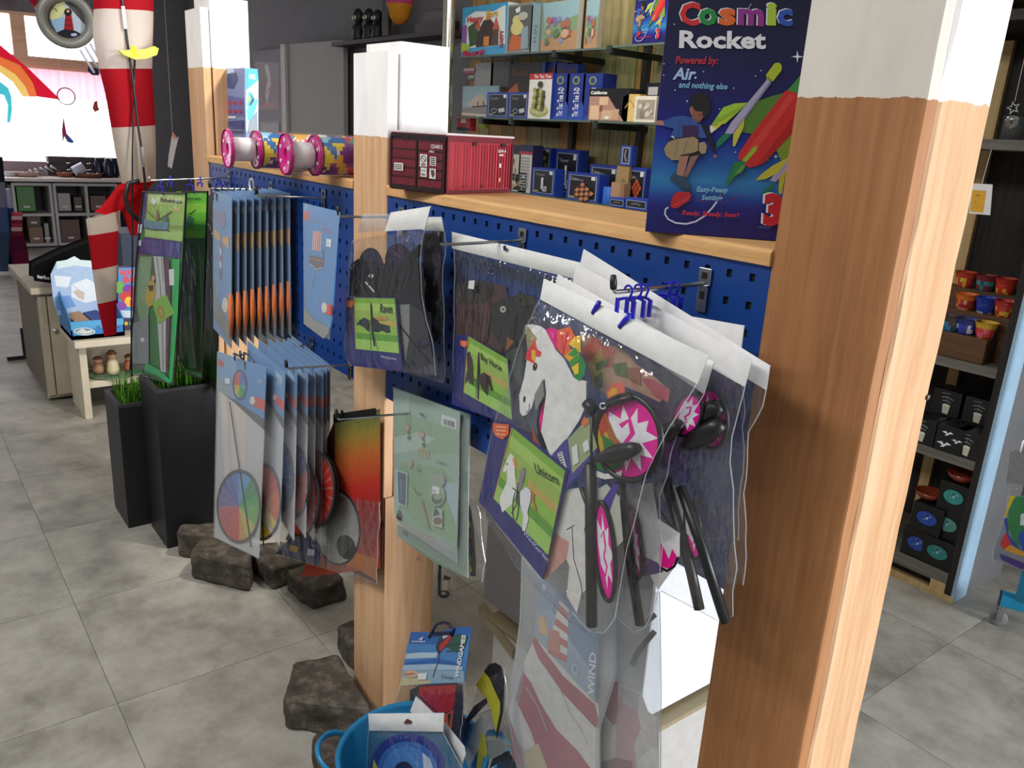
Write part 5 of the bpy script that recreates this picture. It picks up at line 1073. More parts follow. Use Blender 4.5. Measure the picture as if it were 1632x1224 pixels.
    a.poly([(1120, 970), (1150, 960), (1110, 1080), (1020, 1160), (985, 1150)], '#9d99b8'); a.poly([(1110, 1000), (1010, 1050), (930, 1110), (895, 1150), (960, 1140), (1040, 1100)], '#b9b63a'); a.poly([(1090, 1080), (1060, 1240), (1040, 1230), (1045, 1130)], '#b0ad38'); a.poly([(1020, 1160), (960, 1200), (930, 1240), (950, 1240), (1010, 1190)], '#2a6a4a')
    # jumping child, printed
    a.poly([(484, 700), (476, 660), (488, 640), (480, 622), (500, 618), (498, 596), (520, 602), (532, 584), (548, 596), (566, 584), (576, 600), (598, 600), (594, 622), (612, 640), (600, 660), (608, 690), (592, 740), (560, 760), (520, 740)], '#1f1a1c')
    a.poly([(490, 690), (520, 710), (556, 712), (562, 745), (545, 775), (520, 785), (498, 760), (480, 725)], '#8a5a44'); a.ell(488, 702, 12, 24, '#9a6a50'); a.line([(535, 730), (556, 738)], 4, '#2a1a18'); a.line([(520, 770), (545, 772)], 3, '#6a2f2c')
    a.poly([(243, 768), (300, 768), (320, 780), (320, 802), (250, 795)], '#b07f70'); a.poly([(310, 770), (380, 742), (440, 738), (490, 750), (530, 790), (560, 790), (600, 850), (590, 880), (500, 880), (380, 890), (355, 870), (375, 820), (312, 805)], '#33559a'); a.line([(420, 760), (400, 880)], 5, '#274682'); a.line([(470, 765), (480, 860)], 5, '#274682')
    a.poly([(430, 800), (530, 800), (535, 880), (430, 880)], '#3c2450'); a.poly([(540, 780), (590, 800), (620, 880), (640, 960), (635, 985), (612, 950), (590, 890)], '#17152e'); a.ell(637, 995, 12, 12, '#8a6058')
    a.poly([(352, 880), (340, 900), (390, 920), (500, 880), (480, 870)], '#1c2238'); a.poly([(355, 870), (370, 865), (385, 890)], '#c9d0dc')
    a.poly([(340, 905), (400, 885), (500, 872), (530, 890), (530, 960), (460, 990), (410, 1020), (360, 1020), (325, 990), (312, 950)], '#9f8a66'); a.poly([(535, 910), (570, 905), (585, 930), (578, 975), (535, 985)], '#a8936f'); a.poly([(410, 990), (540, 965), (560, 1000), (500, 1010), (470, 1010)], '#1c1620'); a.line([(460, 900), (430, 1000)], 5, '#82704f'); a.line([(400, 900), (380, 1000)], 5, '#8c7a58')
    a.poly([(410, 1000), (470, 990), (440, 1110), (432, 1130), (390, 1110)], '#a37464'); a.poly([(480, 1000), (535, 985), (500, 1050), (458, 1130), (440, 1120)], '#8e6456')
    a.poly([(385, 1095), (400, 1115), (450, 1125), (475, 1175), (470, 1205), (430, 1200), (355, 1150), (352, 1130)], '#2f4a5c')
    a.poly([(430, 1195), (475, 1200), (480, 1225), (440, 1215)], '#243848')
    a.k = (1020, 200, 5.44)
    a.poly([(270, 640), (300, 585), (340, 572), (430, 575), (442, 600), (425, 650), (330, 710), (300, 718), (262, 700)], '#b3242a'); a.line([(290, 690), (400, 640), (428, 610)], 10, '#d6453a')
    a.line([(245, 705), (220, 725), (215, 765), (245, 810), (310, 842), (400, 850), (480, 830), (560, 780), (625, 710), (665, 655)], 15, '#c9c6dc'); a.line([(665, 655), (700, 590)], 6, '#b06a5a')
    a.line([(440, 635), (640, 668)], 4, '#7a2034'); a.line([(700, 670), (900, 598)], 4, '#7a2034'); a.line([(690, 690), (755, 870)], 4, '#4a3a80')
    a.text('Easy-Peasy', (487, 570), (50, 1.5), (11, -62), '#7fb2cf', .03, fit=270); a.text('Setting', (530, 640), (50, 2), (11, -60), '#7fb2cf', .03, fit=180); a.text('Ready, Steady, Soar!', (360, 770), (46, 2), (12, -54), '#c62c34', .03, fit=490)
    a.poly([(738, 495), (752, 520), (830, 420), (905, 370), (905, 320), (850, 330), (790, 400), (760, 470)], '#2a7a4a'); a.poly([(810, 440), (870, 350), (915, 340), (880, 400)], '#5d8f3c')
    a.text('3', (1045, 838), (330, 5), (20, -345), '#e2e2ea', .07); a.text('3', (1062, 842), (330, 5), (20, -340), '#b8222e', .07); a.text('3 Blastzone', (1015, 885), (24, 1), (4, -28), '#6a68a0')
def rocket_box(label, m3, corner, U, wdt, hgt, dep, N):
    t = thing('rocket_box', label, 'box', corner+U*wdt/2-N*dep/2)
    MB().obox(corner, U*wdt, -N*dep, (0, 0, hgt), C('#15144c')).build('box_body', PRINT, t, bevel=.0012)
    a = Art(corner, N, .0006, .00006, m=m3); rocket_art(a)
    # keep only what lies on the face
    n = 0
    P = a.mb.v
    for p in P:
        s_ = (p-corner).dot(U); 
        if s_ < .0004: p += U*(.0004-s_)
        if s_ > wdt-.0004: p -= U*(s_-wdt+.0004)
        z = p.z-corner.z
        if z < .0004: p.z = corner.z+.0004
        if z > hgt-.0004: p.z = corner.z+hgt-.0004
    a.build('box_print', t); return t
rocket_box('large dark blue box with rainbow lettering and green rockets on the near top board', lambda x, y: aP(x, y, BO, BN), BO, BU, .262, .405, .052, BN)
# ---- clear kite tubes on the far rail
MAG = plain('magenta_plastic', '#c2187c', .25); WROLL = plain('white_roll', '#efe9ea', .35)
def ktube(label, A, B, r, seed):
    A, B = Vector(A), Vector(B); ax = (B-A).normalized(); L = (B-A).length
    t = thing('kite_tube', label, 'tube', (A+B)/2-Vector((0, 0, r)), 'clear kite tubes on the far top board')
    def cap(o, k=0):
        m = MB().lathe([(r*.97, 0), (r, .002), (r, .01), (r*.93, .010), (r*.90, .002), (r*.30, .004), (r*.26, .012), (0, .012)], o, ax, 24); c = m.build('end_disc', MAG, t, smooth=False)
        for i in range(6):
            q = i*1.047+.3; s_ = ax.orthogonal().normalized(); u_ = ax.cross(s_); MB().lathe([(.0, -.0008), (r*.09, -.0008), (r*.09, .001)], o+(s_*math.cos(q)+u_*math.sin(q))*r*.68+ax*.002, ax, 8).build('disc_dot', WHITEP, c)
    cap(A); cap(A+ax*.07)
    MB().lathe([(r*.55, .01), (r*.62, .014), (r*.62, .064), (r*.55, .068)], A, ax, 20).build('line_spool', WROLL, t, smooth=True)
    # printed sleeve: folded kite with pennants
    cols = ['#e9c83c', '#7a2a7a', '#d8367a', '#8fc4d8', '#2f6aa8', '#e2a63c', '#d8d0e0', '#4a3a6a', '#c94a3c', '#3a9a8a', '#f0e6c0']
    rr = random.Random(seed); x = ax.orthogonal().normalized(); y = ax.cross(x); m = MB(); n = 28; nl = 40
    G = [[A+ax*(.084+(L-.094)*i/nl)+(x*math.cos(2*math.pi*k/n)+y*math.sin(2*math.pi*k/n))*r*.93 for k in range(n)] for i in range(nl+1)]
    def cc(i, k):
        z = (i+k*.9)/6.5; b_ = int(z) % len(cols); 
        if (i-k*.7) % 11 < 3: b_ = (b_+4) % len(cols)
        if rr.random() < .07: b_ = rr.randrange(len(cols))
        return C(cols[b_])
    m.grid(G, cc, closed=True); m.build('printed_sleeve', GLOSSP, t, smooth=False)
    m = MB().lathe([(r, -.002), (r*1.01, 0), (r*1.01, L), (r, L+.002)], A, ax, 28); m.build('clear_tube', CLEAR, t, smooth=True)
R_ = .048
A1 = aZ(358, 238, RZ+R_); B1 = aZ(500, 246, RZ+R_); A2 = aZ(447, 247, RZ+R_); B2 = aZ(640, 262, RZ+R_)
dA = Vector((1, -.10, 0)).normalized()
A1 = Vector((A1.x, max(A1.y, .055), RZ+R_)); A1 = Vector(aZ(360, 237, RZ+R_))
dv = (aZ(560, 254, RZ+R_)-aZ(447, 247, RZ+R_)).normalized(); dv.z = 0
ktube('left clear kite tube with magenta end disc facing the fisherman bags', A1, A1+Vector((.03, .40, 0)), R_, 3)
A2 = Vector(aZ(452, 246, RZ+R_))
ktube('right clear kite tube ending behind the middle post', A2, A2+Vector((.03, .40, 0)), R_, 5)
# blue kite box standing against the far post
YK = .078; xk, xm = -2.2175, aY(391, 200, YK).x; zk = aY(385, 108, YK).z; Wd = .045
t = thing('kite_box', 'blue and white kite box standing by the farthest post behind the kite tubes', 'box', ((xk+xm)/2, YK+Wd/2, RZ))
yk2 = aX(412, 200, xm).y
MB().box((xk, YK, RZ), (xm, yk2, zk), C('#6f86b8')).build('box_body', PRINT, t, bevel=.001)
a = Art((0, YK, 0), NY, .0006, .0003, k=(250, 0, 4.08))
a.poly([(440, 440), (573, 445), (570, 865), (452, 865)], '#8494c4'); a.poly([(440, 440), (500, 445), (520, 540), (450, 560)], '#c4cfe2'); a.poly([(460, 480), (520, 470), (530, 520), (500, 580), (455, 570)], '#41588c'); a.poly([(450, 620), (570, 640), (570, 760), (455, 750)], '#6c6fa8')
for i in range(6): a.ell(475+35*(i % 3), 670+55*(i//3), 12, 14, '#b0405c')
a.rect(460, 755, 522, 770, '#dfe4ee'); a.poly([(455, 790), (568, 780), (568, 865), (455, 865)], '#414c86'); a.text('KITE', (462, 835), (20, 0), (0, -14), '#9aa8d0')
a.build('front_print', t)
a = Art((xm, 0, 0), (1, 0, 0), .0006, .0003, k=(250, 0, 4.08))
a.poly([(578, 445), (655, 450), (660, 520), (580, 585)], '#1f9fc8'); a.text('HQ', (598, 512), (28, 0), (0, -40), '#f0f6fa', .05); a.poly([(580, 585), (660, 520), (658, 860), (580, 860)], '#b8cade')
a.poly([(595, 600), (615, 600), (640, 650), (600, 700), (585, 690)], '#2fa3cf'); a.poly([(608, 605), (632, 650), (610, 690), (600, 680), (618, 645)], '#1c2638'); a.poly([(585, 710), (650, 640), (655, 660), (620, 770), (590, 790)], '#38a9d4'); a.poly([(590, 640), (600, 610), (604, 640), (592, 670)], '#a4c43c'); a.poly([(600, 790), (650, 720), (655, 860), (590, 860)], '#6f7f90')
a.build('side_print', t)

# ================================================================== BACK SHELVES WITH TOYS
BY_ = 2.1
GL = plain('shelf_glass_edge', '#5e6f68', .15); GLM = film('shelf_glass', (.80, .90, .87), .04, .12, .03, 5, 0.02)
def gshelf(x0, x1, z, label, px=()):
    t = thing('glass_shelf', label, 'shelf', ((x0+x1)/2, 2.27, z-.012))
    MB().box((x0, BY_-.01, z-.008), (x1, 2.44, z)).build('glass_pane', GLM, t); MB().box((x0, BY_-.013, z-.009), (x1, BY_-.010, z+.001)).build('front_edge', GL, t)
    for x in px: MB().box((x-.012, BY_+.0, z-.04), (x+.012, 2.46, z-.009)).build('bracket', plain('bracket_steel', '#3c403f', .35, .8), t); MB().box((x-.014, BY_-.02, z-.035), (x+.014, BY_+.0, z+.002)).build('bracket_tip', plain('bracket_tip', '#2e302f', .5), t)
ZU, ZM, ZL = 1.975, 1.625, 1.215
XL_, XR_ = -3.86, -2.55
gshelf(XL_, XR_, ZU, 'upper glass shelf left part under the castle box', (-2.95,)); gshelf(-2.54, -1.7, ZU+.005, 'upper glass shelf right part under the small rocket box', (-2.52,))
gshelf(XL_, -2.62, ZM, 'middle glass shelf under the blue spine boxes', (-3.6, -3.3)); gshelf(-2.61, -1.7, ZM, 'middle glass shelf right part under the wooden cube puzzles', (-2.58,))
gshelf(-3.9, -1.7, ZL, 'lower glass shelf under the wooden puzzle boxes')
for x, lab in ((-3.93, 'shiny metal pole left of the toy shelves'),):
    tag(MB().lathe([(.038, 0), (.038, 2.3)], (x-.02, 2.06, 0), n=20).build('metal_pole', plain('pole_steel', '#c9c8b8', .22, .9), smooth=True), lab, 'pole')
for x in (-3.15, -2.6): tag(MB().box((x-.018, 2.42, 0.3), (x+.018, 2.452, 2.6)).build('shelf_upright', plain('upright_dark', '#2d2620', .6)), 'dark steel upright behind the toy shelves, %s one' % ('left' if x < -3 else 'right'), 'upright')
def tb(name, label, x0, y0, x1, y1, dep, zs, body, artf, Y=None, grp=None, cat='box', mat=None):
    """box on a shelf: pixel corners of its front face at depth Y, standing at height zs"""
    Y = Y or BY_+.02; P0, P1 = aY(x0, y0, Y), aY(x1, y1, Y); z1 = (aY((x0+x1)/2, y0, Y)).z; zb = zs
    t = thing(name, label, cat, ((P0.x+P1.x)/2, Y+dep/2, zb), grp)
    MB().box((P0.x, Y, zb), (P1.x, Y+dep, z1), C(body)).build('box_body', mat or PRINT, t, bevel=.0015)
    a = Art((0, Y, 0), NY, .0008, .0004, m=lambda u, v: Vector((P0.x+(P1.x-P0.x)*u, Y, z1+(zb-z1)*v))); artf(a)
    if a.mb.v: a.build('box_print', t)
    return t, (P0.x, P1.x, Y, zb, z1)
def castle(a):
    a.rect(0, 0, 1, 1, '#3a9fd0'); a.poly([(.08, .2), (.3, .1), (.7, .15), (.95, .05), (.98, .8), (.05, .85)], '#e6ebea'); a.rect(0, .82, 1, 1, '#4aa4d6'); a.rect(0, .35, .12, .8, '#8a5aa8'); a.poly([(0, .7), (.2, .75), (.18, .88), (0, .88)], '#a8c84a')
    a.poly([(.14, .40), (.36, .28), (.40, .75), (.20, .80)], '#3f5a3a'); a.poly([(.36, .55), (.5, .3), (.66, .3), (.82, .5), (.84, .8), (.34, .82)], '#3c2c26'); a.poly([(.30, .45), (.38, .26), (.44, .45)], '#c8604a'); a.poly([(.70, .5), (.77, .25), (.86, .5)], '#c8604a'); a.poly([(.54, .3), (.6, .08), (.66, .3)], '#d88a4a'); a.rect(.52, .62, .64, .8, '#d88a3a'); a.poly([(.72, .5), (.84, .5), (.84, .8), (.70, .8)], '#5a4238')
    a.text('Happy', (.12, .30), (.14, 0), (.0, -.15), '#c9505a', .05); a.text('Fort', (.56, .24), (.14, 0), (.0, -.15), '#d8b04a', .05); a.text('HAPPY', (.95, .86), (0, -.11), (-.11, 0), '#a83a44', .04); a.text('fort!', (.06, .99), (.22, 0), (0, -.16), '#c0305a', .08, fit=.5)
tb('toy_box', 'bright blue and white toy box with a castle picture on the upper glass shelf', 738, 8, 806, 86, .12, ZU, '#d8dfe0', castle)
def duck(a):
    a.rect(0, 0, 1, 1, '#8a8f8c'); a.rect(.04, .04, .94, .92, '#5d625e'); a.ell(.4, .48, .26, .14, '#d9d08a'); a.ell(.36, .32, .16, .10, '#d9d08a'); a.poly([(.1, .82), (.2, .6), (.6, .66), (.7, .9), (.1, .94)], '#c86a3a'); a.ell(.62, .25, .2, .08, '#b9bcb0'); a.poly([(.3, .1), (.5, .05), (.5, .16), (.36, .18)], '#e8ecec'); a.poly([(.6, .5), (.85, .45), (.9, .9), (.6, .92)], '#8fa4b0')
tb('toy_box', 'clear windowed toy box with a yellow plush duck beside the castle box', 811, 6, 846, 80, .11, ZU, '#6fa4c4', duck)
tb('toy_box', 'narrow toy box end with pale print right of the plush duck box', 848, 8, 858, 78, .11, ZU, '#7a8a90', lambda a: (a.rect(0, 0, 1, 1, '#8ba0a8'), a.text('FUN', (.75, .8), (0, -.2), (-.5, 0), '#4a5a60')))
def pict(a):
    a.rect(0, 0, 1, 1, '#7f9a78'); a.poly([(0, 0), (1, 0), (1, .3), (.1, .5)], '#8fb0b8'); a.poly([(0, .75), (1, .6), (1, 1), (0, 1)], '#b08a68'); blobs(a, (.15, .3, .85, .85), 18, ['#7c8fb8', '#a86a5a', '#8a6a9a', '#c8a080', '#5f7a5a'], .05, .12, 4)
tb('picture_box', 'leaning picture puzzle box with pastel village scene on the upper shelf', 866, 2, 918, 76, .035, ZU, '#b8b2a4', pict); 
tb('picture_box', 'second picture puzzle box leaning behind the pastel one', 936, 0, 950, 80, .035, ZU, '#a8a090', pict, Y=BY_+.05)
# small rocket box
sc_ = None
P0 = aY(1008, 60, BY_+.02); so = Vector((P0.x, BY_+.02, ZU+.006)); 
def m_small(x, y):
    p = aP(x, y, BO, BN); d = p-BO; return so+Vector((1, 0, 0))*d.dot(BU)*1.0+Vector((0, 0, d.z))
rocket_box('small looking dark blue rocket box far behind on the upper glass shelf', m_small, so, Vector((1, 0, 0)), .262, .405, .052, Vector((0, -1, 0)))
# middle shelf
def blackwin(w1, w2):
    def f(a):
        a.rect(0, 0, 1, 1, '#1f3c9c'); a.rect(.07, .08, .93, .93, '#98a2b8'); a.rect(.10, .10, .90, .91, '#15151c'); a.poly([(.1, .1), (.9, .1), (.9, .3), (.1, .4)], '#1c1c26'); a.rect(.76, .1, .88, .22, '#e6e8ec'); a.text(w1, (.16, .28), (.15, 0), (0, -.12), '#8d8d98', .02)
        if w2 == 'rope': a.line([(.2, .75), (.35, .62), (.5, .7), (.42, .8), (.28, .8)], .05, '#7d8a98'); a.poly([(.55, .65), (.82, .6), (.85, .75), (.6, .8)], '#c4c8cc')
        if w2 == 'plank': a.poly([(.15, .68), (.75, .38), (.82, .52), (.22, .84)], '#a8905a'); a.poly([(.35, .62), (.6, .5), (.62, .54), (.38, .66)], '#5a4426'); a.ell(.78, .82, .06, .07, '#b08a4a')
        if w2 == 'bars': a.rect(.42, .35, .52, .78, '#cfd0d4'); a.rect(.50, .66, .68, .86, '#b4b4ba'); a.line([(.5, .66), (.68, .86)], .03, '#6a6a74')
        if w2 == 'chess':
            for i in range(5):
                for j in range(4):
                    a.poly([(.50+.08*i-.075*j+dx, .32+.07*i+.10*j+dy) for dx, dy in ((0, 0), (.08, .07), (.005, .17), (-.075, .10))], ['#c9865a', '#4a2a1c'][(i+j) % 2])
            a.text('Chess', (.12, .26), (.12, 0), (0, -.14), '#9a9aa2', .02)
        if w2 == 'cube':
            a.poly([(.3, .5), (.55, .28), (.82, .5), (.56, .82)], '#c85a32')
            for i in (1, 2): a.line([(.3+.26*i/3*1, .5+.32*i/3), (.55+.27*i/3, .28+.22*i/3)], .03, '#5a2414'); a.line([(.3+.25*i/3, .5-.22*i/3), (.56+.26*i/3, .82-.32*i/3)], .03, '#5a2414')
            a.ell(.8, .84, .08, .06, '#a87a4a'); a.rect(.72, .1, .88, .22, '#e6e8ec')
        a.rect(.14, .84, .32, .89, '#a8a86a')
    return f
tb('postcard', 'printed picture of a ship under a pale sky at the left of the middle shelf', 738, 137, 793, 186, .01, ZM, '#7c98a4', lambda a: (a.rect(0, 0, 1, 1, '#8fb2be'), a.poly([(.1, .6), (.5, .2), (.7, .5), (.6, .7)], '#c8b4a4'), a.poly([(0, .7), (1, .62), (1, 1), (0, 1)], '#8d8a80'), a.line([(.3, .66), (.95, .6)], .05, '#3c3a3a'), a.line([(.45, .5), (.46, .64)], .03, '#3c3a3a'), a.line([(.6, .48), (.62, .62)], .03, '#3c3a3a'), a.poly([(0, .85), (.9, .9), (.9, 1), (0, 1)], '#cfc9bd')), Y=BY_+.15, cat='card')
tb('puzzle_box', 'left blue framed box with black window on the middle shelf', 777, 147, 810, 184, .07, ZM, '#1f3c9c', blackwin('Puzzle', 'rope')); tb('puzzle_box', 'right blue framed box with black window on the middle shelf', 812, 147, 841, 184, .07, ZM, '#1f3c9c', blackwin('Twist', 'rope'))
tb('puzzle_box', 'dark wooden game box with blue edge standing behind on the middle shelf', 812, 100, 866, 150, .06, ZM, '#2a4a9a', lambda a: (a.rect(0, 0, .92, 1, '#3a352f'), a.poly([(0, .5), (.25, .35), (.35, .6), (.1, .8)], '#b8603a'), a.text('Puzzle', (.1, .22), (.18, 0), (0, -.16), '#7c4c3c', .03)), Y=BY_+.14)
for i, (x0, x1) in enumerate(((868, 886), (886, 902), (904, 919))): tb('puzzle_box', 'tall blue box at the back of the middle shelf, %s of three' % ('left', 'middle', 'right')[i], x0, 98+i*2, x1-1, 150, .06, ZM, '#20409a', lambda a: (a.rect(0, 0, 1, 1, '#1f3a92'), a.rect(.2, .1, .8, .35, '#5a3f40')), Y=BY_+.16)
def ttt(a):
    a.rect(0, 0, 1, 1, '#e8e6e0'); a.rect(0, 0, 1, .13, '#b8303c'); a.text('Tic Tac Toe', (.2, .10), (.13, 0), (0, -.10), '#efd8d4', .04, fit=.75); a.ell(.5, .82, .42, .14, '#a8ac6c'); a.ell(.5, .79, .38, .10, '#c4c48c')
    rr = random.Random(2)
    for i in range(5):
        for j in range(4): a.ell(.28+.13*j+.02*(i % 2), .36+.085*i+.02*j, .085, .055, ['#9aa04a', '#5a5c34', '#b8b86a', '#3f422a'][(i*2+j*3) % 4], n=10)
    a.ell(.55, .24, .12, .07, '#3f422a')
tb('game_box', 'game box with white front and green marble stack picture on the middle shelf', 845, 117, 877, 179, .09, ZM, '#20409a', ttt, cat='box')
def spine(a): a.rect(0, 0, 1, 1, '#1e3388'); a.poly([(.1, 1), (.9, .6), (1, .7), (1, 1)], '#2b50b0'); a.ell(.5, .15, .2, .09, '#8a9456'); a.ell(.5, .15, .12, .06, '#2a3f7a'); a.text('Tic Tac Toe 3-D', (.72, .92), (0, -.12), (-.42, 0), '#dfe4f2', .03, fit=.62)
for i, (x0, x1) in enumerate(((880, 904), (905, 929), (931, 956))): tb('game_box', 'dark blue game box with white vertical lettering, %s of three on the middle shelf' % ('left', 'middle', 'right')[i], x0, 117, x1, 185, .10, ZM, '#1a2c7c', spine, Y=BY_+.03)
def cubi(a):
    a.rect(0, 0, 1, 1, '#141318'); a.text('Cubiforms', (.04, .17), (.11, 0), (0, -.13), '#e8e8e8', .05, fit=.42); a.poly([(.02, .24), (.5, .24), (.92, .98), (.02, .98)], '#b98c7c'); a.rect(.28, .26, .5, .5, '#e2bf9c'); a.rect(.06, .52, .3, .95, '#e6c29e'); a.rect(.36, .66, .62, .95, '#d8b494'); a.rect(.3, .52, .38, .7, '#8a5a50'); a.rect(.62, .62, .8, .95, '#c9a486'); a.rect(.46, .84, .56, .93, '#f0f0f0')
tb('puzzle_box', 'black box with pale wooden cubes on its front on the middle shelf', 940, 141, 1000, 184, .10, ZM, '#141318', cubi)
t, _ = tb('wooden_puzzle', 'pale yellow wooden arrow shaped puzzle right of the black cube box', 993, 150, 1016, 184, .05, ZM, '#d8b868', lambda a: (a.poly([(.05, .1), (.3, .0), (.45, .2), (.9, .1), (1, .95), (0, 1)], '#e2c274'), a.line([(.2, .5), (.5, .2), (.8, .5)], .06, '#b08a4a')), cat='puzzle')
tb('framed_picture', 'small white frame with pale figures at the right end of the middle shelf', 1013, 153, 1044, 184, .03, ZM, '#e6e0d0', lambda a: (a.rect(0, 0, 1, 1, '#e9e2d2'), a.rect(.12, .14, .95, .88, '#a89f90'), blobs(a, (.2, .25, .9, .8), 9, ['#d8d2c4', '#c9c0b0', '#8f8678'], .06, .14, 5)), Y=BY_+.0, cat='frame')
tb('game_box', 'black box peeking out behind the small white frame', 1030, 132, 1050, 152, .05, ZM, '#17171c', lambda a: a.rect(.2, .1, .9, .3, '#b8b8bc'), Y=BY_+.12)
# lower shelf
def book(a): a.rect(0, 0, 1, 1, '#c9c6c4'); a.rect(0, 0, 1, .14, '#1c1c44'); a.rect(0, .14, 1, .2, '#a8303c'); [a.rect(.15, .26+.06*i, .85, .29+.06*i, '#9a9a98') for i in range(11)]
def book2(a): a.rect(0, 0, 1, 1, '#1c1c3c'); a.rect(.15, .2, .85, 1, '#c4bfb0'); blobs(a, (.2, .3, .8, .95), 12, ['#8a8468', '#5a5844', '#d8d4c4'], .06, .14, 9)
for i, (x0, x1) in enumerate(((790, 797), (799, 816), (817, 828), (829, 846))): tb('game_box', 'tall white and red game box beside the container box, %s of four' % ('first', 'second', 'third', 'fourth')[i], x0, 231, x1, 290, .08, ZL, '#20204a', book if i % 2 else book2, Y=BY_+.02, grp='white and red boxes on the lower shelf')
LB = [('back box with a wooden plank puzzle, upper left of the lower shelf', 848, 235, 877, 268, 'Lock', 'plank', .16, .09), ('back blue box with metal bar puzzle at the middle of the lower shelf', 887, 238, 921, 285, 'Tower', 'bars', .16, .0), ('front blue box with a wooden plank puzzle beside the red container', 813, 275, 838, 305, 'Lock', 'plank', .0, 0), ('front blue box with metal bar puzzle on the lower shelf', 849, 268, 883, 311, 'Tower', 'bars', .0, 0), ('front blue box with checkered wooden board puzzle', 905, 276, 953, 318, 'Chess', 'chess', -.03, 0), ('back blue box with checkered wooden board puzzle', 941, 263, 985, 296, 'Chess', 'chess', .12, 0), ('front blue box with orange wooden cube puzzle beside the rocket box', 1001, 267, 1027, 311, 'Cube', 'cube', .05, 0)]
for lab, x0, y0, x1, y1, w1, w2, dY, lift in LB:
    zz = max(ZL, ZL+lift); z_b = aY((x0+x1)/2, y1, BY_+.02+dY).z
    tb('puzzle_box', lab, x0, y0, x1, y1, .07, (z_b if lift else ZL), '#1f3fa4', blackwin(w1, w2), Y=BY_+.02+dY)
tb('support_box', 'plain dark box under the upper left plank puzzle box', 849, 268, 876, 296, .07, ZL, '#1c2a60', lambda a: None, Y=BY_+.18, cat='box')
tb('puzzle_box', 'small upright blue framed box standing on wooden blocks', 990, 232, 1005, 264, .04, aY(998, 264, BY_+.05).z, '#2a4aae', lambda a: (a.rect(.15, .08, .85, .92, '#98a6c0'), a.rect(.25, .14, .75, .86, '#23232c'), a.line([(.5, .2), (.4, .5), (.6, .8)], .12, '#8a8a90')), Y=BY_+.05)
zc = aY(985, 290, BY_+.02).z
tb('wooden_block', 'light wooden block tower behind the blue can', 984, 265, 999, 312, .05, ZL, '#a88a5c', lambda a: (a.rect(0, 0, 1, 1, '#a98a5a'), a.ell(.6, .4, .2, .08, '#7c7a48')), Y=BY_+.05, cat='block')
tb('wooden_block', 'small pinkish wooden cube in front of the block tower', 975, 291, 994, 312, .045, ZL, '#b98e6c', lambda a: (a.rect(0, 0, 1, 1, '#bb906e'), a.rect(.7, 0, 1, 1, '#a07a52')), Y=BY_-.0, cat='block')
q = aY(964, 322, BY_+.0); tag(MB().lathe([(0, 0), (.035, 0), (.036, .004), (.036, .085), (.033, .088), (0, .088)], (q.x, BY_+.03, ZL), n=18, col=C('#2a6ad0')).build('blue_can', PRINT, smooth=True), 'small bright blue can beside the checkered puzzle box', 'can')
for i, (x0, x1, l) in enumerate(((972, 994, 'left'), (997, 1031, 'right'))): tb('puzzle_box', 'flat blue box lying at the shelf front, %s one' % l, x0, 315+i, x1, 330+i*2, .06, ZL, '#2545b0', lambda a: (a.rect(.05, .2, .95, .85, '#98a6c0'), a.rect(.08, .27, .92, .78, '#26262e'), a.line([(.3, .55), (.5, .45), (.7, .55)], .1, '#7a7a80')), Y=BY_-.05)
tag(MB().box((-3.86, 2.12, 0), (-1.7, 2.44, ZL-.02)).build('base_cabinet', plain('shelf_base_dark', '#2c2824', .8)), 'dark base cabinet under the lower toy shelf', 'cabinet')
# clutter left of the pole, left end
MB_ = MB()
for i, (x0, y0, x1, y1, c, l) in enumerate(((738, 108, 758, 118, '#a8485a', 'small pink figure card hanging under the castle box'), (745, 120, 757, 128, '#4a7a3a', 'little green figure hanging under the castle box'), (757, 100, 785, 140, '#b0b0ac', 'pale grey carton behind the hanging figures'), (783, 98, 812, 140, '#55585a', 'dark grey box behind the middle shelf'))):
    tb('small_box', l, x0, y0, x1, y1, .02, aY(x0, y1, BY_+.2).z, c, lambda a: a.rect(.1, .1, .9, .5, '#c8c8c8') if i < 2 else None, Y=BY_+.2)
tb('small_box', 'dark red tin standing beside the metal pole near the container box', 729, 184, 748, 208, .05, aY(738, 208, BY_).z, '#8a1f2c', lambda a: (a.rect(.3, .2, .7, .5, '#b8a0a0'), a.rect(0, .8, 1, 1, '#241014')), Y=BY_)
tb('small_box', 'yellow green packet behind the red tin', 749, 188, 772, 204, .03, aY(760, 204, BY_+.1).z, '#a8a83a', lambda a: a.rect(.1, .1, .4, .9, '#c8c86a'), Y=BY_+.1)
# dark wall shelf far behind the middle post with figures
ds = MB(); z1 = aY(620, 57, 2.3).z
tag(MB().box((aY(528, 60, 2.3).x, 2.3, z1-.03), (aY(712, 70, 2.3).x, 2.49, z1)).build('wall_shelf', plain('dark_shelf', '#2c2622', .6)), 'dark wall shelf above the middle post', 'shelf')
def figurine(px, py0, py1, lab):
    A = aY(px, py1, 2.36); B = aY(px, py0, 2.36); h = B.z-z1; t = thing('figurine', lab, 'figurine', (A.x, 2.36, z1), 'dark figurines on the wall shelf')
    MB().lathe([(0, 0), (.05, 0), (.055, .02), (.045, h*.25), (.055, h*.4), (.03, h*.5), (.02, h*.55), (0, h*.56)], (A.x, 2.36, z1), n=14).build('body', plain('dark_figurine', '#232428', .5), t, smooth=True)
    MB().lathe([(0, h*.5), (.03, h*.55), (.045, h*.7), (.04, h*.85), (.02, h*.97), (0, h)], (A.x, 2.36, z1), n=14).build('head', plain('dark_figurine', '#232428', .5), t, smooth=True)
    for s in (-1, 1): MB().lathe([(0, 0), (.014, 0), (.014, .006), (0, .008)], (A.x+s*.018, 2.325, z1+h*.70), (0, -1, 0), 8).build('eye', plain('figurine_eye', '#c8c8b0', .5), t)
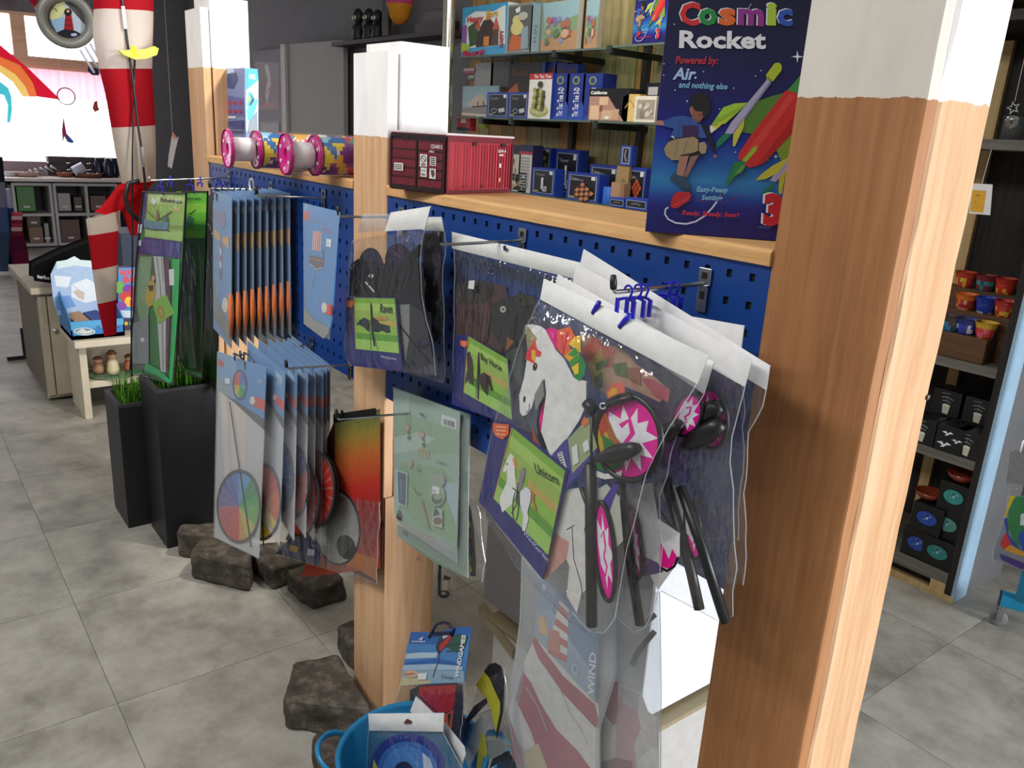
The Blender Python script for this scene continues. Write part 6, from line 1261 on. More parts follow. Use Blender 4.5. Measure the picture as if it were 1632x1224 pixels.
figurine(571, 13, 52, 'dark two-eyed figurine at the left end of the wall shelf'); figurine(588, 13, 52, 'dark two-eyed figurine second from the left on the wall shelf'); figurine(602, 15, 52, 'darkest figurine beside the shelf upright')
tag(MB().box((aY(609, 0, 2.28).x, 2.28, z1), (aY(619, 0, 2.28).x, 2.31, 2.8)).build('shelf_upright', plain('upright_dark', '#2d2620', .6)), 'black upright between the figurines and the orange windsock', 'upright')
q = aY(637, 22, 2.3); m = MB()
cl_ = ['#8a3a2a', '#c0603a', '#c24a7a', '#d08a2a', '#d08a2a', '#c9802a']
m.lathe([(.10, .16), (.10, .12), (.10, .09), (.10, .06), (.085, .03), (.07, -.03), (.035, -.07), (.01, -.075)], (q.x, 2.3, q.z), n=16, col=[C(x) for x in (cl_+['#b8702a'])]); tag(m.build('orange_windsock', FAB, smooth=True), 'orange pot shaped windsock with pink band hanging above the middle post', 'windsock')
tb('tray', 'dark metal tray leaning on the wall shelf left of the metal pole', 672, 14, 712, 34, .03, aY(690, 34, 2.33).z, '#34353a', lambda a: a.rect(.1, .2, .9, .8, '#4a4b50'), Y=2.33)
tb('crate', 'black crate on the wall shelf beside the metal pole', 662, 34, 712, 58, .1, z1, '#1c1b1d', lambda a: a.rect(.08, .2, .92, .8, '#0f0f10'), Y=2.33)
# framed poster display far behind
px = lambda x, y: aY(x, y, 2.44)
t = thing('poster_frame', 'dark navy frame with a skating figure picture on the far back wall', 'picture', px(428, 140))
P = [px(402, 82), px(455, 86), px(452, 214), px(405, 214)]
zt1, zb1 = P[0].z, P[2].z; xa, xb = P[0].x, P[1].x
MB().box((xa, 2.44, zb1), (xb, 2.49, zt1)).build('frame', plain('navy_frame', '#0e1230', .5), t)
a = Art((0, 2.44, 0), NY, .001, .0008, k=(250, 0, 4.08)); a.poly([(640, 400), (795, 410), (795, 710), (660, 715)], '#3c3a3c'); a.poly([(700, 430), (720, 410), (735, 470), (745, 560), (720, 660), (735, 690), (715, 690), (705, 600), (722, 520)], '#a8a4a8'); a.poly([(690, 680), (760, 660), (770, 690), (700, 700)], '#8a2c34'); a.text('ZAUBEREN', (670, 660), (16, -19), (-12, -10), '#8a8a90', .02); a.rect(672, 790, 800, 860, '#242838'); a.rect(690, 805, 790, 850, '#4a4a50'); a.build('poster_print', t)
# ================================================================== FAR LEFT OF THE SHOP
CX = -9.98
WCU = plain('cubby_white', '#b8b4b4', .6, 0, .02, 5)
def cub(label, ya, yb, zt, cols, rows):
    t = thing('cubby_shelf', label, 'shelf', (CX-.2, (ya+yb)/2, 0), 'white cubby shelves under the shop window'); th = .03
    for z in [0.02+(zt-.02-th)*i/rows for i in range(rows+1)]: MB().box((CX-.38, ya, z), (CX, yb, z+th)).build('shelf_board', WCU, t)
    for y in [ya+(yb-ya-th)*i/cols for i in range(cols+1)]: MB().box((CX-.38, y, .02), (CX-.001, y+th, zt)).build('upright', WCU, t)
    MB().box((CX-.39, ya, .02), (CX-.38, yb, zt)).build('back_board', plain('cubby_back', '#3a3838', .8), t); return t
y0, y1, y2 = aX(18, 300, CX).y, aX(84, 300, CX).y, aX(200, 300, CX).y
cub('left white cubby shelf under the window with the green box', y0, y1-.01, .72, 1, 2); cub('right white cubby shelf under the window with brown boxes', y1, 2*aX(137, 300, CX).y-y1, .72, 2, 2)
tag(MB().box((CX-.6, -1.6, .74), (CX+.05, 1.62, .775)).build('counter', plain('pale_counter', '#d9cfc8', .5)), 'pale counter top over the white cubby shelves below the shop window', 'counter')
tag(MB().box((CX-.60, -1.6, 0), (CX-.42, 1.62, .739)).build('counter_carcass', plain('dark_carcass', '#2c2a2c', .8)), 'dark carcass behind the white cubby shelves', 'counter')
rb = [((25, 297), (58, 338), '#3c7a2c', 'green box with white base in the left cubby shelf'), ((91, 308), (114, 335), '#a8a4a6', 'white carton in the right cubby shelf, upper row'), ((117, 314), (132, 335), '#5a4440', 'brown box beside the white carton, upper row'), ((143, 312), (170, 335), '#6a4c44', 'brown box in the rightmost cubby, upper row'), ((45, 362), (70, 384), '#7a5a40', 'tan box in the left cubby shelf, lower row'), ((42, 345), (66, 361), '#4c3630', 'dark brown box on top of the tan box'), ((70, 356), (80, 384), '#9a989a', 'narrow grey file beside the tan box, lower row'), ((95, 350), (128, 372), '#5c4038', 'brown box in the right cubby shelf, lower row')]
for (a, b, c, l) in rb:
    A, B = aX(*a, CX-.05), aX(*b, CX-.05); z0 = .05 if B.z < .3 else .405
    if 'on top' in l: z0 = aX(45, 362, CX-.05).z
    t = thing('storage_box', l, 'box', (CX-.15, (A.y+B.y)/2, z0)); MB().box((CX-.28, A.y, z0), (CX-.05, B.y, max(A.z, z0+.06)), C(c)).build('box_body', PRINT, t, bevel=.004)
    MB().box((CX-.05, (A.y+B.y)/2-.03, z0+.04), (CX-.048, (A.y+B.y)/2+.03, z0+.06), C('#d8d4d0')).build('label_strip', PRINT, t)
# things on the counter
BR = plain('dark_brick', '#4a4040', .85, 0, .1, 10)
m = thing('slate_stack', 'dark stacked slate ledge along the counter under the window', 'stones', (CX-.4, .95, .775)); yy = aX(76, 260, CX-.4).y
for r_ in range(3):
    y = yy
    while y < 1.45: MB().box((CX-.5, y, .776+.075*r_), (CX-.34-.01*(r_ % 2), min(y+.21, 1.5), .776+.075*r_+.068)).build('slate_piece', BR, m, bevel=.006); y += .22
tag(MB().box((CX-.5, aX(-5, 270, CX-.4).y, .776), (CX-.36, yy-.01, .93)).build('grey_board', plain('grey_panel', '#8a7a80', .7)), 'pinkish grey panel standing on the counter left of the slates', 'panel')
for (px_, w_, c, l, n) in ((15, .07, '#c8c4cc', 'small silver trinkets heap at the left end of the counter', 'trinket_tray'), (42, .13, '#b89a90', 'flat tray with pale shells on the counter', 'shell_tray'), (103, .09, '#8a4e34', 'small brown wicker basket on the counter', 'wicker_basket'), (140, .17, '#7a4a38', 'long brown wicker basket with white cloth on the counter', 'wicker_basket')):
    q = aX(px_, 272, CX-.2); t = thing(n, l, 'basket', (CX-.2, q.y, .776))
    MB().lathe([(0, .002), (w_*.75, .0), (w_, .05), (w_*.96, .052), (w_*.72, .008), (0, .008)], (CX-.2, q.y, .776), n=16).build('tray_body', plain('tray'+c[1:], c, .7, 0, .15, 60), t, smooth=True)
    rr = random.Random(px_)
    for i in range(7):
        p = Vector((CX-.2+rr.uniform(-.5, .5)*w_, q.y+rr.uniform(-.6, .6)*w_, .806)); r = rr.uniform(.018, .03)
        MB().lathe([(0, -r*.7), (r, -r*.2), (r*.9, r*.4), (0, r*.8)], p, (rr.uniform(-.5, .5), rr.uniform(-.5, .5), 1), 7).build('shell', plain('shell_white', '#e2dee2', .4), t)
q = aX(78, 268, CX-.15); t = thing('spoon_bunch', 'bunch of silver spoon shapes lying on the counter', 'spoons', (CX-.15, q.y, .776))
for i in range(5): p = Vector((CX-.15, q.y-.12+.055*i, .80+.012*i)); MB().tube([p, p+Vector((0, -.05, .03)), p+Vector((0, -.085, .045))], [.006, .008, .02], 6).build('spoon', METAL, t, smooth=True)
q = aX(125, 266, CX-.15); tag(MB().lathe([(.055, 0), (.06, .13), (.057, .13), (.05, .005)], (CX-.15, q.y-.06, .84), (0, .9, .45), 16).build('tin_bucket', plain('pale_tin', '#c9cfe0', .4), smooth=True), 'tipped pale tin bucket lying in the long basket', 'bucket')
tb_ = thing('navy_jars', 'group of dark blue jars at the right end of the counter', 'jars', (CX-.2, 1.37, .776))
for i in range(4): MB().lathe([(0, 0), (.05, 0), (.055, .05), (.055, .16), (.03, .2), (.032, .22), (0, .22)], (CX-.3+.1*(i % 2), 1.27+.085*i, .776), n=12).build('jar', plain('navy_jar', '#1c2038', .3), tb_, smooth=True)
# kites and trinkets hanging in the window
def hang(name, label, cat, X, k, shapes, th=.004, mat=None):
    t = thing(name, label, cat, aX(k[0]+shapes[0][0][0][0]/k[2], k[1]+shapes[0][0][0][1]/k[2], X))
    a = Art((X, 0, 0), (1, 0, 0), .0008, .0006, k=k)
    for pts, c in shapes: a.poly(pts, c)
    a.build('printed_cloth', t, mat or FAB)
    P = [aX(k[0]+p[0]/k[2], k[1]+p[1]/k[2], X) for p in shapes[0][0]]; n = len(P); m = MB(); dx_ = Vector((th, 0, 0))
    if mat is SHEER: top = max(P, key=lambda p: p.z); MB().tube([top, Vector((top.x, top.y, 2.949))], .0012, 4).build('hanging_thread', WHITEP, t); return t
    m.add(P+[p-dx_ for p in P], [list(range(n)), list(range(n, 2*n))[::-1]]+[[i, (i+1) % n, n+(i+1) % n, n+i] for i in range(n)], C(shapes[0][1]) if isinstance(shapes[0][1], str) else shapes[0][1]); m.build('cloth_back', mat or FAB, t)
    top = max(P, key=lambda p: p.z); MB().tube([top-dx_*.5, Vector((top.x-th/2, top.y, 2.949))], .0006, 4).build('hanging_thread', WHITEP, t); return t
kk = (0, 0, 6.277)
SHINE = printmat('sheer_kite_cloth', .7, .2, .02)
t = hang('rainbow_kite', 'big kite with red border and rainbow arch hanging before the shop window', 'kite', -9.95, kk, [([(-200, 380), (0, 450), (300, 700), (520, 915), (610, 1000), (370, 965), (300, 1500), (-200, 1500)], '#f2eef0'), ([(-200, 380), (0, 450), (300, 700), (520, 915), (610, 1000), (370, 965), (330, 830), (200, 650), (0, 570), (-200, 600)], '#dd2440'), ([(-200, 600), (0, 570), (150, 610), (260, 700), (330, 830), (370, 965), (290, 965), (250, 860), (150, 740), (0, 650), (-200, 660)], '#ee8a4a'), ([(-200, 660), (0, 650), (150, 740), (250, 860), (285, 965), (230, 965), (130, 820), (0, 720), (-200, 720)], '#f4dc7a'), ([(-200, 830), (0, 820), (80, 880), (110, 960), (120, 1100), (100, 1224), (70, 1224), (80, 1050), (40, 950), (0, 940), (-200, 940)], '#4cd0d8')], mat=SHEER)
t.name = 'rainbow_kite'
q = aX(105.5, 153.5, -9.93); tag(MB().tube([q+Vector((0, .088*math.cos(z), .088*math.sin(z))) for z in [6.283*i/20 for i in range(20)]], .006, 6, closed=True).build('dream_ring', plain('grey_ring', '#5c5468', .5), smooth=True), 'thin dark ring hanging at the corner of the rainbow kite', 'ring')
hang('pennant', 'dark red pennant corner hanging at the top left edge', 'pennant', -6.5, kk, [([(60, -40), (400, -40), (350, 75), (290, 0)], '#a8202c')], mat=SHEER)
hang('grey_banner', 'grey violet banner hanging at the top left corner', 'banner', -7.0, kk, [([(-100, -40), (300, -40), (360, 130), (0, 100), (-100, 80)], '#6f6468')])
hang('toy_windspinner', 'tiny pink and blue spinner figure hanging in the bright window', 'spinner', -8.2, (0, 0, 4), [([(405, 740), (415, 800), (425, 850), (470, 900), (465, 915), (430, 905), (410, 870), (400, 910), (395, 830)], '#c8447a'), ([(420, 850), (470, 900), (465, 915), (430, 900)], '#4a7ad0')])
hang('red_ornament', 'small red and white ornament hanging beside the lighthouse windsock', 'ornament', -8.2, (0, 0, 4), [([(600, 650), (620, 640), (625, 680), (635, 700), (605, 715), (590, 690)], '#d05a50')])
hang('dark_ornament', 'small dark blue ornament hanging below the round pan', 'ornament', -7.0, kk, [([(880, 660), (985, 690), (990, 755), (920, 750), (880, 710)], '#2a2c58')])
# hanging striped windsocks at the left edge
def sock(t, rows, X, name, mat=SHEER, dep=.5, n=16):
    """cloth tube: rows of (x left, x right, y, colour) in pixels on plane X"""
    m = MB(); G = []; cols = []
    for (xl, yl, xr, yr, c) in rows:
        A, B = aX(xl, yl, X), aX(xr, yr, X); ce = (A+B)/2; h = (B-A)/2; r = []
        for k_ in range(n):
            z = 2*math.pi*k_/n; r.append(ce+h*math.cos(z)+Vector((1, 0, 0))*h.length*dep*math.sin(z)*(1+.15*math.sin(3*z)))
        G.append(r); cols.append(C(c))
    m.grid(G, lambda i, j: cols[i], closed=True); return m.build(name, mat, t, smooth=True)
def sub(rows, n=3):
    out = []
    for a, b in zip(rows, rows[1:]):
        for i in range(n): f = i/n; out.append(tuple(a[j]+(b[j]-a[j])*f for j in range(4))+(a[4],))
    out.append(rows[-1]); return out
t = thing('hanging_windsock', 'red and navy striped windsock hanging at the far left', 'windsock', aX(35, 430, -8.5), 'windsocks hanging at the left edge')
rows = [(18, 338+6*i, 36, 338+6*i, ['#b04a58', '#d8c4c4', '#8a3040'][i % 3]) for i in range(6)]+[(16, 376, 38, 374, '#6a2048'), (16, 400, 44, 398, '#7a1f4c'), (22, 430, 48, 428, '#8a1c3c')]
sock(t, rows, -8.5, 'cloth_tube')
t = thing('hanging_windsock', 'pale blue and grey windsock at the left frame edge', 'windsock', aX(5, 430, -8.3), 'windsocks hanging at the left edge')
sock(t, [(-14, 250, 4, 250, '#2a2c3c'), (-14, 290, 8, 290, '#8a8c9c'), (-14, 330, 12, 330, '#5a6a90'), (-12, 370, 16, 370, '#4a5a78'), (-10, 432, 14, 432, '#5a7080')], -8.3, 'cloth_tube')
t = thing('hanging_windsock', 'dark navy windsock tails between the striped and the pale one', 'windsock', aX(18, 430, -8.7), 'windsocks hanging at the left edge')
sock(t, [(4, 300, 16, 300, '#b0b0c0'), (4, 330, 22, 332, '#3c4a80'), (8, 370, 26, 372, '#2c2c5c'), (10, 430, 34, 430, '#3a2a6a')], -8.7, 'cloth_tube')
# ---- lighthouse windsock on its pole
LX = -2.52
t = thing('lighthouse_windsock', 'large red and white striped lighthouse windsock hanging above the small planter', 'windsock', aX(210, 600, LX))
RD, WT = '#c01c2c', '#efe9e2'
sock(t, sub([(150, -40, 244, -40, RD), (149, 15, 244, 20, WT), (148, 60, 243, 60, WT), (158, 110, 242, 110, RD), (168, 150, 244, 150, RD), (177, 203, 247, 199, '#dcd4c8'), (184, 245, 248, 245, '#dcd4c8'), (194, 292, 248, 287, '#dcd4c8')], 3), LX, 'upper_tube', dep=.8)
sock(t, sub([(194, 292, 248, 287, '#cf1f28'), (190, 305, 232, 305, '#cf1f28'), (192, 330, 226, 330, '#cf1f28'), (208, 375, 222, 375, '#cf1f28')], 3), LX+.01, 'knot_tube', dep=.4)
sock(t, sub([(190, 293, 238, 296, '#cf1f28'), (162, 328, 185, 345, '#cf1f28'), (150, 338, 178, 345, '#d8d0c4')], 3), LX+.03, 'bent_tube', dep=.35)
sock(t, sub([(137, 350, 192, 334, '#d8d0c4'), (140, 375, 189, 367, '#b81c28'), (147, 430, 187, 422, '#d8d0c4'), (155, 484, 186, 477, '#c01c2c'), (166, 536, 186, 532, '#c01c2c')], 3), LX+.03, 'tail_tube', dep=.35)
m = MB(); P = [aX(a_, b_, LX+.07) for a_, b_ in ((186, -60), (197, 15), (202, 60), (212, 130), (220, 200), (226, 240), (232, 300), (236, 330))]; MB().tube(P, .0045, 6).build('flexible_rod', BLACKP, t, smooth=True)
P = [aX(a_, b_, LX+.065) for a_, b_ in ((215, 95), (213, 160), (211, 240), (211, 330), (211, 420), (209, 520), (210, 600))]; MB().tube(P, .003, 6).build('thin_rod', BLACKP, t, smooth=True)
P = [aX(a_, b_, LX+.08) for a_, b_ in ((222, 288), (205, 292), (200, 315), (205, 335), (222, 352))]; MB().tube(P, .008, 6).build('rod_loop', BLACKP, t, smooth=True)
P = [aX(a_, b_, LX+.075) for a_, b_ in ((196, 10), (200, 46))]; MB().tube(P, .006, 6).build('rod_sleeve', WHITEP, t); P = [aX(a_, b_, LX+.075) for a_, b_ in ((225, 234), (229, 266))]; MB().tube(P, .007, 6).build('rod_sleeve', METAL, t)
t2 = thing('yellow_rotor', 'neon yellow rotor cup on the black rod in front of the windsock', 'rotor', aX(216, 90, LX+.08))
a = [aX(x_, y_, LX+.08) for x_, y_ in ((187, 81), (205, 80), (228, 79), (243, 74), (250, 78), (247, 88), (230, 94), (212, 95), (195, 88))]; n = len(a); m = MB(); m.add(a+[p+Vector((.025, 0, 0)) for p in a], [list(range(n)), list(range(n, 2*n))[::-1]]+[[i, (i+1) % n, n+(i+1) % n, n+i] for i in range(n)]); m.build('rotor_blade', plain('neon_yellow', '#e8ee14', .4), t2)
MB().lathe([(0, 0), (.008, 0), (.008, .03), (0, .035)], aX(214, 90, LX+.1), n=10).build('hub', plain('neon_yellow', '#e8ee14', .4), t2)
# ---- round pan ornament
PX = -3.2
ce = aX(106, 32, PX); R0 = (aX(106+46, 32, PX)-ce).length; n_ = (CAM-ce).normalized()
t = thing('pan_ornament', 'grey round pan with a lighthouse picture and chrome handle hanging at the top left', 'ornament', ce)
MB().lathe([(R0*.62, -.03), (R0*.66, .0), (R0*.80, .012), (R0*.97, .008), (R0, -.005), (R0*.96, -.03), (R0*.5, -.05), (0, -.05)], ce, n_, 36).build('pan_rim', plain('pan_grey', '#85857f', .45, .3), t, smooth=True)
MB().lathe([(0, -.028), (R0*.64, -.028)], ce, n_, 32).build('pan_floor', plain('pan_dark', '#4c4a46', .5), t)
a = Art(ce-n_*.028, n_, .001, .0006, k=kk)
a.poly([(505, 120), (560, 40), (640, 15), (860, 260), (820, 340), (740, 320), (640, 290), (570, 325), (520, 240), (498, 170)], '#b9c6d8'); a.poly([(505, 120), (560, 40), (640, 15), (660, 90), (600, 180), (510, 200), (498, 170)], '#d6d69a'); a.poly([(510, 200), (640, 170), (650, 290), (575, 320), (525, 250)], '#8fb4d4')
a.poly([(655, 140), (712, 140), (738, 300), (735, 310), (640, 300)], '#9c1a22'); a.line([(650, 200), (722, 205)], 8, '#5a1014'); a.line([(646, 250), (730, 255)], 8, '#5a1014'); a.ell(680, 120, 38, 38, '#15120f', n=10); a.ell(680, 112, 14, 16, '#d8a878'); a.poly([(575, 325), (650, 290), (760, 310), (820, 345), (740, 380), (600, 370)], '#17161a'); a.poly([(710, 335), (760, 330), (775, 350), (740, 365), (712, 358)], '#a8b4d8'); a.line([(540, 85), (560, 95), (570, 115)], 7, '#2a2418'); a.build('lighthouse_picture', t, GLOSSP)
for i in range(3):
    A, B = aX(128+i*8, 80-i*5, PX), aX(150+i*5, 116-i*9, PX-.02); MB().tube([A, A.lerp(B, .5), B], .006, 6).build('handle_rod', plain('pale_rod', '#c4c4d4', .3), t, smooth=True)
# white paper card and dark board by the wall
t = hang('paper_card', 'small crumpled white paper card hanging on the dark board behind the far post', 'card', -5.5, (0, 0, 4), [([(1100, 840), (1130, 880), (1140, 870), (1120, 950), (1095, 1075), (1070, 1060), (1075, 990)], '#c9bfbf'), ([(1100, 840), (1130, 880), (1110, 890), (1095, 860)], '#c98a70')])
# ---- cabinet, bench and displays
CBM = plain('cream_cabinet', '#b7ab95', .6, 0, .06, 8); WBM = plain('cream_bench', '#d8cdb6', .55, 0, .05, 10)
t = thing('cabinet', 'worn cream cabinet with side coloured dark for shade behind the white bench', 'cabinet', (-4.5, 0, 0))
MB().box((-4.9, -.30, .02), (-4.18, .25, .60), C('#b7ab95')).build('body', CBM, t, bevel=.004); MB().box((-4.95, -.33, .60), (-4.14, .28, .635)).build('top_board', CBM, t, bevel=.004)
MB().box((-4.178, -.255, .04), (-4.160, .22, .585)).build('door', CBM, t, bevel=.003); MB().box((-4.178, -.295, .04), (-4.163, -.262, .585)).build('door_stile', CBM, t, bevel=.002)
MB().box((-4.9, -.301, .03), (-4.19, -.3005, .59)).build('side_shade_sheet', plain('cabinet_side_shade', '#7a6e62', .7), t)  # darker sheet paints the shade on this side of the cream cabinet
MB().lathe([(0, 0), (.012, .0), (.014, .015), (0, .022)], (-4.162, -.235, .40), (1, 0, 0), 10).build('knob', METAL, t)
t = thing('bench', 'cream wooden bench with a lower shelf standing beside the planters', 'bench', (-4.0, .1, 0))
MB().box((-4.14, -.215, .395), (-3.74, .55, .43)).build('top_board', WBM, t, bevel=.003)
for y in (-.19, .50): MB().box((-4.12, y, 0), (-3.80, y+.035, .395)).build('side_board', WBM, t, bevel=.003)
MB().box((-4.10, -.155, .155), (-3.83, .50, .19)).build('lower_shelf', WBM, t, bevel=.003)
MB().box((-4.12, -.15, .0), (-4.10, .50, .15)).build('back_board', plain('bench_dark_brown', '#4a443c', .8), t)  # plain dark brown-grey board below the lower shelf
# floor stand foot of a rack
t = thing('rack_foot', 'black metal rack foot standing on the floor left of the cabinet', 'stand', (aZ(50, 570, 0)))
q = aZ(52, 570, 0); MB().box((q.x-.02, q.y-.14, 0), (q.x+.02, q.y+.16, .025)).build('foot_bar', BLACKP, t); MB().box((q.x-.012, q.y-.05, .02), (q.x+.012, q.y-.026, .20)).build('upright', BLACKP, t)
# black bag reading turbo
X = -4.1; P = [aX(56, 425, X), aX(98, 405, X), aX(150, 385, X), aX(150, 430, X), aX(100, 452, X), aX(56, 446, X)]
t = thing('black_bag', 'black wedge shaped box with white letters lying on the cream cabinet', 'bag', P[5]); m = MB(); n = len(P); dx_ = Vector((-.16, 0, 0)); m.add([Vector((p.x, p.y, max(p.z, .637))) for p in P]+[Vector((p.x, p.y, max(p.z, .637)))+dx_ for p in P], [list(range(n)), list(range(n, 2*n))[::-1]]+[[i, (i+1) % n, n+(i+1) % n, n+i] for i in range(n)]); m.build('bag_body', plain('black_cloth', '#0b0b0c', .9, spec=.1), t, bevel=.006)
a = Art((X, 0, 0), (1, 0, 0), .001, .0003, k=(40, 380, 4.08)); a.text('turbo', (78, 256), (36, 6), (0, -34), '#c9c9cc', .03); a.build('lettering', t)
# beach style display box on the bench
DX = -3.78
t = thing('display_box', 'blue sky and beach printed counter display tray on the cream bench', 'display', (-3.85, -.1, .43))
k_ = (40, 380, 4.08)
def bx(p, X): return aX(k_[0]+p[0]/k_[2], k_[1]+p[1]/k_[2], X)
fr0, fr1 = bx((292, 545), DX), bx((640, 520), DX); fb0 = bx((300, 655), DX); yA_, yB_ = fr0.y, fr1.y; zf = fr0.z; zb_ = .432
TB = C('#2f7fc8'); m = MB().box((DX-.006, yA_, zb_), (DX, yB_, zf), TB); m.build('front_wall', PRINT, t)
for y in (yA_, yB_-.006):
    m = MB(); m.add([(DX, y, zb_), (DX-.30, y, zb_), (DX-.30, y, zf+.14), (DX, y, zf), (DX, y+.006, zb_), (DX-.30, y+.006, zb_), (DX-.30, y+.006, zf+.14), (DX, y+.006, zf)], [(0, 1, 2, 3), (7, 6, 5, 4), (3, 2, 6, 7), (0, 3, 7, 4)], C('#3a86c4')); m.build('side_wall', PRINT, t)
MB().box((DX-.30, yA_, zb_), (DX, yB_, zb_+.02), C('#2a60a8')).build('tray_floor', PRINT, t)
BX = DX-.24
bk = [(165, 235), (205, 150), (270, 140), (320, 115), (360, 140), (430, 145), (470, 240), (480, 480), (210, 500), (180, 380)]
a = Art((BX, 0, 0), (1, 0, 0), .001, .0004, k=k_); a.poly(bk, '#a9c4e4'); a.poly([(205, 150), (270, 140), (320, 115), (360, 140), (430, 145), (440, 190), (320, 175), (205, 200)], '#d6e8ea'); a.poly([(190, 240), (300, 250), (280, 320), (200, 310)], '#e2ecf6'); a.poly([(300, 300), (400, 260), (470, 300), (470, 400), (390, 420), (300, 380)], '#e6edf4'); a.poly([(185, 380), (290, 370), (330, 440), (210, 470)], '#6f9ad6'); a.poly([(310, 345), (340, 330), (385, 350), (380, 400), (345, 385)], '#c8bcae'); a.line([(250, 330), (300, 300), (350, 330)], 8, '#c4d4ea'); a.build('header_print', t)
P = [bx(p, BX) for p in bk]; n = len(P); m = MB(); m.add([p for p in P]+[p-Vector((.005, 0, 0)) for p in P], [list(range(n)), list(range(n, 2*n))[::-1]]+[[i, (i+1) % n, n+(i+1) % n, n+i] for i in range(n)], C('#8fb0d8')); m.build('header_board', PRINT, t)
a = Art((DX, 0, 0), (1, 0, 0), .001, .0003, k=k_); a.poly([(292, 545), (640, 520), (640, 560), (300, 600)], '#56a8dc'); a.ell(385, 605, 72, 26, '#b8d0de', .02); a.ell(385, 605, 58, 18, '#5d7486', .02); a.poly([(330, 610), (370, 585), (400, 600), (440, 595), (430, 615), (380, 622)], '#d8dcd8'); a.line([(460, 570), (472, 578), (486, 566)], 5, '#2c3c58'); a.line([(600, 575), (612, 580)], 5, '#2c3c58'); a.build('front_print', t)
for i, (yy_, c, l) in enumerate(((.06, '#b88a5a', 'tan packet lying in the beach display tray'), (.14, '#1c2f80', 'dark blue packet lying in the beach display tray'), (.21, '#3a4a88', 'blue grey packet lying in the beach display tray'))):
    o = MB().obox((DX-.23, yA_+yy_-.04, zb_+.06), (.17, .02, -.02), (0, .065, .01), (.0, 0, .025), C(c)).build('small_packet', PRINT); tag(o, l, 'packet')
# party coloured display behind
k5_ = (190, 270, 6.12); WX = -3.9
t = thing('display_box', 'colourful display box with red bubble lettering behind the windsock tail', 'display', aX(198, 530, WX))
pts = [(-10, 960), (150, 955), (260, 970), (260, 1560), (-10, 1560)]
a = Art((WX, 0, 0), (1, 0, 0), .001, .0005, k=k5_); a.poly(pts, '#3f8fd0'); a.text('WATER', (0, 1035), (66, 0), (6, -80), '#e0403c', .06, fit=230); a.text('SNAKE', (30, 1105), (60, 0), (6, -80), '#d83a4c', .06, fit=210)
for x_, y_, rx_, ry_, c in ((5, 1150, 45, 60, '#5fae4a'), (90, 1170, 60, 50, '#7a2f9a'), (150, 1200, 60, 60, '#b82c4a'), (60, 1240, 60, 50, '#c83a2c'), (90, 1290, 40, 50, '#f0c030'), (20, 1330, 50, 40, '#8a3aa8'), (160, 1300, 60, 60, '#d8506a'), (200, 1180, 50, 60, '#3a9ac0')): a.ell(x_, y_, rx_, ry_, c)
a.poly([(-10, 1370), (260, 1380), (260, 1450), (-10, 1440)], '#c9d8e6'); a.poly([(-10, 1450), (260, 1455), (260, 1560), (-10, 1560)], '#3a2458')
for i in range(6): a.ell(20+44*i, 1500, 18, 20, ['#d04a3c', '#e8c03a', '#4aa84a'][i % 3])
a.build('box_print', t); P = [aX(k5_[0]+p[0]/k5_[2], k5_[1]+p[1]/k5_[2], WX) for p in pts]; n = len(P); m = MB(); m.add(P+[p-Vector((.06, 0, 0)) for p in P], [list(range(n)), list(range(n, 2*n))[::-1]]+[[i, (i+1) % n, n+(i+1) % n, n+i] for i in range(n)], C('#3c2a6a')); m.build('box_body', PRINT, t)
tag(MB().box(tuple(aX(192, 372, -4.6)), tuple(aX(240, 425, -4.9))).build('navy_box', plain('navy_panel', '#1c2e4c', .5)), 'dark blue box seen between the windsock tails', 'box')
# figurines on the lower bench shelf
q = Vector((-3.93, -.02, .191)); t = thing('glass_plate', 'round glass plate on the lower bench shelf under the figurines', 'plate', q); MB().lathe([(0, 0), (.10, .0), (.125, .006), (.128, .01), (.10, .006), (0, .005)], q, n=28).build('plate_disc', plain('greenish_glass', '#6a8a6c', .1), t, smooth=True)
for i, (dy, dx_, c, l) in enumerate(((0, .03, '#e2d6b0', 'small cream figurine with green coat on the glass plate'), (.09, 0, '#b86a4a', 'reddish brown figurine at the right of the glass plate'), (-.06, -.02, '#b88a6a', 'round tan figurine at the left of the glass plate'))):
    o = Vector((q.x+dx_, q.y+dy, q.z+.010)); t = thing('figurine', l, 'figurine', o, 'figurines on the bench shelf'); h = .13 if i == 0 else .09
    MB().lathe([(0, 0), (.028, 0), (.032, h*.2), (.026, h*.5), (.018, h*.62), (0, h*.64)], o, n=12, col=C(c)).build('body', PRINT, t, smooth=True); MB().lathe([(0, h*.58), (.017, h*.64), (.022, h*.76), (.018, h*.86), (0, h*.9)], o, n=12, col=C('#e0a888')).build('head', PRINT, t, smooth=True); MB().lathe([(.024, h*.82), (.026, h*.86), (.014, h*.98), (0, h)], o, n=12, col=C('#7a4a34')).build('cap', PRINT, t, smooth=True)
